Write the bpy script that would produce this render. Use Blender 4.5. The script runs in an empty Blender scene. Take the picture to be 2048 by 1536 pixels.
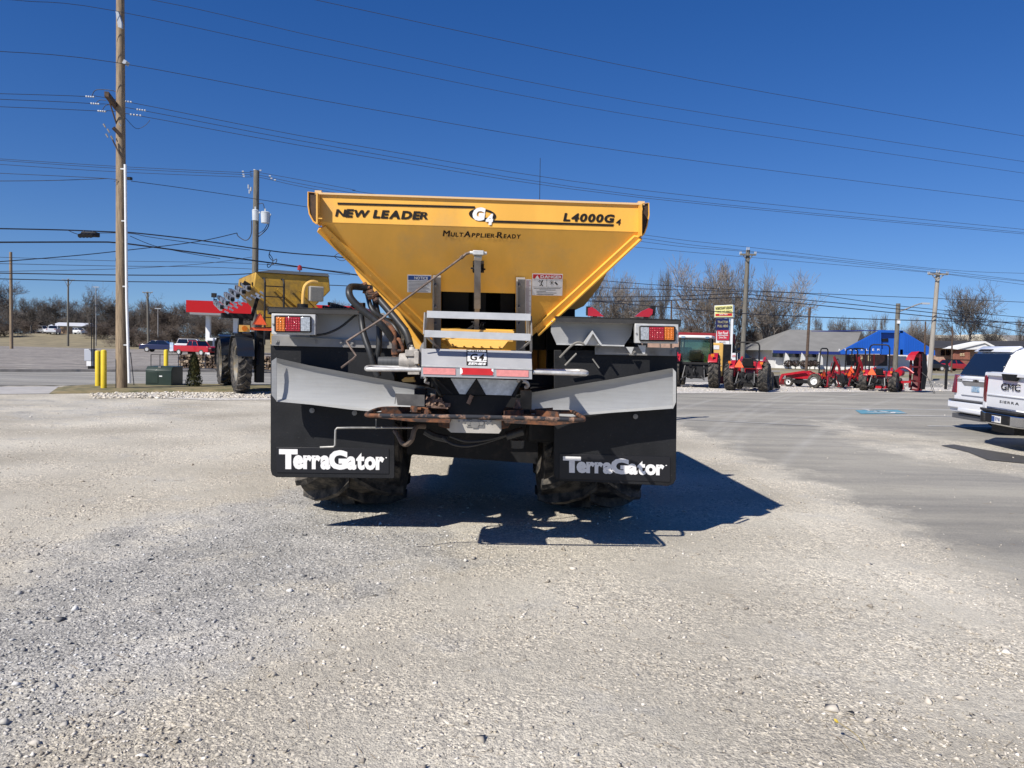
import bpy, bmesh, math, random
import numpy as np
from mathutils import Vector, Matrix
sc = bpy.context.scene
COL = sc.collection
R = math.radians
# ------------------------------------------------------------------ camera
CAMZ = 1.65; F = 1547.0; PITCH = math.atan(73/1547); ROLL = 0.0244
cam = bpy.data.cameras.new('camera'); camo = bpy.data.objects.new('camera', cam); COL.objects.link(camo)
cam.sensor_width = 36.0; cam.lens = 36.0*F/2048; cam.clip_start = 0.05; cam.clip_end = 6000
_f = Vector((0, math.cos(PITCH), -math.sin(PITCH)))
_r0 = Vector((1, 0, 0)); _u0 = _r0.cross(_f)
_r = (_r0*math.cos(ROLL) + _u0*math.sin(ROLL)).normalized(); _u = _r.cross(_f).normalized()
camo.matrix_world = Matrix(((_r.x, _u.x, -_f.x, 0), (_r.y, _u.y, -_f.y, 0), (_r.z, _u.z, -_f.z, CAMZ), (0, 0, 0, 1)))
sc.camera = camo
# ------------------------------------------------------------------ sky, sun, exposure
SH = Vector((0.70, 0.80))                       # shadow of a 1 m post on the ground
SUNDIR = Vector((-SH.x, -SH.y, 1)).normalized()
w = bpy.data.worlds.new('World'); sc.world = w; w.use_nodes = True
nt = w.node_tree; bg = nt.nodes['Background']
sky = nt.nodes.new('ShaderNodeTexSky'); sky.sky_type = 'NISHITA'; sky.sun_disc = False
sky.sun_elevation = math.asin(SUNDIR.z); sky.sun_rotation = math.atan2(SUNDIR.x, SUNDIR.y)
sky.altitude = 300; sky.air_density = 1.0; sky.dust_density = 0.0; sky.ozone_density = 3.0
hs = nt.nodes.new('ShaderNodeHueSaturation'); hs.inputs['Saturation'].default_value = 1.35; hs.inputs['Hue'].default_value = 0.516
tcw = nt.nodes.new('ShaderNodeTexCoord'); vm = nt.nodes.new('ShaderNodeVectorMath'); vm.operation = 'MULTIPLY_ADD'
vm.inputs[1].default_value = (1, 1, .92); vm.inputs[2].default_value = (0, 0, .075); nt.links.new(tcw.outputs['Generated'], vm.inputs[0]); nt.links.new(vm.outputs[0], sky.inputs[0])
nt.links.new(sky.outputs[0], hs.inputs['Color']); nt.links.new(hs.outputs[0], bg.inputs[0])
bg.inputs[1].default_value = 0.083
sun = bpy.data.lights.new('sun', 'SUN'); sun.energy = 4.9; sun.angle = R(0.5); sun.color = (1.0, 0.95, 0.88)
suno = bpy.data.objects.new('sun', sun); COL.objects.link(suno)
suno.rotation_euler = SUNDIR.to_track_quat('Z', 'Y').to_euler(); suno.location = (-20, -20, 40)
vs = sc.view_settings; vs.view_transform = 'Standard'; vs.look = 'None'; vs.exposure = 0.34; vs.gamma = 1.0
sc.cycles.max_bounces = 6; sc.cycles.diffuse_bounces = 3; sc.cycles.use_denoising = True
# ------------------------------------------------------------------ geometry from the camera's survey of the place
def ray(px, py):
    return _r*((px-1024)/F) + _u*((768-py)/F) + _f
def at(px, py, d):                                # world point of a sight line at distance d (world Y)
    q = ray(px, py); t = d/q.y
    return Vector((q.x*t, d, CAMZ+q.z*t))
def gp(px, py, z=0.0):                            # where a sight line meets the ground
    q = ray(px, py); t = (z-CAMZ)/q.z
    return Vector((q.x*t, q.y*t, z))
def ss(a, b, x):
    t = min(1, max(0, (x-a)/(b-a))); return t*t*(3-2*t)
def ghz(x, y):                                    # terrain height: a low rise far off on the left
    return 2.3*ss(118, 175, y)*(1-ss(0, 45, x))
# ------------------------------------------------------------------ mesh building
class MB:
    def __init__(s): s.v = []; s.f = []; s.mi = []; s.m = 0; s.T = None
    def add(s, vs_, fs):
        b = len(s.v)
        for p in vs_:
            p = Vector(p)
            if s.T is not None: p = s.T @ p
            s.v.append(p)
        for f in fs: s.f.append([b+i for i in f]); s.mi.append(s.m)
        return s
    def box(s, c, d, rz=0, ry=0, rx=0):
        M = Matrix.Rotation(rz, 3, 'Z') @ Matrix.Rotation(ry, 3, 'Y') @ Matrix.Rotation(rx, 3, 'X')
        c = Vector(c); vv = [c + M @ Vector((sx*d[0]/2, sy*d[1]/2, sz*d[2]/2)) for sx in (-1, 1) for sy in (-1, 1) for sz in (-1, 1)]
        return s.add(vv, [(0, 1, 3, 2), (4, 6, 7, 5), (0, 4, 5, 1), (2, 3, 7, 6), (0, 2, 6, 4), (1, 5, 7, 3)])
    def bb(s, x0, x1, y0, y1, z0, z1): return s.box(((x0+x1)/2, (y0+y1)/2, (z0+z1)/2), (abs(x1-x0), abs(y1-y0), abs(z1-z0)))
    def prism(s, poly, vec):
        poly = [Vector(p) for p in poly]; vec = Vector(vec); n = len(poly)
        return s.add(poly + [p+vec for p in poly], [tuple(range(n))[::-1], tuple(range(n, 2*n))] + [(i, (i+1) % n, n+(i+1) % n, n+i) for i in range(n)])
    def frame(s, ax):
        ax = Vector(ax).normalized(); a = Vector((0, 0, 1)) if abs(ax.z) < .9 else Vector((1, 0, 0))
        x = a.cross(ax).normalized(); return x, ax.cross(x)
    def cyl(s, p0, p1, r0, r1=None, n=12, caps=True):
        p0 = Vector(p0); p1 = Vector(p1); r1 = r0 if r1 is None else r1; x, y = s.frame(p1-p0)
        vv = []; 
        for p, r in ((p0, r0), (p1, r1)):
            for i in range(n):
                a = 2*math.pi*i/n; vv.append(p + x*(r*math.cos(a)) + y*(r*math.sin(a)))
        fs = [(i, (i+1) % n, n+(i+1) % n, n+i) for i in range(n)]
        if caps: fs += [tuple(range(n))[::-1], tuple(range(n, 2*n))]
        return s.add(vv, fs)
    def bar(s, p0, p1, wx, wy, up=None):
        p0 = Vector(p0); p1 = Vector(p1); ax = (p1-p0).normalized()
        if up is None: x, y = s.frame(ax)
        else: x = Vector(up).cross(ax).normalized(); y = ax.cross(x)
        vv = [p + x*(sx*wx/2) + y*(sy*wy/2) for p in (p0, p1) for sx, sy in ((-1, -1), (1, -1), (1, 1), (-1, 1))]
        return s.add(vv, [(0, 1, 5, 4), (1, 2, 6, 5), (2, 3, 7, 6), (3, 0, 4, 7), (3, 2, 1, 0), (4, 5, 6, 7)])
    def tube(s, pts, r, n=8, sm=0, closed=False):
        pts = [Vector(p) for p in pts]
        if sm:
            out = []; N = len(pts)
            for i in range(N-1):
                a = pts[max(0, i-1)]; b = pts[i]; c = pts[i+1]; d = pts[min(N-1, i+2)]
                for k in range(sm):
                    t = k/sm; out.append(0.5*((2*b)+(c-a)*t+(2*a-5*b+4*c-d)*t*t+(3*b-a-3*c+d)*t**3))
            out.append(pts[-1]); pts = out
        N = len(pts); vv = []; px_ = None
        for i, p in enumerate(pts):
            t = (pts[min(i+1, N-1)]-pts[max(i-1, 0)]).normalized()
            if px_ is None: x, y = s.frame(t)
            else:
                x = (px_ - t*px_.dot(t)).normalized(); y = t.cross(x)
            px_ = x; rr = r(i/(N-1)) if callable(r) else r
            for k in range(n):
                a = 2*math.pi*k/n; vv.append(p + x*(rr*math.cos(a)) + y*(rr*math.sin(a)))
        fs = [(i*n+k, i*n+(k+1) % n, (i+1)*n+(k+1) % n, (i+1)*n+k) for i in range(N-1) for k in range(n)]
        fs += [tuple(range(n))[::-1], tuple(range((N-1)*n, N*n))]
        return s.add(vv, fs)
    def lathe(s, prof, c, ax, n=24, closed=False):
        c = Vector(c); ax = Vector(ax).normalized(); x, y = s.frame(ax); m = len(prof); vv = []
        for i in range(n):
            a = 2*math.pi*i/n; d = x*math.cos(a)+y*math.sin(a)
            for r, h in prof: vv.append(c + d*r + ax*h)
        fs = []
        for i in range(n):
            j = (i+1) % n
            for k in range(m if closed else m-1):
                l = (k+1) % m; fs.append((i*m+k, i*m+l, j*m+l, j*m+k))
        return s.add(vv, fs)
    def grid(s, rows):
        n = len(rows[0]); vv = [p for r in rows for p in r]
        return s.add(vv, [(i*n+k, i*n+k+1, (i+1)*n+k+1, (i+1)*n+k) for i in range(len(rows)-1) for k in range(n-1)])
    def sheet(s, rows, th):                        # bent sheet with a real thickness th (vector)
        th = Vector(th); n = len(rows[0]); m = len(rows)
        A = [Vector(p) for r in rows for p in r]; N = len(A); fs = []
        for i in range(m-1):
            for k in range(n-1):
                q = (i*n+k, i*n+k+1, (i+1)*n+k+1, (i+1)*n+k); fs.append(q[::-1]); fs.append(tuple(N+j for j in q))
        ring = [k for k in range(n)] + [i*n+n-1 for i in range(1, m)] + [(m-1)*n+k for k in range(n-2, -1, -1)] + [i*n for i in range(m-2, 0, -1)]
        L = len(ring)
        for i in range(L):
            a = ring[i]; b = ring[(i+1) % L]; fs.append((a, b, N+b, N+a))
        return s.add(A + [p+th for p in A], fs)
    def islands(s):
        par = list(range(len(s.v)))
        def fd(i):
            while par[i] != i: par[i] = par[par[i]]; i = par[i]
            return i
        for f in s.f:
            for i in f[1:]: par[fd(i)] = fd(f[0])
        gs = {}
        for k, f in enumerate(s.f): gs.setdefault(fd(f[0]), []).append(k)
        out = []
        for ks in gs.values():
            m_ = MB(); mp_ = {}
            for k in ks:
                for i in s.f[k]:
                    if i not in mp_: mp_[i] = len(m_.v); m_.v.append(s.v[i])
                m_.f.append([mp_[i] for i in s.f[k]]); m_.mi.append(s.mi[k])
            out.append(m_)
        return out
    def each(s, name, mat, parent, **k):
        """one object for every loose piece"""
        o = None
        for m_ in s.islands(): o = m_.build(name, mat, parent, **k)
        return o
    def build(s, name, mat, parent=None, world=False, smooth=False, bevel=0, seg=2, label=None, tagv=None, recalc=False):
        me = bpy.data.meshes.new(name); v = s.v
        loc = Vector((0, 0, 0))
        if parent is None:
            xs = [p.x for p in v]; ys = [p.y for p in v]; zs = [p.z for p in v]
            loc = Vector(((min(xs)+max(xs))/2, (min(ys)+max(ys))/2, min(zs))); v = [p-loc for p in v]
        elif world:
            rt = parent
            while rt.parent: rt = rt.parent
            Mi = (Matrix.Translation(rt.location) @ rt.rotation_euler.to_matrix().to_4x4()).inverted(); v = [Mi @ p for p in v]
        me.from_pydata([tuple(p) for p in v], [], s.f)
        for m in (mat if isinstance(mat, (list, tuple)) else [mat]): me.materials.append(m)
        if isinstance(mat, (list, tuple)): me.polygons.foreach_set('material_index', s.mi)
        if recalc or smooth or bevel:
            b = bmesh.new(); b.from_mesh(me); bmesh.ops.recalc_face_normals(b, faces=b.faces); b.to_mesh(me); b.free()
        if smooth:
            me.polygons.foreach_set('use_smooth', [True]*len(me.polygons)); me.set_sharp_from_angle(angle=R(38))
        me.update()
        o = bpy.data.objects.new(name, me); COL.objects.link(o); o.location = loc
        if parent is not None: o.parent = parent
        if bevel:
            bm_ = o.modifiers.new('bevel', 'BEVEL'); bm_.width = bevel; bm_.segments = seg; bm_.limit_method = 'ANGLE'; bm_.angle_limit = R(35)
            me.polygons.foreach_set('use_smooth', [True]*len(me.polygons)); me.set_sharp_from_angle(angle=R(50))
        if label: o['label'] = label
        if tagv: tag(o, *tagv)
        return o
def tag(o, label, cat=None, group=None, kind=None):
    if label: o['label'] = label
    if cat: o['category'] = cat
    if group: o['group'] = group
    if kind: o['kind'] = kind
    return o
def thing(name, label, cat, loc=(0, 0, 0), rz=0, group=None):
    o = bpy.data.objects.new(name, None); o.empty_display_size = .3; COL.objects.link(o)
    o.location = Vector(loc); o.rotation_euler = (0, 0, rz); return tag(o, label, cat, group)
def copy_tree(o, parent=None):
    c = o.copy(); COL.objects.link(c); c.parent = parent
    for ch in list(o.children): copy_tree(ch, c)
    return c
def struct(mb, name, mat, **k):
    o = mb.build(name, mat, **k); o['kind'] = 'structure'; return o
def text_mesh(s, bold=0.0):
    cu = bpy.data.curves.new('t', 'FONT'); cu.body = s; cu.offset = bold; cu.resolution_u = 3; cu.space_character = 1.0+bold*3
    o = bpy.data.objects.new('t', cu); COL.objects.link(o)
    me = bpy.data.meshes.new_from_object(o)
    vv = [v.co.copy() for v in me.vertices]; ff = [list(p.vertices) for p in me.polygons]
    bpy.data.objects.remove(o); bpy.data.meshes.remove(me); bpy.data.curves.remove(cu)
    return vv, ff
GAP = .055
def text(mb, s, bl, br, tl, off, bold=0.0, shear=0.0, gap=None):
    """lettering fitted to the parallelogram bottom-left, bottom-right, top-left; each glyph a thin sheet, neighbours lifted in turn"""
    gap = GAP if gap is None else gap; x = 0; gl = []; gk = []
    for k, ch in enumerate(s):
        if ch == ' ': x += .30; continue
        vv, ff = text_mesh(ch, 0 if ch in 'MWNKRX' else bold)
        if not vv: continue
        a = min(v.x for v in vv); z = max(v.x for v in vv); gl.append((x, a, vv, ff)); gk.append(k); x += z-a+gap
    W = x-gap; ys = [v.y for g in gl for v in g[2]]; y0 = min(ys); y1 = max(ys)
    bl, br, tl, off = Vector(bl), Vector(br), Vector(tl), Vector(off); X = br-bl; Y = tl-bl; nn = X.cross(Y).normalized(); nn = -nn if nn.y > 0 else nn
    for i, (gx, a, vv, ff) in enumerate(gl):
        out = []
        for v in vv:
            p = (gx+v.x-a)/W; q = min(1, max(0, (v.y-y0)/max(1e-6, y1-y0))); out.append(bl + X*(p*(1-shear)+q*shear) + Y*q + off + nn*(.0006*(i % 2)))
        if s[gk[i]] in 'MWNKRX' and bold > 0:
            for j, dx in enumerate((-bold*.8, 0, bold*.8)): mb.add([v + X*(dx/W) + nn*(.0002*j) for v in out], ff)
        else: mb.add(out, ff)
# ------------------------------------------------------------------ materials
def N(nt, t, **k):
    n = nt.nodes.new(t)
    for a, b in k.items(): setattr(n, a, b)
    return n
MATS = {}
def mat(name, col, rough=.6, metal=0.0, var=0.0, vscale=3.0, col2=None, thr=None, bump=0.0, bscale=40.0, coat=0.0, spec=.5, dist=.01, stretch=None, emit=0, dirt=None, dthr=(.55, .75), dscale=6.0):
    if name in MATS: return MATS[name]
    m = bpy.data.materials.new(name); m.use_nodes = True; nt = m.node_tree; L = nt.links.new
    b = nt.nodes['Principled BSDF']; MATS[name] = m
    b.inputs['Roughness'].default_value = rough; b.inputs['Metallic'].default_value = metal
    b.inputs['Specular IOR Level'].default_value = spec; b.inputs['Coat Weight'].default_value = coat; b.inputs['Coat Roughness'].default_value = .08
    b.inputs['Base Color'].default_value = (*col, 1)
    if emit: b.inputs['Emission Color'].default_value = (*col, 1); b.inputs['Emission Strength'].default_value = emit
    tc = N(nt, 'ShaderNodeTexCoord'); vec = tc.outputs['Object']
    if stretch:
        mp_ = N(nt, 'ShaderNodeMapping'); mp_.inputs['Scale'].default_value = stretch; L(vec, mp_.inputs[0]); vec = mp_.outputs[0]
    cur = None
    if var or col2:
        no = N(nt, 'ShaderNodeTexNoise'); no.inputs['Scale'].default_value = vscale; no.inputs['Detail'].default_value = 8; no.inputs['Roughness'].default_value = .62
        L(vec, no.inputs['Vector']); rp = N(nt, 'ShaderNodeValToRGB'); L(no.outputs['Fac'], rp.inputs[0])
        c2 = col2 or tuple(c*(1-var) for c in col); a, z = thr or (.35, .68)
        rp.color_ramp.elements[0].position = a; rp.color_ramp.elements[1].position = z
        rp.color_ramp.elements[0].color = (*c2, 1); rp.color_ramp.elements[1].color = (*(col if col2 else tuple(min(1, c*(1+var*.5)) for c in col)), 1)
        cur = rp.outputs[0]; L(cur, b.inputs['Base Color'])
        mr = N(nt, 'ShaderNodeMapRange'); mr.inputs['To Min'].default_value = max(0, rough-.1); mr.inputs['To Max'].default_value = min(1, rough+.1)
        L(no.outputs['Fac'], mr.inputs[0]); L(mr.outputs[0], b.inputs['Roughness'])
    if dirt:
        no2 = N(nt, 'ShaderNodeTexNoise'); no2.inputs['Scale'].default_value = dscale; no2.inputs['Detail'].default_value = 10; no2.inputs['Roughness'].default_value = .7
        L(tc.outputs['Object'], no2.inputs['Vector']); r2 = N(nt, 'ShaderNodeMapRange'); r2.inputs[1].default_value = dthr[0]; r2.inputs[2].default_value = dthr[1]; r2.clamp = True
        L(no2.outputs['Fac'], r2.inputs[0]); mx = N(nt, 'ShaderNodeMix', data_type='RGBA'); mx.inputs[7].default_value = (*dirt, 1)
        if cur: L(cur, mx.inputs[6])
        else: mx.inputs[6].default_value = (*col, 1)
        L(r2.outputs[0], mx.inputs[0]); L(mx.outputs[2], b.inputs['Base Color'])
    if bump:
        nb = N(nt, 'ShaderNodeTexNoise'); nb.inputs['Scale'].default_value = bscale; nb.inputs['Detail'].default_value = 6; L(vec, nb.inputs['Vector'])
        bu = N(nt, 'ShaderNodeBump'); bu.inputs['Strength'].default_value = bump; bu.inputs['Distance'].default_value = dist
        L(nb.outputs['Fac'], bu.inputs['Height']); L(bu.outputs[0], b.inputs['Normal'])
    return m
YEL = mat('amber_yellow_paint', (.82, .425, .062), .46, var=.10, vscale=1.1, coat=.08, bump=.06, bscale=2.5, stretch=(3.2, 3.2, .5), dirt=(.55, .34, .12), dthr=(.50, .85), dscale=1.6)
YELB = mat('bright_yellow_paint', (.72, .43, .11), .40, var=.10, vscale=2, coat=.12)
YEL2 = mat('weathered_yellow_paint', (.50, .29, .03), .5, var=.25, vscale=1.2, dirt=(.12, .085, .035), dthr=(.44, .72), dscale=2.0)
BRN = mat('dark_brown_primer', (.055, .028, .012), .7, var=.5, vscale=30)
STL = mat('brushed_stainless', (.365, .368, .36), .56, metal=.22, var=.08, vscale=5, stretch=(.6, 6, 14), bump=.05, bscale=20, dirt=(.30, .29, .27), dthr=(.5, .9), dscale=3)
STD = mat('dull_stainless', (.30, .29, .275), .55, metal=.35, var=.25, vscale=3, dirt=(.16, .13, .10), dthr=(.55, .8), dscale=5)
STW = mat('pale_zinc_steel', (.56, .56, .54), .5, metal=.25, var=.15, vscale=14)
ALU = mat('worn_aluminium_tube', (.60, .59, .56), .42, metal=.45, var=.2, vscale=20)
BLK = mat('black_flap_rubber', (.013, .0135, .015), .62, var=.3, vscale=6, bump=.15, bscale=60, dirt=(.075, .073, .066), dthr=(.60, .80), dscale=30, spec=.3)
BLD = mat('black_iron', (.010, .010, .011), .6, var=.4, vscale=10, spec=.3, dirt=(.045, .035, .028), dthr=(.55, .8), dscale=9)
HOSE = mat('black_hose_rubber', (.022, .023, .024), .48, var=.3, vscale=30, dirt=(.08, .07, .055), dthr=(.55, .8), dscale=12)
TIRE = mat('tyre_rubber', (.028, .028, .029), .75, var=.35, vscale=7, dirt=(.20, .17, .13), dthr=(.44, .80), dscale=7, spec=.25, bump=.1, bscale=50)
RUST = mat('rusty_steel', (.19, .075, .032), .85, col2=(.035, .025, .022), thr=(.42, .60), vscale=14, bump=.35, bscale=60)
RUSTK = mat('chipped_black_bar', (.33, .19, .12), .8, col2=(.016, .018, .024), thr=(.50, .60), vscale=9, bump=.2, bscale=60)
CAST = mat('grey_cast_iron', (.40, .37, .33), .65, var=.35, vscale=14, dirt=(.10, .07, .05), dthr=(.56, .76), dscale=16, bump=.2, bscale=40)
WHT = mat('white_paint', (.78, .78, .77), .35, var=.06, vscale=5, coat=.4)
WDEC = mat('white_vinyl', (.80, .79, .77), .5, var=.12, vscale=12)
BDEC = mat('black_vinyl', (.014, .011, .010), .6, spec=.2)
RDEC = mat('red_vinyl', (.55, .02, .025), .4, var=.1, vscale=10)
PINK = mat('faded_reflective_tape', (.72, .27, .25), .5, var=.12, vscale=40)
BLUD = mat('blue_vinyl', (.02, .07, .26), .5)
GREYT = mat('fine_print_grey', (.22, .22, .23), .7)
LAMB = mat('amber_lens', (.65, .17, .01), .25, var=.4, vscale=120, coat=.5)
LRED = mat('red_lens', (.36, .006, .015), .18, var=.3, vscale=80, coat=.6)
LCLR = mat('clear_lens', (.50, .51, .52), .18, metal=.3, var=.45, vscale=90, coat=.5)
GLS = mat('dark_window_glass', (.008, .011, .018), .06, coat=.6, spec=.6)
GLT = mat('tinted_cab_glass', (.035, .075, .075), .08, coat=.5)
REDP = mat('tractor_red_paint', (.40, .010, .020), .34, var=.12, vscale=4, coat=.4)
LTAIL = mat('dark_tail_lens', (.17, .005, .012), .2, var=.2, vscale=20, coat=.5)
DRED = mat('dark_red_paint', (.20, .008, .012), .4, var=.2, vscale=5, coat=.3)
ORNG = mat('slow_vehicle_orange', (.95, .12, .03), .55)
GREYP = mat('grey_plastic', (.10, .10, .105), .6, var=.2)
CHR = mat('chrome', (.62, .63, .65), .16, metal=1.0)
CARW = mat('white_car_paint', (.80, .81, .83), .22, var=.03, vscale=2, coat=.8)
CARB = mat('navy_car_paint', (.012, .018, .07), .2, coat=.8)
CARR = mat('red_car_paint', (.42, .012, .02), .25, var=.1, coat=.7)
CARK = mat('black_car_paint', (.008, .009, .013), .2, coat=.8)
RIMW = mat('white_wheel_rim', (.68, .68, .66), .4, var=.15, vscale=8)
WOODP = mat('weathered_pole_wood', (.34, .255, .16), .85, col2=(.13, .09, .06), thr=(.30, .62), vscale=6, stretch=(5, 5, .35), bump=.5, bscale=12)
WOODG = mat('grey_pole_wood', (.18, .165, .135), .85, col2=(.075, .068, .055), thr=(.3, .62), vscale=6, stretch=(5, 5, .35), bump=.4, bscale=12)
WOODD = mat('dark_crossarm_wood', (.10, .065, .045), .85, var=.5, vscale=10)
WIRE = mat('wire_black', (.012, .013, .02), .6)
WIREG = mat('wire_aged', (.035, .04, .055), .6)
PORC = mat('insulator_porcelain', (.40, .42, .44), .25, coat=.4)
BARK = mat('bare_bark', (.155, .138, .122), .9, col2=(.065, .056, .048), thr=(.35, .6), vscale=2.5)
BARKL = mat('pale_bare_bark', (.24, .205, .17), .9, col2=(.10, .083, .068), thr=(.35, .6), vscale=2.5)
BARKR = mat('reddish_bare_brush', (.16, .128, .102), .9, col2=(.06, .042, .032), thr=(.35, .6), vscale=2.5)
EVG = mat('evergreen_scale_leaves', (.115, .095, .02), .8, col2=(.022, .035, .010), thr=(.40, .64), vscale=9)
BOLY = mat('bollard_yellow', (.72, .52, .02), .45, var=.08, coat=.2)
DGRN = mat('transformer_green', (.018, .034, .024), .45, var=.15, vscale=3, coat=.1)
CONC = mat('concrete', (.42, .40, .37), .85, var=.15, vscale=2)
CONK = mat('kerb_concrete', (.34, .31, .27), .9, var=.35, vscale=1.5)
# ------------------------------------------------------------------ ground, roads, lots
def gattr(me, name, vals):
    a = me.attributes.new(name, 'FLOAT', 'POINT'); a.data.foreach_set('value', np.asarray(vals, dtype=np.float32))
def gravel_nodes(nt, greysock):
    L = nt.links.new
    geo = N(nt, 'ShaderNodeNewGeometry'); P = geo.outputs['Position']
    def noise(sc_, det=6, ro=.6):
        n = N(nt, 'ShaderNodeTexNoise'); n.inputs['Scale'].default_value = sc_; n.inputs['Detail'].default_value = det; n.inputs['Roughness'].default_value = ro; L(P, n.inputs['Vector']); return n.outputs['Fac']
    def vor(sc_, feat='F1'):
        n = N(nt, 'ShaderNodeTexVoronoi'); n.inputs['Scale'].default_value = sc_; n.feature = feat; L(P, n.inputs['Vector']); return n
    def ramp(f, a, b, c0, c1):
        r = N(nt, 'ShaderNodeValToRGB'); r.color_ramp.elements[0].position = a; r.color_ramp.elements[1].position = b
        r.color_ramp.elements[0].color = (*c0, 1); r.color_ramp.elements[1].color = (*c1, 1); L(f, r.inputs[0]); return r.outputs[0]
    def mix(f, a, b, bt='MIX'):
        m = N(nt, 'ShaderNodeMix', data_type='RGBA'); m.blend_type = bt
        if isinstance(f, float): m.inputs[0].default_value = f
        else: L(f, m.inputs[0])
        for s_, x in ((6, a), (7, b)):
            if isinstance(x, tuple): m.inputs[s_].default_value = (*x, 1)
            else: L(x, m.inputs[s_])
        return m.outputs[2]
    def math_(op, a, b=None, cl=False):
        m = N(nt, 'ShaderNodeMath'); m.operation = op; m.use_clamp = cl
        for i, x in enumerate((a, b)):
            if x is None: continue
            if isinstance(x, (int, float)): m.inputs[i].default_value = x
            else: L(x, m.inputs[i])
        return m.outputs[0]
    tan_ = ramp(noise(.55, 9, .6), .34, .66, (.395, .362, .295), (.68, .64, .54))
    gry = ramp(noise(.9, 9, .6), .34, .66, (.35, .344, .318), (.54, .53, .495))
    n1 = noise(1.6, 8, .65)
    # warp the mask's edge with noise
    m1 = math_('ADD', greysock, math_('MULTIPLY', math_('SUBTRACT', n1, .5), 2.6))
    mk = N(nt, 'ShaderNodeMapRange'); mk.inputs[1].default_value = .22; mk.inputs[2].default_value = .85; L(m1, mk.inputs[0]); mk = mk.outputs[0]
    base = mix(mk, tan_, gry)
    # stony versus dusty patches
    st = N(nt, 'ShaderNodeMapRange'); st.inputs[1].default_value = .36; st.inputs[2].default_value = .60; L(noise(1.1, 7, .6), st.inputs[0]); st = math_('MAXIMUM', st.outputs[0], mk)
    vA = vor(42); vB = vor(95); vC = vor(17)
    def cell(v): 
        s_ = N(nt, 'ShaderNodeSeparateColor'); L(v.outputs['Color'], s_.inputs[0]); return s_.outputs[0]
    ca = ramp(cell(vA), 0, 1, (.62, .62, .63), (1.32, 1.30, 1.26)); cb = ramp(cell(vB), 0, 1, (.55, .55, .56), (1.38, 1.36, 1.33))
    base = mix(math_('MULTIPLY', st, .8), base, mix(1.0, base, ca, 'MULTIPLY'))
    base = mix(math_('ADD', math_('MULTIPLY', st, .5), .35), base, mix(1.0, base, cb, 'MULTIPLY'))
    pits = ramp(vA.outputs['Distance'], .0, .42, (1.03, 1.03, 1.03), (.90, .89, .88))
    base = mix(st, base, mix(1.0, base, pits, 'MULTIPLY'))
    # height: rounded pebbles
    hA = math_('MULTIPLY', math_('SUBTRACT', .6, vA.outputs['Distance'], True), math_('MULTIPLY', math_('ADD', cell(vA), .2), .016))
    hB = math_('MULTIPLY', math_('SUBTRACT', .6, vB.outputs['Distance'], True), .007)
    h = math_('ADD', math_('MULTIPLY', hA, math_('ADD', st, .15)), hB)
    h = math_('ADD', h, math_('MULTIPLY', noise(7, 8, .7), .03))
    return base, h, noise, vor, ramp, mix, math_
def gravel_mat():
    m = bpy.data.materials.new('gravel'); m.use_nodes = True; nt = m.node_tree; L = nt.links.new; b = nt.nodes['Principled BSDF']
    at_ = N(nt, 'ShaderNodeAttribute'); at_.attribute_name = 'grey'
    base, h, *_ = gravel_nodes(nt, at_.outputs['Fac'])
    L(base, b.inputs['Base Color']); b.inputs['Roughness'].default_value = .95; b.inputs['Specular IOR Level'].default_value = .15
    bu = N(nt, 'ShaderNodeBump'); bu.inputs['Strength'].default_value = .85; bu.inputs['Distance'].default_value = 1.0; L(h, bu.inputs['Height']); L(bu.outputs[0], b.inputs['Normal'])
    return m
def circ(a, b_, c):
    ax, ay = a; bx, by = b_; cx, cy = c; d = 2*(ax*(by-cy)+bx*(cy-ay)+cx*(ay-by)); A_, B2, C2 = ax*ax+ay*ay, bx*bx+by*by, cx*cx+cy*cy
    ux = (A_*(by-cy)+B2*(cy-ay)+C2*(ay-by))/d; uy = (A_*(cx-bx)+B2*(ax-cx)+C2*(bx-ax))/d; return ux, uy, math.hypot(ax-ux, ay-uy)
def g2(x, y): p = gp(x, y); return (p.x, p.y)
TRACKS = []
for tri, offs in ((((1425, 900), (1470, 850), (1560, 800)), (0, 2.0, .35)), (((1590, 905), (1660, 850), (1760, 806)), (0, 1.9)), (((1480, 900), (1640, 1000), (1960, 1120)), (0, 1.7, 2.3))):
    cx, cy, r_ = circ(g2(*tri[0]), g2(*tri[1]), g2(*tri[2])); TRACKS += [(cx, cy, r_+o_, .16) for o_ in offs]
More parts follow.
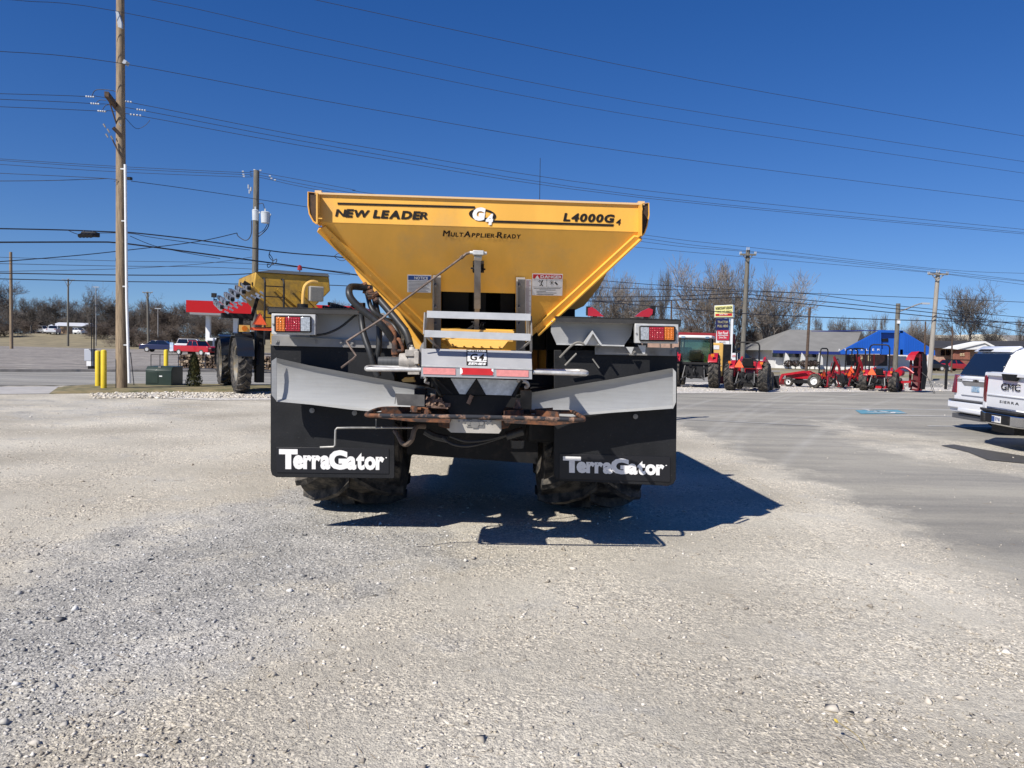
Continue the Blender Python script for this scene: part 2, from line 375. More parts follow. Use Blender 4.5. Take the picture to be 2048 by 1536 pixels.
def asphalt_mat(name, lo, hi, dusty=True, bands=True):
    m = bpy.data.materials.new(name); m.use_nodes = True; nt = m.node_tree; L = nt.links.new; b = nt.nodes['Principled BSDF']
    at_ = N(nt, 'ShaderNodeAttribute'); at_.attribute_name = 'dust'
    z = N(nt, 'ShaderNodeValue'); z.outputs[0].default_value = .05
    base, h, noise, vor, ramp, mix, math_ = gravel_nodes(nt, z.outputs[0])
    asp = ramp(noise(.22, 9, .62), .33, .68, lo, hi)
    geo = N(nt, 'ShaderNodeNewGeometry'); mp_ = N(nt, 'ShaderNodeMapping'); mp_.inputs['Scale'].default_value = (.10, .8, 1); mp_.inputs['Rotation'].default_value = (0, 0, -.75)
    L(geo.outputs['Position'], mp_.inputs[0]); ns = N(nt, 'ShaderNodeTexNoise'); ns.inputs['Scale'].default_value = 1.0; ns.inputs['Detail'].default_value = 8; ns.inputs['Roughness'].default_value = .7; L(mp_.outputs[0], ns.inputs['Vector'])
    asp = mix(1.0, asp, ramp(ns.outputs['Fac'], .38, .62, (.80, .80, .81), (1.22, 1.20, 1.15)), 'MULTIPLY')
    v = vor(150); s_ = N(nt, 'ShaderNodeSeparateColor'); L(v.outputs['Color'], s_.inputs[0])
    asp = mix(1.0, asp, ramp(s_.outputs[0], 0, 1, (.80, .80, .81), (1.20, 1.19, 1.17)), 'MULTIPLY')
    # pale tyre tracks: arcs on the ground
    tot = None
    sx = N(nt, 'ShaderNodeSeparateXYZ'); L(geo.outputs['Position'], sx.inputs[0])
    for (cx, cy, r_, wd) in TRACKS:
        dx = math_('SUBTRACT', sx.outputs[0], cx); dy = math_('SUBTRACT', sx.outputs[1], cy); rr_ = math_('SQRT', math_('ADD', math_('MULTIPLY', dx, dx), math_('MULTIPLY', dy, dy)))
        k = math_('SUBTRACT', 1.0, math_('DIVIDE', math_('ABSOLUTE', math_('SUBTRACT', rr_, r_)), wd), True); tot = k if tot is None else math_('MAXIMUM', tot, k)
    tk = math_('MULTIPLY', tot, math_('MULTIPLY', ramp(noise(.5, 7, .7), .36, .62, (0, 0, 0), (1, 1, 1)), .30))
    asp = mix(tk, asp, (.50, .485, .44))
    d = math_('ADD', at_.outputs['Fac'], math_('MULTIPLY', math_('SUBTRACT', noise(1.3, 9, .7), .5), 1.9))
    mk = N(nt, 'ShaderNodeMapRange'); mk.inputs[1].default_value = .30; mk.inputs[2].default_value = .78; L(d, mk.inputs[0])
    L(mix(mk.outputs[0], asp, base), b.inputs['Base Color']); b.inputs['Roughness'].default_value = .9; b.inputs['Specular IOR Level'].default_value = .25
    hh = math_('MULTIPLY', h, math_('ADD', mk.outputs[0], .12))
    bu = N(nt, 'ShaderNodeBump'); bu.inputs['Strength'].default_value = .5; bu.inputs['Distance'].default_value = 1.0; L(hh, bu.inputs['Height']); L(bu.outputs[0], b.inputs['Normal'])
    return m
def seg_dist(x, y, pl):
    best = 1e9
    for (ax, ay), (bx, by) in zip(pl[:-1], pl[1:]):
        dx, dy = bx-ax, by-ay; t = ((x-ax)*dx+(y-ay)*dy)/(dx*dx+dy*dy+1e-9); t = min(1, max(0, t))
        best = min(best, math.hypot(x-ax-t*dx, y-ay-t*dy))
    return best
def inside(x, y, poly):
    c = False; n = len(poly); j = n-1
    for i in range(n):
        xi, yi = poly[i]; xj, yj = poly[j]
        if (yi > y) != (yj > y) and x < (xj-xi)*(y-yi)/(yj-yi)+xi: c = not c
        j = i
    return c
def G2(*pts): return [tuple(gp(x, y)[:2]) for x, y in pts]
# grey crushed-stone band running across the yard (ground coordinates)
GREY_POLY = G2((-60, 1180), (180, 1075), (400, 1020), (560, 985), (640, 990), (760, 1025), (960, 1060), (930, 1110), (800, 1150), (690, 1190), (600, 1240), (470, 1300), (330, 1360), (120, 1440), (-80, 1500), (-400, 1600), (-500, 1300))
GREY2 = G2((-300, 800), (100, 800), (330, 812), (340, 830), (60, 838), (-300, 832))
def greym(x, y):
    d = seg_dist(x, y, GREY_POLY+GREY_POLY[:1]); a = .5+min(.45, d/1.6) if inside(x, y, GREY_POLY) else .5-min(.5, d/1.2)
    if y > 14:
        d2 = seg_dist(x, y, GREY2+GREY2[:1]); a = max(a, .42 if inside(x, y, GREY2) else .42-d2/4)
    return max(a, .05)
ASPH_EDGE = G2((900, 789), (1100, 802), (1250, 832), (1335, 878), (1395, 916), (1495, 962), (1595, 1026), (1700, 1094), (1790, 1156), (1900, 1240), (2048, 1350), (2300, 1520), (2700, 1800))
ASPH_POLY = ASPH_EDGE + [(40, 1.0), (60, 10), (60, 55)] + G2((2300, 778), (1840, 783), (1360, 787), (1100, 788))
TANB = G2((1640, 843), (1760, 860), (2100, 905), (2300, 960), (2048, 950), (1850, 925), (1720, 885))
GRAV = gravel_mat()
def grid_obj(name, x0, x1, y0, y1, st, z, poly, attr, fn, m, kind='structure'):
    nx = int((x1-x0)/st); ny = int((y1-y0)/st); idx = {}; vv = []; ff = []; at_ = []
    def vid(i, j):
        if (i, j) not in idx:
            x = x0+i*st; y = y0+j*st; idx[(i, j)] = len(vv); vv.append((x, y, z)); at_.append(fn(x, y))
        return idx[(i, j)]
    for i in range(nx):
        for j in range(ny):
            if poly is None or inside(x0+(i+.5)*st, y0+(j+.5)*st, poly): ff.append((vid(i, j), vid(i+1, j), vid(i+1, j+1), vid(i, j+1)))
    me = bpy.data.meshes.new(name); me.from_pydata(vv, [], ff); gattr(me, attr, at_); me.materials.append(m)
    o = bpy.data.objects.new(name, me); COL.objects.link(o); o['kind'] = kind; return o
# base ground: dry grass and dirt out to the horizon, with the low rise on the left
def dry_mat():
    m = mat('dry_grass_ground', (.30, .25, .145), .95, col2=(.15, .125, .075), thr=(.3, .7), vscale=.35, bump=.4, bscale=5)
    return m
xs = [-1500, -900, -500] + [-300+i*20 for i in range(40)] + [520, 900, 1500]; ys = [-300, -60, -20, 20, 60, 90] + [100+i*10 for i in range(16)] + [280, 340, 450, 700, 1200, 2500]
b = MB(); b.grid([[(x, y, ghz(x, y)-.02) for x in xs] for y in ys]); struct(b, 'ground', dry_mat())
NEAR = G2((-900, 776), (0, 772), (500, 769), (1000, 771), (1300, 772), (1870, 776), (2300, 779), (3500, 790))
FAR_ = G2((-900, 742), (0, 744), (500, 744), (900, 745), (1300, 747), (1870, 761), (2300, 768), (3500, 780))
YARD = [(-70, -12), (70, -12), (70, 50)] + NEAR[::-1][1:] + [(-70, NEAR[0][1])]
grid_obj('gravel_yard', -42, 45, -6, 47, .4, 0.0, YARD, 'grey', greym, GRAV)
def dustm(x, y):
    d = seg_dist(x, y, ASPH_EDGE); a = max(0, 1.35-d/1.1)
    d2 = seg_dist(x, y, TANB+TANB[:1]); t = .55+min(.1, d2/5) if inside(x, y, TANB) else .55-d2/1.6
    return max(a, t, .0 + .22*(1-min(1, d/5)))
ASP = asphalt_mat('weathered_asphalt', (.235, .225, .198), (.335, .320, .280))
grid_obj('asphalt_lot', -6, 45, 4, 50, .4, .002, ASPH_POLY, 'dust', dustm, ASP)
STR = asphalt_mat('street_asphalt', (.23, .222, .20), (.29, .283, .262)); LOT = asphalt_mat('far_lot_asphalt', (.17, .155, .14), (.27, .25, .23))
def sheet_poly(name, pts, z, m, dust=None):
    b = MB(); b.add([(x, y, z) for x, y in pts], [tuple(range(len(pts)))]); o = struct(b, name, m)
    if dust is not None: gattr(o.data, 'dust', [dust]*len(o.data.vertices))
    return o
n = len(NEAR)
def strip(name, A, B, z, m, dust=None):
    b = MB(); b.grid([[(x, y, z) for x, y in A], [(x, y, z) for x, y in B]]); o = struct(b, name, m)
    if dust is not None: gattr(o.data, 'dust', [dust]*len(o.data.vertices))
    return o
strip('street', NEAR, FAR_[:n], .008, STR, .02)
# kerb beyond the street, then the far lots
def off(pl, dx, dy): return [(x+dx, y+dy) for x, y in pl]
kb = MB()
for (a, c) in zip(FAR_[:-1], FAR_[1:]):
    kb.prism([(a[0], a[1]+.02, 0), (c[0], c[1]+.02, 0), (c[0], c[1]+.5, 0), (a[0], a[1]+.5, 0)], (0, 0, .13))
struct(kb, 'kerb', CONK)
strip('verge', off(FAR_, 0, .52), off(FAR_, 0, 2.2), .012, mat('verge_dirt', (.26, .215, .15), .95, col2=(.13, .105, .075), thr=(.35, .65), vscale=1.2, bump=.5, bscale=9))
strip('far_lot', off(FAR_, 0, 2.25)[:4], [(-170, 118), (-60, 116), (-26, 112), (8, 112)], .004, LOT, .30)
strip('side_street', off(FAR_, 0, 14)[3:7], [(8, 74), (20, 76), (46, 82), (90, 84)], .004, STR, .05)
# driveway apron, planted island and white crushed-stone strips
sheet_poly('driveway_apron', G2((-500, 794), (98, 788), (118, 773.5), (-500, 776)), .012, CONC)
def mound(name, outline, z, m):
    c = (sum(p[0] for p in outline)/len(outline), sum(p[1] for p in outline)/len(outline)); b = MB(); rows = []
    for k, (s_, h) in enumerate(((1, 0), (.93, .6), (.8, .95), (.4, 1.0))): rows.append([(c[0]+(x-c[0])*s_, c[1]+(y-c[1])*s_, .005+z*h) for x, y in outline+outline[:1]])
    b.grid(rows); nn = len(rows[-1]); b.add(rows[-1][:-1], [tuple(range(nn-1))]); return struct(b, name, m)
ISL = G2((98, 788), (112, 776), (160, 772.5), (240, 771), (400, 771), (520, 772), (620, 774), (600, 782), (430, 784.5), (300, 785), (180, 787))
mound('planting_island', ISL, .09, mat('island_turf', (.24, .19, .10), .95, col2=(.10, .10, .045), thr=(.35, .62), vscale=2.2, bump=.6, bscale=14))
WGR = mat('white_crushed_stone', (.66, .62, .55), .95, col2=(.30, .28, .25), thr=(.36, .56), vscale=9, bump=.8, bscale=22, dist=.05)
sheet_poly('crushed_stone_bed', G2((180, 787.3), (300, 785.5), (430, 785), (560, 784), (760, 783), (760, 797), (560, 800), (420, 801), (300, 796), (200, 794)), .010, WGR)
sheet_poly('crushed_stone_strip', G2((1100, 788), (1360, 787), (1600, 785.5), (1840, 782.8), (1960, 782), (1960, 777), (1840, 774), (1500, 765), (1100, 764)), .010, WGR)
sheet_poly('far_grass_verge', G2((1560, 742), (1700, 744), (1920, 753), (2060, 757), (2060, 760.5), (1900, 760), (1700, 756), (1560, 752)), .016, mat('verge_grass', (.30, .27, .15), .95, var=.3, vscale=2))
# painted markings
LINE = mat('line_paint', (.66, .66, .64), .7, var=.25, vscale=20)
def gline(name, a, c, wd, m=LINE, z=.014):
    a = Vector(a); c = Vector(c); nrm = Vector((-(c-a).y, (c-a).x)).normalized()*wd/2
    return sheet_poly(name, [tuple(a-nrm), tuple(c-nrm), tuple(c+nrm), tuple(a+nrm)], z, m)
for (a, c) in (((1682, 817.5), (1925, 820.5)), ((1751, 831.5), (1955, 834)), ((1856, 853), (1990, 854.5))):
    A, C = G2(a, c); D = Vector(C)-Vector(A); C = tuple(Vector(A)+D.normalized()*6.2); gline('parking_line', A, C, .10)
gline('faded_line', G2((1372, 840))[0], G2((1640, 853))[0], .08, mat('faded_line_paint', (.34, .34, .33), .8), z=.013)
HB = mat('handicap_blue_paint', (.12, .30, .38), .7, var=.25, vscale=6)
sheet_poly('handicap_marking_field', G2((1710, 821), (1795, 820.5), (1815, 828), (1722, 828.5)), .014, HB)
b = MB(); c0 = gp(1762, 824.8); T = Vector((1, .12, 0)).normalized(); U = Vector((-.12, 1, 0)).normalized()
def hp(x, y): return c0 + T*x*1.25 + U*y*1.25 + Vector((0, 0, .019))
b.add([hp(math.cos(a)*r-.1, math.sin(a)*r) for a in [R(200+i*16) for i in range(17)] for r in (.30, .40)], [(2*i, 2*i+1, 2*i+3, 2*i+2) for i in range(16)])
for p, q, w_ in (((0, .55), (-.05, .05), .11), ((-.05, .05), (.3, .05), .10), ((.3, .05), (.42, -.35), .10), ((-.03, .3), (.22, .3), .08)):
    p = Vector(p); q = Vector(q); nn = Vector((-(q-p).y, (q-p).x)).normalized()*w_/2; b.add([hp(*(p-nn)), hp(*(q-nn)), hp(*(q+nn)), hp(*(p+nn))], [(0, 1, 2, 3)])
b.add([hp(.02+.09*math.cos(i*.7), .68+.09*math.sin(i*.7)) for i in range(9)], [tuple(range(9))])
struct(b, 'wheelchair_symbol', LINE)
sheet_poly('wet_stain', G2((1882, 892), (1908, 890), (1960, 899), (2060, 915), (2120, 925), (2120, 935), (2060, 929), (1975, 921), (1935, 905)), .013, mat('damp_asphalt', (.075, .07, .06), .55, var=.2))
# ------------------------------------------------------------------ loose stones on the yard
def stones(name, n, dist_fn, smin, smax, seed, m, greyfn, reject=None):
    rg = np.random.default_rng(seed); base = np.array([[1, 0, 0], [-1, 0, 0], [0, 1, 0], [0, -1, 0], [0, 0, 1], [0, 0, -1]], float)
    F8 = np.array([[0, 2, 4], [2, 1, 4], [1, 3, 4], [3, 0, 4], [2, 0, 5], [1, 2, 5], [3, 1, 5], [0, 3, 5]])
    X, Y = dist_fn(rg, n); keep = np.ones(n, bool)
    g = np.zeros(n)
    for i in range(n):
        if reject and reject(X[i], Y[i], rg): keep[i] = False
        else: g[i] = greyfn(X[i], Y[i])
    X = X[keep]; Y = Y[keep]; g = g[keep]; n = len(X)
    s = smin*(smax/smin)**(rg.random(n)**1.9)
    V = base[None]*(1+.35*rg.standard_normal((n, 6, 1))*.8) + .30*rg.standard_normal((n, 6, 3)); V *= np.stack([s, s*rg.uniform(.6, 1, n), s*rg.uniform(.35, .7, n)], 1)[:, None, :]
    a = rg.uniform(0, 6.28, n); c, s_ = np.cos(a), np.sin(a); x = V[..., 0]*c[:, None]-V[..., 1]*s_[:, None]; y = V[..., 0]*s_[:, None]+V[..., 1]*c[:, None]; z = V[..., 2] + s[:, None]*.18
    co = np.stack([x+X[:, None], y+Y[:, None], z], 2).reshape(-1, 3)
    fa = (F8[None]+6*np.arange(n)[:, None, None]).reshape(-1)
    me = bpy.data.meshes.new(name); me.vertices.add(n*6); me.vertices.foreach_set('co', co.ravel()); me.loops.add(n*24); me.loops.foreach_set('vertex_index', fa)
    me.polygons.add(n*8); me.polygons.foreach_set('loop_start', np.arange(0, n*24, 3)); me.update(calc_edges=True)
    gattr(me, 'grey', np.repeat(g, 6)); me.materials.append(m); o = bpy.data.objects.new(name, me); COL.objects.link(o); o['kind'] = 'stuff'; o['label'] = 'loose pale and grey stones scattered over the gravel yard'; return o
def stone_mat():
    m = bpy.data.materials.new('stone'); m.use_nodes = True; nt = m.node_tree; L = nt.links.new; b = nt.nodes['Principled BSDF']
    geo = N(nt, 'ShaderNodeNewGeometry'); at_ = N(nt, 'ShaderNodeAttribute'); at_.attribute_name = 'grey'
    r1 = N(nt, 'ShaderNodeValToRGB'); r2 = N(nt, 'ShaderNodeValToRGB')
    for r, cs in ((r1, ((.26, .225, .18), (.47, .425, .345), (.57, .515, .43), (.74, .69, .60))), (r2, ((.17, .165, .16), (.34, .335, .315), (.45, .44, .415), (.68, .67, .64)))):
        r.color_ramp.elements[0].color = (*cs[0], 1); r.color_ramp.elements[1].color = (*cs[3], 1)
        e = r.color_ramp.elements.new(.3); e.color = (*cs[1], 1); e = r.color_ramp.elements.new(.8); e.color = (*cs[2], 1); L(geo.outputs['Random Per Island'], r.inputs[0])
    mx = N(nt, 'ShaderNodeMix', data_type='RGBA'); L(at_.outputs['Fac'], mx.inputs[0]); L(r1.outputs[0], mx.inputs[6]); L(r2.outputs[0], mx.inputs[7]); L(mx.outputs[2], b.inputs['Base Color'])
    b.inputs['Roughness'].default_value = .9; b.inputs['Specular IOR Level'].default_value = .2; return m
STM = stone_mat()
def near_dist(rg, n):
    y = 2.3*(24/2.3)**(rg.random(n)**1.25); x = rg.uniform(-.78, .78, n)*(y+.6); return x, y
def rej(x, y, rg):
    if inside(x, y, ASPH_POLY): return rg.random() < (.96 if dustm(x, y) < .5 else .55)
    g = greym(x, y); pn = .5+.5*math.sin(x*2.3+1.7*math.sin(y*1.9))*math.sin(y*2.9+x)
    return rg.random() > (.10+.75*pn*pn+.8*max(0, g-.2))
stones('loose_stones', 130000, near_dist, .0026, .015, 5, STM, lambda x, y: min(1, max(.05, (greym(x, y)-.2)*1.6)), rej)
stones('larger_stones', 2600, near_dist, .010, .030, 6, STM, lambda x, y: min(1, max(.05, (greym(x, y)-.2)*1.6)), rej)
def strip_dist(rg, n):
    k = rg.random(n); a = rg.random(n); out = []
    for i in range(n):
        if k[i] < .5: p = gp(1340+a[i]*620, 765+rg.random()*19)
        else: p = gp(180+a[i]*380, 785+rg.random()*12)
        out.append((p.x, p.y))
    o = np.array(out); return o[:, 0], o[:, 1]
stones('crushed_stones', 5000, strip_dist, .02, .07, 8, STM, lambda x, y: .0)

# dry weed stem and a few straws
e = thing('dry_weed', 'single dry weed stalk with a yellow tip in the gravel, lower right', 'weed', gp(1732, 1500))
b = MB(); b.tube([gp(1732, 1500), gp(1732, 1500)+Vector((-.03, .02, .05)), gp(1732, 1500)+Vector((-.10, .06, .09))], .0022, 5, sm=3); b.build('stem', mat('dry_stem', (.30, .24, .12), .8), e, world=True)
b = MB(); b.lathe([(.001, -.012), (.006, -.004), (.007, .004), (.001, .012)], gp(1732, 1500)+Vector((-.103, .062, .092)), (-.7, .4, .6), 8); b.build('flower_head', mat('weed_yellow', (.55, .40, .05), .7), e, world=True)
b = MB(); rr = random.Random(31)
for k in range(260):
    d_ = 3+rr.random()**1.5*11; x_ = rr.uniform(-.7, .7)*d_; a_ = rr.uniform(0, 3.1); l_ = rr.uniform(.02, .10); p = Vector((x_, d_, .006)); q = p+Vector((math.cos(a_), math.sin(a_), rr.uniform(-.05, .12)))*l_; b.cyl(p, q, .0014, .0008, n=3)
o = b.build('dry_straws', mat('straw', (.25, .19, .12), .9), None); o['kind'] = 'stuff'; o['label'] = 'short dry straws and stems lying on the gravel'
# ------------------------------------------------------------------ the big spreader in the middle
TH = .045; MX = -.02
MF = Vector((-math.sin(TH), math.cos(TH), 0)); MR = Vector((math.cos(TH), math.sin(TH), 0)); MO = Vector((MX, 0, 0)); UP = Vector((0, 0, 1))
def M(u, v, z): return MO + MR*u + MF*v + UP*z
def mp(px, py, v, tilt=0.0, v0=None):
    """point of a sight line in the machine's cross plane v (or in a plane leaning forward by tilt below height v0)"""
    q = ray(px, py); C = Vector((0, 0, CAMZ)); t = (v - (C-MO).dot(MF))/q.dot(MF)
    return C + q*t
def rp(px, py, lift=0.0):
    """point on the leaning lower rear panel"""
    q = ray(px, py); C = Vector((0, 0, CAMZ)); return C + q*((RP0-C).dot(RPN)/q.dot(RPN)) + RPN*lift
SPR = thing('fertilizer_spreader', 'big yellow spreader truck seen from behind with black mud flaps and silver deflectors', 'spreader truck', M(0, 8, 0), TH)
HV = 6.1
zt = mp(960, 397, HV).z; zb = mp(960, 454, HV).z
UL = (mp(636, 388, HV)-MO).dot(MR); UR = (mp(1283, 409, HV)-MO).dot(MR); UL, UR = UL, UR
RPN = (-MF*math.cos(R(33)) - UP*math.sin(R(33))).normalized(); RP0 = M(0, HV, zb)
# corners of the leaning panel (world points)
pTL = M(UL+.02, HV, zb); pTR = M(UR-.02, HV, zb); pBL = rp(880, 697); pBR = rp(1035, 700)
uBL = (pBL-MO).dot(MR); uBR = (pBR-MO).dot(MR); vB = (pBL-MO).dot(MF); zB = (pBL.z+pBR.z)/2
VF = 10.4
b = MB(); thk = .02
b.prism([M(UL, HV, zt), M(UR, HV, zt), M(UR, HV, zb), M(UL, HV, zb)], MF*thk)                         # upright band
T1 = rp(882, 453); T2 = rp(1031, 457); T1 = M((T1-MO).dot(MR), HV+.001, zb); T2 = M((T2-MO).dot(MR), HV+.001, zb); O1, O2, O3, O4 = rp(882, 583), rp(1031, 587), rp(1031, 662), rp(882, 658); B1 = M((O4-MO).dot(MR), vB, zB); B2 = M((O3-MO).dot(MR), vB, zB)
b.prism([M(UL, HV+.001, zb), T1, O1, O4, B1, M(uBL, vB, zB)], -RPN*thk); b.prism([T2, M(UR, HV+.001, zb), M(uBR, vB, zB), B2, O3, O2], -RPN*thk); b.prism([T1, T2, O2, O1], -RPN*thk); b.prism([O4, O3, B2, B1], -RPN*thk)   # leaning panel round the gate opening
for (u0, u1, sgn) in ((UL, uBL, 1), (UR, uBR, -1)):
    b.prism([M(u0, HV, zt), M(u0, VF, zt), M(u0, VF, zb), M(u0, HV, zb)], MR*sgn*thk)
    k = (VF-vB+.2)/(VF-vB+.2)
    b.prism([M(u0, HV, zb), M(u0, VF, zb), M(u1, VF-.1, zB), M(u1, vB, zB)], (MR*sgn*.7+UP*.7)*thk)
b.prism([M(UL, VF, zt), M(UR, VF, zt), M(UR, VF, zb), M(uBR, VF, zB), M(uBL, VF, zB), M(UL, VF, zb)], MF*thk)
HOP = b.build('hopper', YEL, SPR, world=True)
b = MB(); b.bar(M(UL-.0, HV-.004, zt-.004), M(UR+.0, HV-.004, zt-.004), .03, .014, UP); b.bar(M(UL, HV, zt+.006), M(UL, VF, zt+.006), .05, .03, UP); b.bar(M(UR, HV, zt+.006), M(UR, VF, zt+.006), .05, .03, UP); b.bar(M(UL, VF, zt+.006), M(UR, VF, zt+.006), .05, .03, UP)
b.build('top_rim', mat('rim_yellow', (.70, .48, .24), .45), HOP, world=True)
# corner posts: dark flanged ears at both ends of the band
b = MB()
for sgn, P in ((-1, [(633, 388), (633, 446), (628, 442), (620, 428), (617, 412), (617, 384), (633, 386)]), (1, [(1283, 409), (1283, 471), (1288, 466), (1293, 452), (1297, 430), (1297, 407)])):
    pts = [mp(x, y, HV+.02) for x, y in P]; b.prism(pts, -MF*.012)
    pts = [mp(x, y, HV+.02) for x, y in P[:]]
b.each('corner_plate', BRN, HOP, world=True)
b = MB()
e1 = [(634, 388), (634, 446), (627, 442), (619, 428), (616.5, 412), (616.5, 384)]
b.tube([mp(x, y, HV-.0) for x, y in [(634, 448), (627, 443), (619, 428), (616.5, 412), (616.5, 384), (634, 386), (634, 448)]], .006, 5)
b.tube([mp(x, y, HV-.0) for x, y in [(1283, 473), (1289, 466), (1294, 452), (1298, 430), (1297.5, 406), (1284, 407), (1283, 473)]], .006, 5)
b.prism([mp(632, 385.5, HV-.10), mp(635.2, 385.5, HV-.10), mp(635.2, 447, HV-.10), mp(632, 447, HV-.10)], MF*.12)
b.prism([mp(1281.3, 408, HV-.10), mp(1284, 408, HV-.10), mp(1284, 471, HV-.10), mp(1281.3, 471, HV-.10)], MF*.12)
b.bar(mp(634, 437, HV-.08), mp(645, 437.5, HV-.08), .03, .008)
b.each('corner_flange', YEL, HOP, world=True)
# folded edge flanges along the V
b = MB()
def edge(p_in, p_out, ext, flip):
    A = rp(*p_in[0]); B = rp(*p_in[1]); Co = rp(*p_out[0]); D = rp(*p_out[1])
    b.prism([A, B, D, Co], RPN*.030); b.bar(Co+RPN*.02, D+RPN*.02, .012, .085, RPN)
edge([(652, 450), (896, 690)], [(638, 456), (884, 697)], 0, 0)
edge([(1268, 470), (1066, 655)], [(1281, 472), (1076, 664)], 0, 0)
b.each('edge_flange', YEL, HOP, world=True)
# dark underside ribs of the lower V: the body shell seen past the edges
b = MB()
P = [(694, 500), (712, 545), (733, 575), (790, 640), (850, 700), (860, 740), (1085, 745), (1085, 650), (1168, 612), (1200, 572), (1238, 500), (1238, 480), (694, 480)]
b.prism([mp(x, y, 8.1) for x, y in P], MF*.06)
b.build('front_bulkhead', YEL, HOP, world=True)
# weld bolts down the left flange
b = MB()
for k in range(9):
    t = .08+k*.105; p = rp(652+(896-652)*t-6, 450+(690-450)*t+3, .032); b.cyl(p, p+RPN*.004, .006, n=6)
b.each('flange_bolt', YELB, HOP, world=True)
# gate opening with its deep shade painted black inside, rubber curtain, rails, chute
b = MB(); q4 = [rp(878, 579, -.025), rp(1035, 583, -.025), rp(1035, 666, -.025), rp(878, 662, -.025)]; dd_ = MF*.35
b.add(q4+[p+dd_ for p in q4], [(4, 5, 6, 7), (0, 1, 5, 4), (1, 2, 6, 5), (2, 3, 7, 6), (3, 0, 4, 7)]); b.add([p+Vector((0, 0, 0)) + dd_*1.06 for p in q4], [(0, 1, 2, 3)]); GATE = b.build('gate_opening', mat('opening_shade_black', (.006, .0065, .008), .8, spec=.05), SPR, world=True)
b = MB()
for x0, x1, y0, y1 in ((884, 937, 598, 655), (945, 972, 601, 650), (1001, 1029, 601, 658)): b.prism([rp(x0, y0, -.14), rp(x1, y0, -.14), rp(x1-1, y1, -.14), rp(x0, y1, -.14)], RPN*.006)
b.each('rubber_curtain', mat('curtain_grey', (.013, .015, .018), .7, spec=.2), GATE, world=True)
for (x0, x1, y0, y1, hole) in ((866, 882, 549, 699, 1), (1032, 1050, 553, 704, 0)):
    b = MB(); a = [rp(x0, y0, .012), rp(x1, y0+.5, .012), rp(x1, y1, .012), rp(x0, y1, .012)]; b.prism(a, RPN*.035)
    b.prism([a[0]+RPN*.035, a[0]+RPN*.035+MR*.014, a[3]+RPN*.035+MR*.014, a[3]+RPN*.035], RPN*.035)
    for yy in (563, 606, 640):
        p = rp(x0+6, yy, .047); b.cyl(p, p+RPN*.03, .010, n=6)
    b.build('gate_rail', STD, SPR, world=True)
b = MB(); b.prism([mp(882, 657, 6.36), mp(1028, 662, 6.36), mp(1028, 670, 6.36), mp(882, 665, 6.36)], MF*.03)
b.add([mp(884, 665, 6.34), mp(1027, 669, 6.34), mp(1004, 697, 6.10), mp(907, 694, 6.10)], [(0, 1, 2, 3)]); b.add([mp(884, 667, 6.36), mp(1027, 671, 6.36), mp(1004, 699, 6.12), mp(907, 696, 6.12)], [(3, 2, 1, 0)])
b.bar(mp(885, 678, 6.23), mp(1026, 682, 6.23), .015, .01)
CH = b.build('discharge_chute', YELB, SPR, world=True)
b = MB()
for x in (911, 928, 946, 963, 981, 999): p = mp(x, 692.5+(x-911)*.02, 6.1); b.cyl(p, p+Vector((0, -.012, .01)), .008, n=6)
b.each('chute_bolt', YEL, CH, world=True)
# lettering and decals on the hopper
def hq(x0, x1, y0, y1, v=HV, l=.004):             # parallelogram of a line of lettering on the upright band following its slope
    s_ = (409-388)/(1283-636.)
    return mp(x0, y1+(0), v-l), mp(x1, y1+(x1-x0)*s_, v-l), mp(x0, y0, v-l)
def rq(x0, x1, y0, y1, l=.0018, s_=.030): return rp(x0, y1, l), rp(x1, y1+(x1-x0)*s_, l), rp(x0, y0, l)
Z0 = Vector((0, 0, 0))
b = MB()
text(b, 'NEW LEADER', *hq(671, 858, 417, 434), Z0, bold=.055, shear=.020)
text(b, 'L4000G', *hq(1126, 1230, 425.5, 442.5), Z0, bold=.045, shear=.035)
text(b, '4', *hq(1231, 1243, 437.5, 450), Z0, bold=.015, shear=.2)
b.prism([mp(675, 405, HV-.004), mp(950, 412.5, HV-.004), mp(950, 416.5, HV-.004), mp(675, 409, HV-.004)], -MF*.001)
b.prism([mp(985, 440.5, HV-.004), mp(1228, 448.5, HV-.004), mp(1226, 452.5, HV-.004), mp(985, 445, HV-.004)], -MF*.001)
nn = 28; ov = lambda cx, cy, ax, ay, l, ro: [mp(cx+ax*math.cos(t)*math.cos(ro)-ay*math.sin(t)*math.sin(ro), cy+ax*math.cos(t)*math.sin(ro)+ay*math.sin(t)*math.cos(ro), HV-l) for t in [2*math.pi*i/nn for i in range(nn)]]
o1 = ov(965, 430, 27.5, 12.5, .004, .12); o2 = ov(966, 428.5, 21, 6.5, .004, .12)
b.add(o1+o2, [(i, (i+1) % nn, nn+(i+1) % nn, nn+i) for i in range(nn)])
b.build('lettering', BDEC, HOP, world=True)
b = MB(); text(b, 'G', *hq(943, 972, 414, 441, l=.007), Z0, bold=.075, shear=.14); text(b, '4', *hq(970, 988, 427, 449.5, l=.0085), Z0, bold=.075, shear=.2)
b.build('emblem', WDEC, HOP, world=True)
b = MB()
for s_, x0, x1, h in (('M', 886, 900, 12), ('ULT', 901, 927, 8.5), ('A', 927, 943, 12), ('PPLIER', 943, 990, 8.5), ('R', 994, 1006, 12), ('EADY', 1007, 1042, 8.5)):
    yb = 472.5+(x0-886)*.032; text(b, s_, *rq(x0, x1, yb-h, yb, s_=.032), Z0, bold=.036, shear=.12 if len(s_) == 1 else .03, gap=.11)
text(b, '-', rp(990.5, 473.2, .0018), rp(993.5, 473.4, .0018), rp(990.5, 471.8, .0018), Z0, bold=.05)
b.build('lettering', BDEC, HOP, world=True)
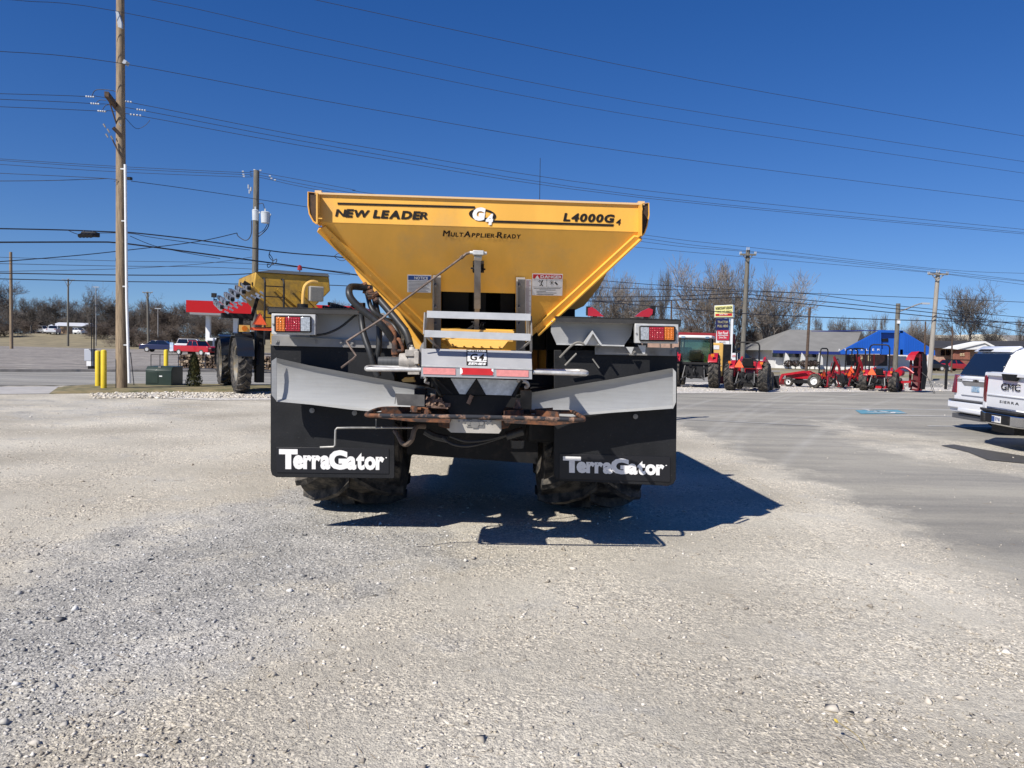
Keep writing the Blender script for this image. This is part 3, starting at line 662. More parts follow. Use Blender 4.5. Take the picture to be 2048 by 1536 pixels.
def decal(x0, x1, y0, y1, top, lab, header, hx0, hx1):
    b = MB(); b.prism([rp(x0, y0, .003), rp(x1, y0+1.2, .003), rp(x1-1, y1+1, .003), rp(x0-.5, y1, .003)], RPN*.001); d = b.build(lab, WDEC, HOP, world=True)
    b = MB(); b.prism([rp(x0+1.5, y0+1.5, .0045), rp(x1-1.5, y0+2.7, .0045), rp(x1-1.5, y0+11, .0045), rp(x0+1.5, y0+10, .0045)], RPN*.001); b.build('header_band', top, d, world=True)
    b = MB(); text(b, header, rp(hx0, y0+9.2, .006), rp(hx1, y0+10, .006), rp(hx0, y0+3, .006), Z0, bold=.03)
    b.build('lettering', WDEC, d, world=True); return d
d = decal(815, 863, 549, 584, BLUD, 'notice_decal', 'NOTICE', 829, 856)
b = MB()
for k in range(8): yy = 562+k*2.7; b.prism([rp(817, yy, .0045), rp(861-(k*7 % 11), yy+1, .0045), rp(861-(k*7 % 11), yy+2, .0045), rp(817, yy+1, .0045)], RPN*.0006)
b.build('fine_print', GREYT, d, world=True)
d = decal(1064.5, 1125.5, 546.5, 590, RDEC, 'danger_decal', 'DANGER', 1081, 1123)
b = MB(); tri = [(1070, 556.5), (1079, 556.8), (1074.6, 549.5)]; b.add([rp(x, y, .0065) for x, y in tri], [(0, 1, 2)]); b.build('warning_triangle', WDEC, d, world=True)
b = MB()
def lp(pts, w_=1.0):
    for (x0, y0), (x1, y1) in zip(pts[:-1], pts[1:]):
        L_ = math.hypot(x1-x0, y1-y0) or 1; nx, ny = -(y1-y0)/L_*w_/2, (x1-x0)/L_*w_/2
        b.add([rp(x0+nx, y0+ny, .0055), rp(x1+nx, y1+ny, .0055), rp(x1-nx, y1-ny, .0055), rp(x0-nx, y0-ny, .0055)], [(0, 1, 2, 3)])
lp([(1093.5, 558), (1093.3, 573)], .5); lp([(1066, 573.3), (1123, 574.3)], .5)
lp([(1085, 562), (1082, 566), (1083, 569), (1086, 571)], 1.7); lp([(1083, 569), (1079, 571)], 1.5); lp([(1084, 563), (1078, 560)], 1.2); lp([(1080, 564), (1077, 562)], 1.2); lp([(1084, 560), (1086, 561.5)], 2.2)
lp([(1110, 564), (1115, 569)], 3); lp([(1100, 561), (1107, 569)], .6); lp([(1107, 561), (1100, 569)], .6); lp([(1103.5, 560), (1103.5, 570)], .6); lp([(1098, 565), (1109, 565)], .6)
for k, (x0, x1) in enumerate(((1067, 1121), (1079, 1111), (1073, 1092), (1073, 1113), (1073, 1107))): lp([(x0, 576+k*3), (x1, 576.6+k*3)], .9)
b.build('pictograms', BDEC, d, world=True)
b = MB(); b.prism([rp(1051, 558, .003), rp(1063, 558.5, .003), rp(1062, 629, .003), rp(1050, 629, .003)], RPN*.001); rl = b.build('gate_scale', WDEC, HOP, world=True)
b = MB()
for k in range(34): yy = 560+k*2.05; b.prism([rp(1052, yy, .0045), rp(1058 if k % 5 else 1061.5, yy+.2, .0045), rp(1058 if k % 5 else 1061.5, yy+.8, .0045), rp(1052, yy+.6, .0045)], RPN*.0005)
b.build('scale_marks', mat('scale_ink', (.30, .10, .14), .6), rl, world=True)
# gate jack
b = MB(); a = rp(955.5, 497, .12); c = rp(953, 648, .09); b.bar(a, rp(955, 600, .12), .052, .05, RPN); b.bar(rp(955, 595, .12), c, .040, .04, RPN)
JK = b.build('gate_jack', STD, SPR, world=True)
b = MB(); p = rp(957, 491.5, .13); b.box(p, (.085, .075, .035), rz=TH); b.cyl(rp(940, 490.5, .13), rp(974, 492, .13), .013, n=10); b.bar(rp(957, 495, .13), rp(956, 503, .12), .06, .055, RPN)
b.build('jack_gearbox', STW, JK, world=True, bevel=.004)
b = MB()
for x, y in ((947, 525), (966, 527), (948, 632), (967, 633)): p = rp(x, y, .10); b.cyl(p-MR*.02, p+MR*.02, .008, n=6); b.cyl(p, p+RPN*.05, .006, n=6)
b.prism([rp(946, 518, .03), rp(968, 518, .03), rp(968, 534, .03), rp(946, 534, .03)], RPN*.07)
b.prism([rp(925, 657, .05), rp(955, 655, .05), rp(950, 640, .05)], RPN*.05); b.prism([rp(955, 655, .05), rp(975, 657, .05), rp(962, 640, .05)], RPN*.05)
b.each('jack_bracket', BLD, JK, world=True)
b = MB(); b.tube([rp(941, 490.5, .13), rp(933, 492, .14), rp(926, 497, .15)], .011, 8); b.cyl(rp(928, 495, .15), rp(923, 499, .15), .015, n=8)
b.tube([rp(926, 497, .15), mp(803, 604, 5.93), mp(765, 637, 5.90), mp(693, 683, 5.86)], .0085, 8)
b.tube([mp(693, 683, 5.86), mp(703, 698, 5.84), mp(712, 711, 5.83), mp(706, 718, 5.80), mp(683, 735, 5.72)], .0080, 8); b.build('jack_crank', mat('crank_rod', (.20, .15, .12), .6, metal=.3, var=.5, vscale=20), SPR, world=True)
# ------------------------------------------------------------------ wheels
def tyre(mb, c, ax, Rr, W, rimr, lugs=18, lh=.045, slant=.22, curve=0.0, fwd=1, th_=.045, crown=.03, seg=48, tread=.5):
    """ag tyre: rounded carcass plus chevron lugs; ax = axle direction"""
    c = Vector(c); ax = Vector(ax).normalized(); hw = W/2
    prof = [(rimr, -hw*.72), (rimr+.05*Rr, -hw*.86), (rimr+(Rr-rimr)*.45, -hw*.99), (Rr*.955-lh, -hw*.94), (Rr-lh-crown, -hw*.75), (Rr-lh-crown*.25, -hw*.35), (Rr-lh, 0), (Rr-lh-crown*.25, hw*.35), (Rr-lh-crown, hw*.75), (Rr*.955-lh, hw*.94), (rimr+(Rr-rimr)*.45, hw*.99), (rimr+.05*Rr, hw*.86), (rimr, hw*.72)]
    mb.lathe(prof, c, ax, seg)
    x, y = mb.frame(ax)
    if ax.cross(Vector((0, 1, 0))).z < 0: pass
    def P(a, r, h): return c + (x*math.cos(a)+y*math.sin(a))*r + ax*h
    for k in range(lugs):
        for sd in (-1, 1):
            a0 = 2*math.pi*(k+(.5 if sd > 0 else 0))/lugs; rows = []
            for j in range(5):
                t = j/4; h = sd*hw*(-.04+1.02*t); a = a0 + fwd*slant*(t**.8); rb = Rr-lh-crown*t*t; ta = th_*(1.0+.5*t)
                top = Rr-crown*t*t*(1.0)-(.03*Rr if j == 4 else 0); rows.append([P(a-ta, rb-.02, h), P(a-ta*.72, top, h), P(a+ta*.72, top, h), P(a+ta, rb-.02, h)])
            mb.grid(rows); mb.add(rows[0], [(0, 1, 2, 3)]); mb.add(rows[-1], [(3, 2, 1, 0)])
            q = rows[-1]; a = a0+fwd*slant; low = [P(a-.03, Rr*.86, sd*hw*.985), P(a+.03, Rr*.86, sd*hw*.985)]
            mb.add([q[0], q[1], q[2], q[3], low[1], low[0]], [(0, 5, 4, 3), (1, 0, 5), (2, 1, 5, 4), (3, 2, 4)])
def rim(mb, c, ax, rimr, W, dish=.5, side=1, n=28, bolts=8):
    c = Vector(c); ax = Vector(ax).normalized()*side; hw = W/2
    mb.lathe([(rimr*1.04, hw*.74), (rimr*1.04, hw*.70), (rimr*.93, hw*.68), (rimr*.90, hw*.2), (rimr*.88, -hw*.70)], c, ax, n)
    mb.lathe([(rimr*.90, hw*.25*dish), (rimr*.55, hw*.12*dish), (rimr*.42, hw*.42*dish), (rimr*.22, hw*.45*dish), (rimr*.20, hw*.65*dish), (.001, hw*.68*dish)], c, ax, n)
    x, y = mb.frame(ax)
    for k in range(bolts):
        a = 2*math.pi*k/bolts; p = c+(x*math.cos(a)+y*math.sin(a))*rimr*.33+ax*hw*.42*dish; mb.cyl(p, p+ax*rimr*.07, rimr*.035, n=6)
def wheel(parent, c, ax, Rr, W, rimr, rm, world=False, side=1, name='wheel', tm=None, dish=.6, **k):
    b = MB(); tyre(b, c, ax, Rr, W, rimr, **k); t = b.build(name, tm or TIRE, parent, world=world, recalc=True)
    b = MB(); rim(b, c, ax, rimr, W, dish, side); b.build('rim', rm, t, world=world, smooth=True); return t
TU = [(-2.13+1.31)/2+.04+TH*8.0+s*1.18 for s in (-1, 1)]
for vv in (8.02, 12.9):
    for s_, u in zip((-1, 1), TU): wheel(SPR, M(u, vv, .955), MR, .955, 1.03, .42, YELB, world=True, side=s_, lugs=13, lh=.078, slant=.60, th_=.046, crown=.045, seg=64, name='wheel', fwd=1)
# axle, frame rails, cab in front of the hopper
cu = sum(TU)/2
b = MB(); b.cyl(M(TU[0]+.4, 8.02, .95), M(TU[1]-.4, 8.02, .95), .14, n=16); b.lathe([(.05, -.3), (.30, -.22), (.36, 0), (.30, .22), (.05, .3)], M(cu, 8.02, .92), MR, 20); b.cyl(M(TU[0]+.4, 12.9, .95), M(TU[1]-.4, 12.9, .95), .13, n=16)
b.build('axle', BLD, SPR, world=True, smooth=True)
b = MB()
for s_ in (-1, 1): b.bar(M(cu+s_*.43, 6.25, 1.17), M(cu+s_*.43, 14.2, 1.17), .09, .26, UP)
for vv in (6.3, 7.2, 9, 11, 13.5): b.bar(M(cu-.43, vv, 1.14), M(cu+.43, vv, 1.14), .1, .2, UP)
for s_ in (-1, 1): b.bar(M(cu+s_*.30, 6.4, 1.40), M(cu+s_*.33, 10.2, 1.45), .10, .18, UP)
b.prism([M(cu-.75, 7.0, 1.45), M(cu+.8, 7.0, 1.45), M(cu+.55, 7.0, 1.05), M(cu-.5, 7.0, 1.05)], MF*.2)
b.prism([M(cu-.62, 7.3, 1.0), M(cu+.62, 7.3, 1.0), M(cu+.62, 7.3, .55), M(cu-.62, 7.3, .62)], MF*.08)
b.bar(M(cu+.95, 6.9, 1.5), M(cu+.78, 7.0, .65), .16, .12); b.bar(M(cu-.9, 6.9, 1.5), M(cu-.8, 7.0, .85), .14, .12)
b.prism([mp(x, y, 7.2) for x, y in ((1050, 652), (1112, 618), (1150, 618), (1150, 700), (1050, 700))], MF*.05)
b.build('chassis', BLD, SPR, world=True)
b = MB(); b.prism([M(cu-.62, 8.7, .42), M(cu+.66, 8.7, .42), M(cu+.7, 8.7, 1.25), M(cu-.62, 8.7, 1.25)], MF*3.4)  # added black blocks that darken the underside and hide lit ground
b.prism([M(cu-.4, 8.35, .7), M(cu+.66, 8.35, .55), M(cu+.7, 8.35, 1.25), M(cu-.4, 8.35, 1.25)], MF*.5); b.prism([M(cu+.5, 6.9, 1.3), M(cu+.75, 6.9, 1.3), M(cu+.75, 6.9, .8), M(cu+.5, 6.9, .8)], MF*1.8)
b.build('belly_shade_block', BLD, SPR, world=True, bevel=.03); cabz = 2.75
b = MB(); b.prism([M(cu-.95, 11.0, 1.3), M(cu-.95, 12.9, 1.3), M(cu-.95, 13.1, 2.0), M(cu-.95, 12.7, cabz), M(cu-.95, 11.0, cabz)], MR*1.9)
CAB = b.build('cab', YELB, SPR, world=True, bevel=.05)
b = MB(); b.prism([M(cu-.97, 11.2, 1.75), M(cu-.97, 12.8, 1.75), M(cu-.97, 12.6, 2.6), M(cu-.97, 11.2, 2.6)], MR*.012); b.prism([M(cu+.958, 11.2, 1.75), M(cu+.958, 12.8, 1.75), M(cu+.958, 12.6, 2.6), M(cu+.958, 11.2, 2.6)], MR*.012); b.prism([M(cu-.8, 10.985, 1.8), M(cu+.8, 10.985, 1.8), M(cu+.8, 10.985, 2.6), M(cu-.8, 10.985, 2.6)], MF*.012)
b.build('cab_window', GLS, CAB, world=True)
b = MB(); b.prism([M(cu-.8, 13.0, 1.1), M(cu-.8, 15.4, 1.1), M(cu-.75, 15.5, 1.7), M(cu-.8, 13.0, 2.0)], MR*1.6); b.build('engine_hood', YELB, SPR, world=True, bevel=.06)
b = MB(); p = mp(1081, 403, 11.6); q = mp(1080.5, 316, 11.6); b.cyl(Vector((p.x, p.y, cabz-.02)), q, .007, .004, n=6); b.build('antenna', BLD, SPR, world=True)
# fenders
for s_, px0, px1, y0, y1, sl in ((-1, 535, 722, 613.5, 623.5, .022), (1, 1112, 1362, 632, 643, .030)):
    A = mp(px0, y0, 6.38); B = mp(px1, y0+(px1-px0)*sl*0+((4.5) if s_ < 0 else 7), 6.38); zz = (A.z+B.z)/2; th_ = .045
    uA = (A-MO).dot(MR); uB = (B-MO).dot(MR); b = MB()
    b.prism([M(uA, 6.38, zz), M(uB, 6.38, zz), M(uB, 9.3, zz), M(uA, 9.3, zz)], -UP*.012)
    b.prism([M(uA, 6.38, zz-.001), M(uB, 6.38, zz-.001), M(uB, 6.38, zz-th_), M(uA, 6.38, zz-th_)], MF*.012)
    ue = uA if s_ < 0 else uB; b.prism([M(ue, 6.38, zz), M(ue, 9.3, zz), M(ue, 9.3, zz-.10), M(ue, 6.38, zz-.06)], -MR*s_*.012)
    fe = b.build('fender', mat('fender_dark', (.055, .052, .048), .5, metal=.3, var=.3, vscale=5), SPR, world=True)
    b = MB(); ui = uB if s_ < 0 else uA
    b.prism([M(ui+(-.02 if s_ > 0 else .02), 7.05, zz-.02), M(ui+(-.02 if s_ > 0 else .02), 9.2, zz-.02), M(ui, 9.2, 1.0), M(ui, 7.05, 1.0)], MR*.01)
    b.build('fender_skirt', BLD, fe, world=True)
# stainless fender backing plates
b = MB(); b.prism([mp(x, y, 6.62) for x, y in ((632, 622), (768, 626), (782, 660), (778, 684), (672, 680), (640, 676), (548, 672), (545, 668), (632, 664))], MF*.01)
b.build('fender_plate', mat('shaded_steel_plate', (.40, .40, .40), .5, metal=.5, var=.1, vscale=2), SPR, world=True)
b = MB(); P = [(1102, 643), (1266, 648), (1262, 671), (1248, 691), (1113, 688), (1102, 664)]; b.prism([mp(x, y, 6.52) for x, y in P], MF*.01); fp = b.build('fender_plate', STL, SPR, world=True)
b = MB(); b.bar(mp(1113, 688, 6.50), mp(1248, 691.5, 6.50), .03, .012, UP); b.bar(mp(1102, 642.5, 6.50), mp(1266, 647.5, 6.50), .02, .008, UP); b.each('plate_lip', STW, fp, world=True)
b = MB(); b.prism([mp(x, y, 6.40) for x, y in ((1185, 661), (1168, 688), (1172, 690), (1186, 667), (1200, 690), (1204, 688))], MF*.10)
b.prism([mp(x, y, 6.46) for x, y in ((1186, 664), (1172, 689), (1201, 690))], MF*.01); b.build('gusset', STW, fp, world=True)
# mud flaps with mounts
for nm, P, top, txt, frm, fold in (('left', [(541, 690), (541, 940), (544, 950), (552, 954.5), (786, 957), (789, 955), (789, 690)], 0, (558, 774, 898, 938), (553, 778, 894, 945), 0), ('right', [(1108, 700), (1108, 948), (1111, 956), (1120, 961), (1336, 972), (1347, 968), (1352, 958), (1355, 700)], 0, (1126, 1334, 912.5, 945), (1119, 1340, 907, 957), 0)):
    fv = 6.60; b = MB(); b.prism([mp(x, y, fv) for x, y in P], MF*.016); fl = b.build('mud_flap', BLK, SPR, world=True, bevel=.004)
    x0, x1, y0, y1 = txt; sl = .012 if nm == 'left' else .031
    fx0, fx1, fy0, fy1 = frm
    b = MB(); b.prism([mp(fx0, fy0, fv-.002), mp(fx1, fy0+(fx1-fx0)*sl, fv-.002), mp(fx1, fy1+(fx1-fx0)*sl, fv-.002), mp(fx0, fy1, fv-.002)], -MF*.004)
    fr = b.build('badge_panel', mat('badge_rubber', (.012, .012, .014), .45, spec=.4), fl, world=True, bevel=.003)
    b = MB(); e = -.0035-.003
    def q(x, y, l=0): return mp(x, y+(x-x0)*sl, fv+e-.001-l)
    W_ = x1-x0; H = y1-y0
    text(b, 'T', q(x0, y1), q(x0+W_*.172, y1), q(x0, y0), Z0, bold=.06)
    text(b, 'erra', q(x0+W_*.130, y1, .002), q(x0+W_*.475, y1, .002), q(x0+W_*.130, y0+H*.29, .002), Z0, bold=.05, gap=-.02)
    text(b, 'G', q(x0+W_*.458, y1), q(x0+W_*.635, y1), q(x0+W_*.458, y0+H*.02), Z0, bold=.06)
    text(b, 'ator', q(x0+W_*.628, y1, .002), q(x0+W_*.975, y1, .002), q(x0+W_*.628, y0+H*.14, .002), Z0, bold=.05, gap=-.01)
    text(b, '.', q(x0+W_*.985, y0+H*.40), q(x0+W_, y0+H*.40), q(x0+W_*.985, y0+H*.34), Z0)
    b.build('lettering', mat('letter_white', (.82, .80, .77), .5, var=.05, vscale=9), fl, world=True)
    b = MB()
    if nm == 'left':
        b.prism([mp(543, 671, fv-.03), mp(790, 684, fv-.03), mp(790, 697, fv-.03), mp(543, 691, fv-.03)], MF*.03)
    else: b.prism([mp(1190, 692, fv-.03), mp(1353, 696, fv-.03), mp(1353, 712, fv-.03), mp(1190, 709, fv-.03)], MF*.03)
    mt = b.build('flap_mount', STD, fl, world=True)
    b = MB(); rr = random.Random(3)
    for x, y in (((553, 683), (629, 683), (682, 684), (705, 686), (762, 691), (624, 821), (709, 826)) if nm == 'left' else ((1198, 700), (1268, 703), (1345, 706), (1271, 833))):
        p = mp(x, y, fv-.032); b.cyl(p, p-MF*.014, .012, n=6); b.cyl(p, p-MF*.004, .022, n=10)
    b.each('mount_bolt', STD, mt, world=True)
    if nm == 'right':
        b = MB(); b.prism([mp(1276, 690, 6.42), mp(1292, 691, 6.42), mp(1290, 708, 6.42), mp(1286, 708, 6.42)], MF*.01); b.prism([mp(1252, 694, 6.50), mp(1268, 694, 6.50), mp(1262, 709, 6.50), mp(1275, 709, 6.50)][:3], MF*.01); b.each('lamp_bracket', STW, fl, world=True)
# tail lights
for x0, x1, y0, y1, segs in ((543, 631, 627, 668.5, (('amber_lens', LAMB, 552.5, 570.5), ('brake_lens', LRED, 571.5, 601), ('reverse_lens', LCLR, 602, 620.5))), (1270, 1357, 647, 686, (('reverse_lens', LCLR, 1281, 1297.5), ('brake_lens', LRED, 1298.5, 1328), ('amber_lens', LAMB, 1329, 1347.5)))):
    lv = 6.36; b = MB(); b.prism([mp(x0, y0, lv), mp(x1, y0+1.8, lv), mp(x1, y1+1.6, lv), mp(x0, y1, lv)], MF*.05)
    sl = 0.02; TLm = b.build('tail_light', STW, SPR, world=True, bevel=.004)
    a0 = segs[0][2]-2.5; a1 = segs[-1][3]+2.5; ya = y0+4; yb = y1-5
    b = MB(); c4 = [(a0, ya+1.5), (a0+3, ya), (a1-3, ya+1), (a1, ya+2.6), (a1, yb), (a1-3, yb+1.8), (a0+3, yb+1), (a0, yb-1)]
    b.prism([mp(x, y+(0 if x0 < 1000 else .5), lv-.004) for x, y in c4], -MF*.022); b.build('lamp_gasket', BLD, TLm, world=True)
    for nm_, m_, xa, xb in segs:
        b = MB(); n1 = 3 if m_ is not LRED else 6; rows = []
        b.prism([mp(xa, ya+3, lv-.022), mp(xb, ya+3.4, lv-.022), mp(xb, yb-1, lv-.022), mp(xa, yb-1.4, lv-.022)], -MF*.010)
        if m_ is not LCLR:
            for i in range(n1):
                for j in range(5):
                    p = mp(xa+(xb-xa)*(i+.5)/n1, ya+5+(yb-ya-8.5)*(j+.5)/5, lv-.032); b.cyl(p, p-MF*.004, .010, .006, n=8)
        b.build(nm_, m_, TLm, world=True, bevel=.002)
    b = MB()
    for x in (x0+3, x1-3): p = mp(x, (y0+y1)/2+.6, lv-.001); b.cyl(p, p-MF*.006, .008, n=6)
    b.each('lamp_screw', STD, TLm, world=True)
# silver deflector wings
def wing(sts, th_=.006):
    """stations along the wing: (x, ytop, ybottom, v); profile = lip, concave face, bottom lip"""
    rows = []
    for (x, yt, yb, v) in sts:
        H = yb-yt; rows.append([mp(x, yt-H*.01, v-.034), mp(x, yt+H*.08, v+.004), mp(x, yt+H*.12, v+.010), mp(x, yt+H*.30, v+.020), mp(x, yt+H*.5, v+.024), mp(x, yt+H*.75, v+.018), mp(x, yt+H*.925, v+.006), mp(x, yt+H*.94, v-.004), mp(x, yb, v-.040)])
    b = MB(); b.sheet(rows, MF*th_); return b
wl = wing([(553, 717, 803, 6.40), (620, 732, 809, 6.40), (700, 747, 819, 6.40), (755, 757, 824, 6.40), (800, 765, 824, 6.38), (850, 774, 822, 6.34), (872, 779, 818, 6.32)])
wl.prism([mp(543, 722, 6.33), mp(553, 715, 6.34), mp(553, 802, 6.34), mp(543, 790, 6.33)], MF*.008)
wl.build('deflector_wing', STL, SPR, world=True, smooth=True)
wr = wing([(1346, 737, 817, 6.44), (1290, 747, 821, 6.43), (1230, 758, 825, 6.42), (1170, 768, 830, 6.40), (1140, 773, 834, 6.40), (1080, 783, 832, 6.36), (1030, 791, 828, 6.32)])
wr.prism([mp(1346, 737, 6.38), mp(1352, 744, 6.37), mp(1352, 804, 6.37), mp(1346, 818, 6.38)], MF*.008)
wr.build('deflector_wing', STL, SPR, world=True, smooth=True)
# rear chain cover with tape and badge
v1 = 5.62; b = MB()
LT, RT, LM, RM, LB, RB = mp(843, 697, 5.74), mp(1063, 702.5, 5.74), mp(843, 731, v1), mp(1064, 738, v1), mp(842, 753, v1), mp(1064, 758.5, v1)
b.prism([LT, LM, LB, LB+MF*.2, LT+MF*.05], (RT-LT).normalized()*.001)
b.add([LT, RT, RM, LM], [(0, 1, 2, 3)]); b.add([LM, RM, RB, LB], [(0, 1, 2, 3)]); b.add([LT, LM, LB, LB+MF*.2, LT+MF*.08], [(0, 1, 2, 3, 4)]); b.add([RT, RM, RB, RB+MF*.2, RT+MF*.08], [(4, 3, 2, 1, 0)]); b.add([LT, RT, RT+MF*.08, LT+MF*.08], [(3, 2, 1, 0)]); b.add([LB, RB, RB+MF*.2, LB+MF*.2], [(3, 2, 1, 0)]); b.add([LT+MF*.08, RT+MF*.08, RB+MF*.2, LB+MF*.2], [(0, 1, 2, 3)])
CC = b.build('rear_cover', mat('cover_steel', (.44, .44, .44), .42, metal=.35, var=.06, vscale=6), SPR, world=True)
b = MB(); b.bar(LM-MF*.003, RM-MF*.003, .006, .012, UP); b.build('cover_fold', STW, CC, world=True)
def cq(x0, x1, ya, yb, l=.004):
    f_ = lambda x, y: mp(x, y+(x-843)*.028, v1-l); return [f_(x0, ya), f_(x1, ya), f_(x1, yb), f_(x0, yb)]
for x0, x1 in ((846, 911), (993, 1057)): b = MB(); b.prism(cq(x0, x1, 735, 748), -MF*.001); b.build('reflective_tape', PINK, CC, world=True)
b = MB(); b.prism(cq(920, 987, 732.5, 746.5), -MF*.001); tp = b.build('red_tape', WDEC, CC, world=True)
b = MB(); f_ = lambda x, y: mp(x, y+(x-843)*.028, v1-.0065); b.prism([f_(922.5, 733.4), f_(983, 733.4), f_(982, 736.5), f_(986.5, 740.5), f_(985.5, 746.8), f_(922, 746.8), f_(925.5, 743), f_(925, 737)], -MF*.001); b.build('red_strip', RDEC, tp, world=True)
tn = (RT-LT).normalized(); sd = (LM-LT); cn = tn.cross(sd).normalized(); cn = -cn if cn.y > 0 else cn
def cv(x, y, l):
    q = ray(x, y); C = Vector((0, 0, CAMZ)); return C+q*((LT-C).dot(cn)/q.dot(cn))+cn*l
b = MB(); b.prism([cv(933, 699, .002), cv(974.5, 700, .002), cv(974.5, 731.5, .002), cv(933, 730.5, .002)], cn*.001); sb = b.build('series_badge', BDEC, CC, world=True)
b = MB(); b.prism([cv(935, 705.5, .0038), cv(973, 706.5, .0038), cv(973, 724.5, .0038), cv(935, 723.5, .0038)], cn*.001)
text(b, 'NEW LEADER', cv(935.5, 704.4, .004), cv(972.5, 705.4, .004), cv(935.5, 700.4, .004), Z0, bold=.02); text(b, 'SERIES', cv(935.5, 730, .004), cv(972, 731, .004), cv(936.5, 725.3, .004), Z0, bold=.04, shear=.04)
b.build('badge_lettering', WDEC, sb, world=True)
b = MB(); text(b, 'G', cv(939, 722, .006), cv(956, 722.4, .006), cv(939, 708, .006), Z0, bold=.03, shear=.15); text(b, '4', cv(956, 722.4, .006), cv(969, 722.8, .006), cv(957, 708.6, .006), Z0, bold=.03, shear=.15)
b.prism([cv(935, 709, .006), cv(942, 709.2, .006), cv(942, 710.4, .006), cv(935, 710.2, .006)], cn*.0005); b.prism([cv(967, 721, .006), cv(973, 721.2, .006), cv(973, 722.4, .006), cv(967, 722.2, .006)], cn*.0005)
b.build('badge_emblem', BDEC, sb, world=True)
# step ladder frame over the cover
b = MB(); b.bar(mp(854, 628.5, 5.66), mp(1061, 634.5, 5.66), .032, .05, UP); b.bar(mp(849, 667, 5.60), mp(1061, 674.5, 5.60), .028, .05, UP)
ST = b.each('step', mat('step_aluminium', (.58, .58, .57), .4, metal=.3, var=.1, vscale=10), SPR, world=True)
b = MB()
b.prism([mp(848, 624.5, 5.68), mp(857, 626, 5.72), mp(866, 634, 6.0), mp(866, 676, 6.0), mp(846, 668, 5.60)], MR*.006)
b.prism([mp(1062, 632, 5.68), mp(1056, 633, 5.72), mp(1052, 640, 6.0), mp(1052, 684, 6.0), mp(1063, 676, 5.60)], MR*.006)
for x, y0, y1, sx in ((850, 668, 697, 1), (1062, 676, 703, -1)): b.bar(mp(x, y0, 5.62), mp(x, y1, 5.68), .018, .01)
b.bar(mp(852, 671, 5.7), mp(880, 700, 5.9), .02, .008); b.bar(mp(1062, 682, 5.7), mp(1035, 703, 5.9), .02, .008)
b.each('step_hanger', STD, SPR, world=True)
# handrail loops either side of the cover
b = MB(); b.tube([mp(842, 739.5, 5.66), mp(745, 738.5, 5.66), mp(735, 738, 5.70), mp(733, 736.5, 5.80), mp(738, 734.5, 5.92), mp(760, 734.5, 5.98), mp(835, 737, 5.98)], .017, 10, sm=3)
b.build('guard_loop', ALU, SPR, world=True, smooth=True)
b = MB(); b.tube([mp(1066, 744.5, 5.66), mp(1160, 747.5, 5.66), mp(1171, 747.5, 5.70), mp(1173, 745.5, 5.80), mp(1166, 743, 5.92), mp(1150, 742, 5.98), mp(1072, 742, 5.98)], .017, 10, sm=3)
b.build('guard_loop', ALU, SPR, world=True, smooth=True)
# material divider plates under the cover
b = MB(); D = 5.86
for P in (((901, 757), (952, 757.5), (931, 788.5), (919, 788)), ((954, 758), (1040, 760.5), (1023, 791), (972, 789.5))): b.prism([mp(x, y, D) for x, y in P], MF*.008)
dv = b.build('divider_plate', mat('galvanised_plate', (.62, .64, .66), .42, metal=.5, var=.25, vscale=26), SPR, world=True)
b = MB(); b.prism([mp(x, y, D+.05) for x, y in ((868, 757), (1045, 761), (1030, 795), (885, 789))], MF*.01); b.prism([mp(x, y, D-.02) for x, y in ((953, 759), (931, 789), (972, 790))], MF*.01); b.bar(mp(862, 757, D-.02), mp(880, 787, D-.02), .03, .015); b.bar(mp(1044, 761, D-.02), mp(1026, 791, D-.02), .02, .02)
b.bar(mp(870, 757, D), mp(905, 788, D), .03, .012)
b.prism([mp(x, y, D+.03) for x, y in ((885, 790), (1025, 792), (1000, 830), (900, 830))], MF*.03)  # black sheet standing in for the shadow below the dividers
b.build('divider_frame_and_shade', BLD, dv, world=True)
b = MB(); b.tube([mp(1035, 762, 5.84), mp(1052, 764, 5.86), mp(1056, 772, 5.9), mp(1050, 775, 5.92)], .014, 8, sm=3); b.tube([mp(853, 757, 5.84), mp(850, 764, 5.86), mp(858, 767, 5.88)], .009, 6, sm=3); b.each('drain_hook', STW, dv, world=True)
# spinner frame: rusty loop, spinner discs, fins, hitch plate
zr = mp(950, 833, 5.54).z; sh = .0
b = MB(); ring = [(744, 828, 5.56), (760, 829.0, 5.52), (950, 832.5, 5.52), (1150, 837.5, 5.52), (1163, 838.5, 5.56)]
b.tube([mp(757, 831.5, 5.54), mp(850, 832.5, 5.54), mp(950, 834, 5.54), mp(1060, 836.5, 5.54), mp(1148, 839.5, 5.54)], .0165, 10)
fr = b.build('front_bar', RUSTK, SPR, world=True, smooth=True)
b = MB(); b.tube([mp(757, 831.5, 5.54), mp(740, 831, 5.545), mp(733, 829.5, 5.58), mp(738, 826, 5.68), mp(752, 820, 5.95), mp(768, 817.0, 6.15), mp(800, 817, 6.2), mp(900, 820, 6.2)], .0160, 10, sm=3)
b.tube([mp(1148, 839.5, 5.54), mp(1163, 840, 5.55), mp(1168, 838, 5.58), mp(1162, 833, 5.72), mp(1150, 826, 5.98), mp(1138, 824, 6.15), mp(1060, 823, 6.2)], .0160, 10, sm=3)
b.prism([mp(745, 834.5, 5.60), mp(900, 842, 5.60), mp(900, 846, 5.60), mp(820, 843, 5.60)], MF*.5)
b.prism([mp(1010, 846, 5.62), mp(1108, 851, 5.62), mp(1165, 843.5, 5.60), mp(1100, 841, 5.62), mp(1010, 842, 5.62)], MF*.4)
b.each('spinner_guard', RUST, fr, world=True, smooth=True)
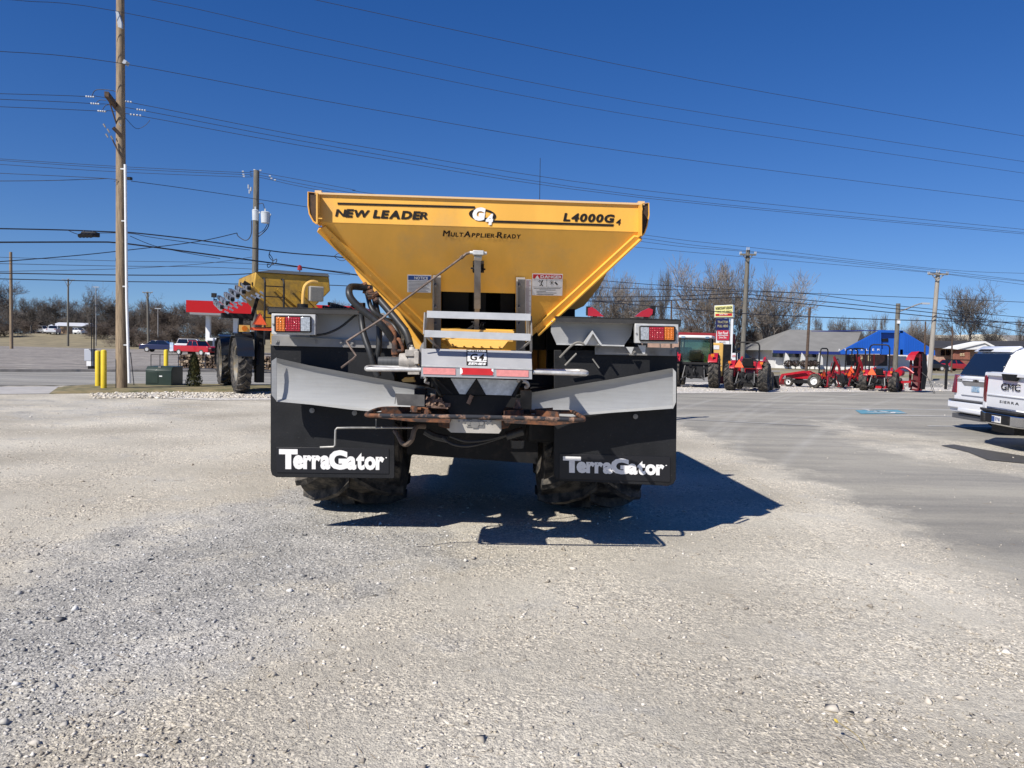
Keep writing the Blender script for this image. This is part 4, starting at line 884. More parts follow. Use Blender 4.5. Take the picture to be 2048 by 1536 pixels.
for sx, px, py in ((-1, 838, 842), (1, 1058, 842)):
    c = mp(px, py, 5.93); c.z = zr-.035; b = MB(); b.lathe([(.02, .02), (.10, .018), (.29, .0), (.30, .0), (.30, -.008), (.02, -.006)], c, UP, 32)
    sd_ = b.build('spinner_disc', RUST, SPR, world=True, smooth=True)
    b = MB()
    for k in range(4):
        a = k*math.pi/2+.35+(.5 if sx > 0 else 0); d = Vector((math.cos(a), math.sin(a), 0)); b.bar(c+d*.07+UP*.035, c+d*.29+UP*.035, .06, .006, UP.cross(d))
    b.each('spinner_fin', RUST, sd_, world=True)
b = MB(); b.prism([mp(x, y, 5.75) for x, y in ((791, 787), (849, 790), (849, 813), (795, 810))], MF*.01); b.prism([mp(791, 787, 5.75), mp(789, 808, 5.75), mp(789, 808, 6.05), mp(791, 787, 6.05)], MR*.006); b.add([mp(789, 809, 5.73), mp(849, 813.5, 5.73), mp(849, 813.5, 5.95), mp(789, 809, 5.95)], [(0, 1, 2, 3)])
b.build('spinner_fin_housing', mat('dark_dusty_steel', (.10, .095, .09), .7, var=.4, vscale=8), SPR, world=True)
b = MB()
rr = random.Random(5)
for k in range(16):
    p = mp(856+rr.uniform(0, 40), 800+rr.uniform(-3, 12), 5.85); b.box(p, (rr.uniform(.01, .05), .04, rr.uniform(.01, .03)), rz=rr.uniform(0, 3), ry=rr.uniform(-.4, .4))
p = mp(866, 805, 5.85); b.cyl(p-UP*.03, p+UP*.06, .018, n=8); p = mp(1035, 806, 5.9); b.cyl(p-UP*.04, p+UP*.03, .03, .012, n=8)
b.prism([mp(x, y, 5.8) for x, y in ((856, 812), (896, 815), (896, 818), (850, 815))], MF*.2)
p = mp(940, 799, 5.86); b.box(p, (.03, .02, .07), ry=.4)
b.each('bearing_mount', mat('rusted_cast', (.26, .17, .12), .85, col2=(.07, .04, .03), thr=(.4, .6), vscale=18), SPR, world=True)
b = MB(); b.prism([mp(x, y, 5.90) for x, y in ((893, 838), (1003, 841), (1003, 860), (998, 867), (902, 865), (893, 857))], MF*.012)
HP_ = b.build('hitch_plate', mat('hitch_steel', (.50, .47, .42), .5, metal=.3, var=.12, vscale=6, dirt=(.22, .12, .07), dthr=(.62, .8), dscale=9), SPR, world=True)
b = MB()
for x, y, r_ in ((937, 845, .020), (949.5, 846.5, .038), (962.5, 845.5, .020), (918, 842.5, .008), (928, 842.5, .008), (972, 844, .008), (982, 844.5, .008)): p = mp(x, y, 5.90); b.cyl(p, p-MF*.012, r_, n=6 if r_ > .01 else 8)
b.bar(mp(933, 853, 5.895), mp(968, 854, 5.895), .006, .006); b.bar(mp(968, 842, 5.895), mp(968, 854, 5.895), .006, .006); b.build('hitch_bolts', STD, HP_, world=True)
b = MB()
for P in (((876, 840), (899, 841), (899, 857), (893, 857), (876, 852)), ((1003, 842), (1024, 843), (1016, 856), (1003, 858))): b.prism([mp(x, y, 5.87) for x, y in P], MF*.06)
b.prism([mp(898, 818, 5.95), mp(1005, 822, 5.95), mp(1005, 838, 5.95), mp(898, 835, 5.95)], MF*.1)
b.each('hitch_bracket', RUST, HP_, world=True)
b = MB(); b.prism([mp(898, 826, 5.93), mp(1005, 830, 5.93), mp(1005, 841, 5.93), mp(898, 838, 5.93)], MF*.01); b.build('cross_channel', BLD, HP_, world=True)
# marker rod hung on the left side
b = MB(); b.tube([mp(640, 894.5, 5.62), mp(667, 893.5, 5.62), mp(670, 890, 5.62), mp(671, 860, 5.62), mp(674, 856, 5.62), mp(700, 855.5, 5.64), mp(835, 855.5, 5.75)], .0075, 8); b.bar(mp(752, 838, 5.68), mp(752, 858, 5.68), .006, .004)
b.build('bent_rod', mat('galvanised_rod', (.36, .35, .32), .5, metal=.5, var=.3, vscale=30), SPR, world=True, smooth=True)
b = MB(); b.tube([mp(850, 853, 5.8), mp(835, 853, 5.76), mp(828, 862, 5.74), mp(824, 878, 5.74), mp(813, 889, 5.76), mp(803, 884, 5.8), mp(796, 870, 5.85), mp(790, 862, 5.9)], .019, 8, sm=4)
b.build('hose_loop', mat('brown_hose', (.12, .085, .06), .7, var=.5, vscale=20), SPR, world=True, smooth=True)
b = MB(); b.tube([mp(850, 862, 6.1), mp(868, 872, 6.1), mp(895, 878, 6.1)], .03, 8, sm=3); b.tube([mp(885, 875, 6.0), mp(905, 888, 6.0), mp(935, 892, 6.0), mp(970, 885, 6.05), mp(1010, 872, 6.1), mp(1040, 862, 6.1)], .011, 8, sm=4); b.tube([mp(900, 872, 6.0), mp(930, 882, 6.0), mp(965, 881, 6.0), mp(1012, 870, 6.05)], .011, 8, sm=4)
b.cyl(mp(1012, 872, 6.1), mp(1046, 862, 6.1), .035, n=12); b.cyl(mp(1035, 880, 6.2), mp(1035, 896, 6.2), .06, .05, n=12)
b.build('under_hose', HOSE, SPR, world=True, smooth=True)
b = MB(); b.tube([mp(828, 880, 7.6), mp(860, 895, 7.6), mp(905, 902, 7.6), mp(950, 900, 7.6), mp(1000, 890, 7.6)], .05, 8, sm=3); b.build('spring_beam', mat('dusty_beam', (.14, .13, .12), .8, var=.4, vscale=8), SPR, world=True, smooth=True)
# hydraulic motor, gearbox and hoses on the left
b = MB(); b.cyl(mp(757, 724, 6.02), mp(800, 724.5, 6.02), .042, n=20)
for x in (766, 775, 783, 790): b.cyl(mp(x, 724.2, 6.02), mp(x+1.2, 724.2, 6.02), .0435, n=20)
MT = b.build('hydraulic_motor', mat('motor_grey', (.075, .078, .080), .5, var=.2, vscale=10), SPR, world=True, smooth=True)
b = MB(); b.cyl(mp(799, 723, 6.02), mp(818, 723, 6.02), .062, .068, n=20); b.cyl(mp(818, 722, 6.02), mp(836, 722, 6.02), .085, .080, n=14); b.cyl(mp(825, 710, 6.0), mp(824, 694, 6.0), .035, .022, n=10)
b.box(mp(820, 706, 5.98), (.07, .1, .05), rz=.1); b.box(mp(832, 703, 5.97), (.04, .08, .04)); b.box(mp(834, 715, 5.94), (.035, .06, .10)); b.box(mp(829, 740, 6.0), (.09, .1, .07)); b.cyl(mp(824, 694, 6.0), mp(824, 690, 6.0), .012, n=6)
b.build('gearbox', CAST, MT, world=True, bevel=.004)
b = MB(); b.prism([mp(x, y, 5.98) for x, y in ((843, 688), (850, 681), (851, 757), (841, 757), (838, 735), (838, 700))], MF*.012); b.build('gearbox_plate', STD, MT, world=True)
b = MB(); b.prism([mp(x, y, 6.1) for x, y in ((803, 760), (808, 756), (826, 755), (830, 764), (806, 764))], MF*.1); b.build('yellow_block', YELB, SPR, world=True)
for nm, P, r_ in (('hose', [(744, 577, 6.35), (720, 574, 6.3), (702, 574, 6.2), (698, 584, 6.12), (703, 598, 6.1), (722, 618, 6.1), (745, 636, 6.1), (765, 652, 6.1), (785, 678, 6.15), (800, 700, 6.2)], .028),
                  ('hose', [(722, 612, 6.4), (723, 640, 6.4), (728, 670, 6.35), (740, 705, 6.3), (750, 740, 6.3), (756, 752, 6.3)], .026),
                  ('hose', [(748, 590, 6.4), (752, 612, 6.38), (758, 645, 6.36), (758, 690, 6.34), (754, 720, 6.34), (757, 752, 6.34)], .024),
                  ('hose', [(755, 595, 6.35), (775, 618, 6.3), (795, 642, 6.25), (812, 665, 6.2), (820, 690, 6.1), (822, 700, 6.05)], .030),
                  ('hose', [(735, 590, 6.4), (745, 620, 6.3), (772, 640, 6.3), (790, 655, 6.28), (798, 680, 6.2), (790, 712, 6.15)], .020),
                  ('hose', [(620, 671, 6.5), (650, 668, 6.5), (680, 655, 6.5), (705, 635, 6.5), (722, 622, 6.5)], .010)):
    b = MB(); b.tube([mp(*p) for p in P], r_, 10, sm=4); b.build(nm, HOSE, SPR, world=True, smooth=True)
b = MB(); b.cyl(mp(791, 715, 6.12), mp(788, 664, 6.16), .024, n=10); b.cyl(mp(791, 709, 6.12), mp(790, 698, 6.12), .032, n=10); b.tube([mp(788, 664, 6.16), mp(778, 650, 6.2), mp(760, 640, 6.25)], .018, 8, sm=3); b.tube([mp(795, 702, 6.1), mp(806, 700, 6.1), mp(800, 682, 6.1), mp(796, 678, 6.12)], .014, 8, sm=3)
b.build('rusty_fitting', RUST, SPR, world=True, smooth=True)
b = MB(); b.cyl(mp(723, 625, 6.4), mp(722, 606, 6.4), .036, .036, n=10)
rr = random.Random(2)
for k in range(14):
    t = k/13; p = mp(722+t*32+rr.uniform(-4, 4), 572+t*28+rr.uniform(-6, 4), 6.32); b.cyl(p-MR*rr.uniform(.01, .03), p+MR*rr.uniform(.01, .03)+UP*rr.uniform(-.02, .03), rr.uniform(.012, .026), n=8)
b.build('valve_block', RUST, SPR, world=True)
# cables hanging on the right
b = MB(); b.tube([mp(1120, 715, 6.45), mp(1140, 694, 6.4), mp(1155, 685, 6.38), mp(1168, 688, 6.38)], .010, 8, sm=4); b.cyl(mp(1130, 731, 6.4), mp(1153, 707, 6.4), .008, n=8); b.bar(mp(1185, 718, 6.45), mp(1198, 736, 6.45), .02, .01)
b.build('cable', mat('grey_cable', (.20, .19, .17), .6), SPR, world=True, smooth=True)
# ------------------------------------------------------------------ bare trees
def tree_mesh(seed, levels=6, kids=(2, 3), ang=(16, 36), rat=.80, upb=.25, trunk=.22, twig=.0015, r0=.018, side=3, wig=.16, fork=3):
    rg = random.Random(seed); T = MB(); B = MB()
    def limb(p, d, L, r, lv):
        n = 4 if lv > 1 else 3; q = p; pts = []
        for s_ in range(n):
            d = (d + Vector((rg.gauss(0, wig), rg.gauss(0, wig), rg.gauss(0, wig*.6)+upb*.16))).normalized(); e = q + d*L/n
            ra = r*(1-.5*s_/n); rb = r*(1-.5*(s_+1)/n); B.cyl(q, e, max(ra, twig), max(rb, twig*.75), n=4 if lv > 3 else 3, caps=False); q = e; pts.append((q, d, rb))
        if lv <= 0: return
        def child(p_, d_, r_, Lm, lo=ang[0], hi=ang[1]):
            a = Vector((rg.gauss(0, 1), rg.gauss(0, 1), rg.gauss(0, 1))); a = (a-d_*a.dot(d_)).normalized(); th = R(rg.uniform(lo, hi))
            nd = (d_*math.cos(th)+a*math.sin(th)+Vector((0, 0, upb*.5))).normalized(); limb(p_, nd, L*Lm, r_, lv-1)
        for k in range(rg.choice(kids)): child(q, d, r*.5, rat*rg.uniform(.8, 1.1))
        for k in range(side):
            if rg.random() < .62: p_, d_, r_ = pts[rg.randrange(0, n-1)]; child(p_, d_, r*.38, rat*rg.uniform(.55, .85), 28, 58)
    top = Vector((rg.uniform(-.01, .01), rg.uniform(-.01, .01), trunk)); T.cyl((0, 0, -.02), top*.15, r0*1.7, r0*1.15, n=8, caps=False); T.cyl(top*.15, top, r0*1.15, r0*.95, n=8, caps=False)
    for i in range(fork):
        a = 2*math.pi*(i+rg.random()*.6)/fork; th = R(rg.uniform(8, 34)); nd = Vector((math.cos(a)*math.sin(th), math.sin(a)*math.sin(th), math.cos(th))); limb(top-Vector((0, 0, .02+.04*i*trunk)), nd, .24*rg.uniform(.8, 1.2), r0*.66, levels-1)
    H = max(v.z for v in B.v); W = sorted(max(abs(v.x), abs(v.y)) for v in B.v)[int(len(B.v)*.985)]; sx = .5/W; sz = 1/H
    for mb in (T, B):
        for v in mb.v: v.x *= sx; v.y *= sx; v.z *= sz
    return T, B
def mesh_only(mb, name, m):
    me = bpy.data.meshes.new(name); me.from_pydata([tuple(p) for p in mb.v], [], mb.f); me.materials.append(m); return me
PROTO = {}
for key, kw, m in (('a', dict(seed=3, ang=(18, 40)), BARK), ('b', dict(seed=11, upb=.4, fork=2), BARK), ('c', dict(seed=23, levels=5, ang=(22, 50), upb=.05, r0=.02, side=4), BARK),
                   ('d', dict(seed=37, ang=(16, 40), upb=.22, trunk=.12, fork=5, twig=.0014), BARKL), ('e', dict(seed=41, ang=(25, 60), upb=-.05, trunk=.05, r0=.010, fork=6, side=4), BARKR), ('f', dict(seed=57, ang=(20, 44), upb=.1, trunk=.18, fork=5, rat=.84, side=4, r0=.013), BARK)):
    T, B = tree_mesh(**kw); PROTO[key] = (mesh_only(T, 'trunk', m), mesh_only(B, 'crown', m))
def tree(key, loc, H, W, rz, label, group=None, name='bare_tree'):
    e = thing(name, label, 'tree' if name != 'bare_brush' else 'shrub', loc, rz, group)
    for me, nm in zip(PROTO[key], ('trunk', 'crown')):
        o = bpy.data.objects.new(nm, me); COL.objects.link(o); o.parent = e; o.scale = (W, W, H)
    return e
def tpx(key, px, base, top, wpx, d, rz, label, group=None, **k):
    q = at(px, top, d); z = ghz(q.x, d)
    return tree(key, (q.x, d, z-.05), q.z-z, wpx/F*d, rz, label, group, **k)
GL = 'bare trees beyond the far lot'; GR = 'bare trees behind the shops'
for i, (k, px, top, w_, d, lab) in enumerate((
    ('a', -30, 545, 120, 165, 'tall bare tree cut by the left picture edge'), ('b', 62, 592, 75, 175, 'round bare tree right of the far left wooden pole'), ('c', 22, 570, 70, 190, 'dark bare tree directly behind the far left wooden pole'),
    ('a', 108, 588, 64, 170, 'forked bare tree in front of the white house'), ('c', 178, 556, 84, 160, 'big forked bare tree with few thick limbs left of the big pole'), ('b', 150, 600, 60, 200, 'grey bare tree between the white house and the slim lamp post'),
    ('a', 216, 590, 66, 185, 'bare tree just left of the big wooden pole'), ('b', 286, 596, 60, 150, 'bare tree right of the white conduit'), ('e', 330, 583, 110, 150, 'wide dark bare tree left of the red canopy'),
    ('b', 312, 600, 70, 185, 'small bare tree behind the twin lamp posts'), ('c', 385, 625, 60, 170, 'low bare tree under the red canopy'), ('e', 430, 622, 80, 165, 'thin bare tree behind the canopy column'),
    ('b', 668, 596, 60, 150, 'bare tree top seen above the left fender'), ('a', 700, 600, 70, 170, 'bare tree top beside the black hoses'))):
    tpx(k, px, None, top, w_, d, i*1.3, lab, GL)
for i, (px, top, w_, d) in enumerate(((10, 625, 90, 150), (60, 632, 60, 185), (205, 632, 70, 150), (262, 640, 90, 130), (300, 645, 90, 126), (345, 640, 80, 140), (390, 652, 60, 150), (240, 618, 80, 190), (130, 628, 70, 205), (160, 618, 60, 210), (90, 622, 70, 215), (40, 612, 60, 210))):
    tpx('e', px, None, top, w_, d, i*.9, ('low brown brush bush %s' % ('left of the far wooden pole', 'behind the white pickup', 'below the slim lamp post', 'right of the white conduit', 'behind the blue car tail', 'behind the blue car', 'under the canopy', 'hidden behind the big pole', 'behind the white house', 'right of the white house', 'left of the white house', 'beside the far wooden pole')[i]), 'brown brush along the far lot', name='bare_brush')
for i, (k, px, top, w_, d, lab) in enumerate((
    ('d', 1238, 528, 130, 85, 'pale bare tree next to the right edge of the yellow hopper'), ('b', 1200, 545, 110, 88, 'bare tree partly hidden by the yellow hopper'), ('b', 1326, 528, 62, 84, 'narrow bare tree alone between two crowns'),
    ('d', 1425, 503, 170, 100, 'tallest pale bare tree left of the crossarm pole'), ('b', 1474, 512, 130, 104, 'bare tree just behind the crossarm pole'), ('d', 1548, 530, 170, 106, 'spreading bare tree right of the crossarm pole'),
    ('e', 1385, 596, 90, 110, 'brown tangled tree behind the tractor cab'), ('e', 1508, 604, 90, 110, 'reddish tangled tree above the tractor roll bar'), ('e', 1562, 616, 80, 112, 'reddish tangled tree left of the grey roof'),
    ('e', 1445, 624, 60, 112, 'dark thicket tree behind the sign pylon'), ('a', 1292, 560, 70, 100, 'small bare tree above the right fender'),
    ('a', 1690, 628, 66, 120, 'small bare tree above the grey roof ridge'), ('b', 1640, 630, 60, 125, 'distant bare tree left of the grey roof ridge'), ('c', 1745, 632, 45, 125, 'tiny bare tree left of the lamp arm pole'), ('b', 1768, 622, 50, 130, 'bare tree behind the lamp arm pole'),
    ('d', 1826, 624, 60, 130, 'round bare tree between lamp pole and concrete pole'), ('c', 1862, 640, 50, 140, 'low bare tree behind the pale pole'), ('a', 1942, 560, 104, 128, 'big round bare tree behind the cream dome roof'), ('c', 1995, 622, 70, 135, 'bare tree right of the big round tree'), ('b', 2050, 630, 60, 135, 'bare tree at the right picture edge'))):
    tpx(k, px, None, top, w_, d, i*1.7, lab, GR)
wl = 0
for side, xs_, dd, tp, grp, kk in (('left', [-40+i*34 for i in range(24) if -40+i*34 < 720], (205, 235), (606, 636), 'far belt of bare trees on the left', 'fa'), ('right', [1180+i*40 for i in range(23)], (118, 160), (600, 640), 'far belt of bare trees on the right', 'fe')):
    rr = random.Random(17)
    for i, px in enumerate(xs_):
        d = rr.uniform(*dd); big = 1 if side == 'left' or px < 1640 else 0; top = rr.uniform(*tp) + (px-1024)*ROLL*.9 + (0 if side == 'left' else (-4 if big else 18)); t_ = tpx(kk[rr.random() < .25], px+rr.uniform(-8, 8), None, top, rr.uniform(46, 74), d, rr.uniform(0, 6), 'distant bare tree of the continuous grey brown belt along the %s horizon' % side, grp)
fw = bpy.data.objects.new('distant_woods', None); COL.objects.link(fw); fw['kind'] = 'stuff'; fw['label'] = 'distant bare woods closing the horizon'
rr = random.Random(77)
for i in range(64):
    a_ = R(-68+i*136/63); d = rr.uniform(250, 300); x = d*math.sin(a_)*1.05; y = d*math.cos(a_)*.8+20; o = bpy.data.objects.new('crown', PROTO[('c', 'f')[i % 2]][1]); COL.objects.link(o); o.parent = fw; h_ = rr.uniform(8, 12); o.location = (x, y, ghz(x, y)-.8); o.scale = (rr.uniform(14, 20), rr.uniform(12, 16), h_); o.rotation_euler = (0, 0, rr.uniform(0, 6))
# ------------------------------------------------------------------ utility poles and wires
def pole(px_top, y_top, px_base, d, r, m, name, label, cat='pole', rt=None, dtop=None, extra=None):
    p = at(px_base, 700, d); q = at(px_top, y_top, d); e = thing(name, label, cat, (p.x, d, ghz(p.x, d)))
    b = MB(); b.cyl((p.x, d, ghz(p.x, d)-.05), q, r, rt or r*.72, n=14); b.build('shaft', m, e, world=True, smooth=True); return e, q
e, q = pole(240.5, -60, 243, 24.2, .172, WOODP, 'utility_pole', 'thick brown wooden utility pole with a white conduit on the grass island', 'utility pole', rt=.115)
D = 24.2
b = MB(); b.bar(at(213, 188, D-1.0), at(247, 232, D+.9), .12, .15, UP); b.build('crossarm', WOODD, e, world=True)
b = MB(); b.bar(at(219, 204, D-.4), at(233, 248, D-.1), .03, .03); b.bar(at(226, 255, D-.3), at(243, 272, D-.16), .09, .09); b.tube([at(222, 273, D-.3), at(230, 290, D-.22), at(244, 318, D-.17)], .02, 6); b.build('brace', WOODD, e, world=True)
for P in (((173, 193), (187, 194)), ((183, 207), (197, 208)), ((197, 222), (210, 223)), ((246, 202), (262, 204)), ((275, 219), (290, 221)), ((262, 229), (281, 231))):
    b = MB(); 
    for k in range(4): t = k/3; p = at(P[0][0]+(P[1][0]-P[0][0])*t, P[0][1]+(P[1][1]-P[0][1])*t, D); b.cyl(p-MR*.02, p+MR*.02, .028, n=8)
    b.build('insulator', PORC, e, world=True)
b = MB(); b.tube([at(184, 192, D), at(190, 181, D), at(205, 179, D), at(228, 182, D), at(240, 190, D), at(252, 203, D)], .011, 6, sm=4); b.tube([at(192, 206, D), at(200, 200, D), at(212, 201, D)], .010, 6, sm=3); b.tube([at(205, 220, D), at(211, 211, D), at(222, 209, D)], .010, 6, sm=3)
b.tube([at(251, 236, D), at(272, 257, D), at(290, 251, D), at(300, 240, D)], .008, 5, sm=4); b.build('jumper_wire', WIREG, e, world=True)
b = MB()
for x, y in ((207, 248), (215, 258), (212, 268), (222, 272), (238, 246)): b.cyl(at(x, y, D-.3), at(x+4, y+7, D-.3), .028, .02, n=8)
b.each('fuse_cutout', STD, e, world=True)
b = MB(); b.prism([at(x, y, D-.25) for x, y in ((231, 22), (236, 22), (243, 45), (243, 56), (236, 54))], (0, .1, 0)); b.build('top_bracket', PORC, e, world=True)
b = MB(); b.box(at(252, 126, D), (.10, .2, .12), ry=.5); b.build('side_bracket', PORC, e, world=True)
b = MB(); b.tube([at(250.5, 329, D-.2), at(253.5, 600, D-.2), at(258.5, 766, D-.2)], .043, 10); b.build('conduit', WHT, e, world=True, smooth=True)
b = MB()
for y in (338, 442, 573, 690): x = 250.5+(y-329)/(766-329)*8; b.box(at(x-4, y, D-.18), (.16, .06, .04))
b.each('conduit_strap', STW, e, world=True)
b = MB(); b.cyl(at(261, 705, D+.1), at(268, 770, D+.3), .012, n=6); b.build('guy_rod', WIREG, e, world=True)
b = MB(); b.box(at(259, 357, D), (.14, .1, .08)); b.build('cable_clamp', BLD, e, world=True)
# second pole with two transformers
e, q = pole(513, 341, 508, 42, .18, WOODG, 'utility_pole', 'grey wooden pole carrying two pale transformer cans behind the yellow applicator', 'utility pole', rt=.15); D = 42
for (x0, x1, y0, y1) in ((504.5, 517, 421, 441), (522, 539, 425, 446)):
    a = at((x0+x1)/2, y1, D-.35); c = at((x0+x1)/2, y0, D-.35); b = MB(); r_ = (x1-x0)/2/F*D; b.cyl(a, c, r_*.92, r_, n=16); b.cyl(c, c+UP*.04, r_*1.06, r_*.9, n=16); b.cyl(c+UP*.03, c+UP*.2, .04, n=8); b.box(c-UP*.1+MR*r_, (.15, .1, .08)); b.build('transformer', mat('transformer_grey', (.55, .58, .60), .45, var=.1, vscale=2), e, world=True, smooth=True)
b = MB(); b.tube([at(503, 441, D), at(503, 465, D), at(497, 478, D), at(488, 480, D), at(476, 472, D), at(474, 466, D)], .025, 6, sm=3); b.tube([at(540, 430, D), at(537, 452, D), at(527, 465, D), at(517, 473, D)], .025, 6, sm=3); b.tube([at(536, 446, D), at(528, 460, D), at(517, 467, D)], .02, 6, sm=3); b.tube([at(518, 408, D), at(526, 407, D), at(529, 420, D)], .02, 6, sm=3)
b.build('service_loop', WIREG, e, world=True)
b = MB()
for x, y in ((486, 343), (487, 349), (488, 353), (540, 352), (543, 357), (550, 360), (509, 340), (521, 341)): p = at(x, y, D); b.cyl(p-MR*.05, p+MR*.05, .04, n=8)
for x, y in ((497, 377), (502, 382), (499, 387)): p = at(x, y, D); b.cyl(p, p+UP*.2, .05, n=8)
b.build('insulator', PORC, e, world=True)
def crosspole(xt, yt, xb, d, r, lab, arm=True, rt=None, m=WOODG):
    e, q = pole(xt, yt, xb, d, r, m, 'utility_pole', lab, 'utility pole', rt=rt)
    if arm:
        L_, ya = arm; b = MB(); a = at(xt-L_, ya, d-.2); c = at(xt+L_, ya+L_*.03, d-.2); b.bar(a, c, .10, .12, UP); b.bar(at(xt-L_*.6, ya+1, d-.2), at(xt-1, ya+14, d-.2), .05, .05); b.bar(at(xt+L_*.6, ya+1, d-.2), at(xt, ya+14, d-.2), .05, .05); b.build('crossarm', m, e, world=True)
        b = MB()
        for t in (-1, -.85, .85, 1, .12, -.12): p = at(xt+L_*t, ya if abs(t) > .5 else yt, d-.2); b.cyl(p, p+UP*.18, .04, .03, n=8)
        b.build('insulator', PORC, e, world=True)
    return e
crosspole(1496, 500, 1485, 50, .165, 'weathered wooden pole with a crossarm rising behind the compact tractor', (16, 509), rt=.13)
crosspole(1876, 545, 1861, 55, .175, 'pale leaning wooden pole with a crossarm left of the white vehicles', (20, 548), rt=.14, m=mat('pale_pole_wood', (.33, .30, .255), .85, var=.3, vscale=3, stretch=(5, 5, .4)))
crosspole(21.5, 504, 23, 95, .20, 'slim sunlit wooden pole near the left picture edge', None, rt=.16, m=WOODP)
crosspole(136.5, 558, 136, 125, .18, 'slim pole with a small crossarm beside the white house', (12, 560), rt=.12)
crosspole(295, 584, 297, 120, .20, 'slim pole with a short crossarm right of the white conduit', (10, 585), rt=.16)
crosspole(1619.5, 615, 1614, 62, .12, 'thin brown pole in front of the grey shingle roof', None, rt=.10, m=WOODD)
e, q = pole(1796.5, 607, 1792, 64, .20, WOODG, 'lamp_pole', 'dark wooden pole with a lamp arm in front of the blue building', 'street lamp', rt=.17)
b = MB(); b.tube([at(1798, 623, 64), at(1815, 617, 64), at(1838, 608, 64), at(1850, 607, 64)], .06, 6, sm=3); b.build('lamp_arm', STD, e, world=True); b = MB(); b.box(at(1851, 607, 64), (.6, .25, .14)); b.build('lamp_head', PORC, e, world=True); b = MB(); b.box(at(1797, 643, 63.8), (.2, .2, .35)); b.build('meter_box', WHT, e, world=True)
for xt, yt, d, lab in ((192, 574, 128, 'slim pale lamp post right of the forked tree'), (316, 617, 125, 'twin headed lamp post behind the blue car'), (1851, 643, 75, 'thin brown fence mast right of the blue building'), (1905, 656, 90, 'thin dark mast before the beige roof'), (1343, 600, 70, 'thin dark mast above the right tail light')):
    e, q = pole(xt, yt, xt, d, .10, STD if d > 100 else WOODD, 'lamp_post', lab, 'post', rt=.07)
    if d > 120: b = MB(); b.bar(q-MR*.5, q+MR*.5, .15, .12, UP); b.build('lamp_head', PORC, e, world=True)
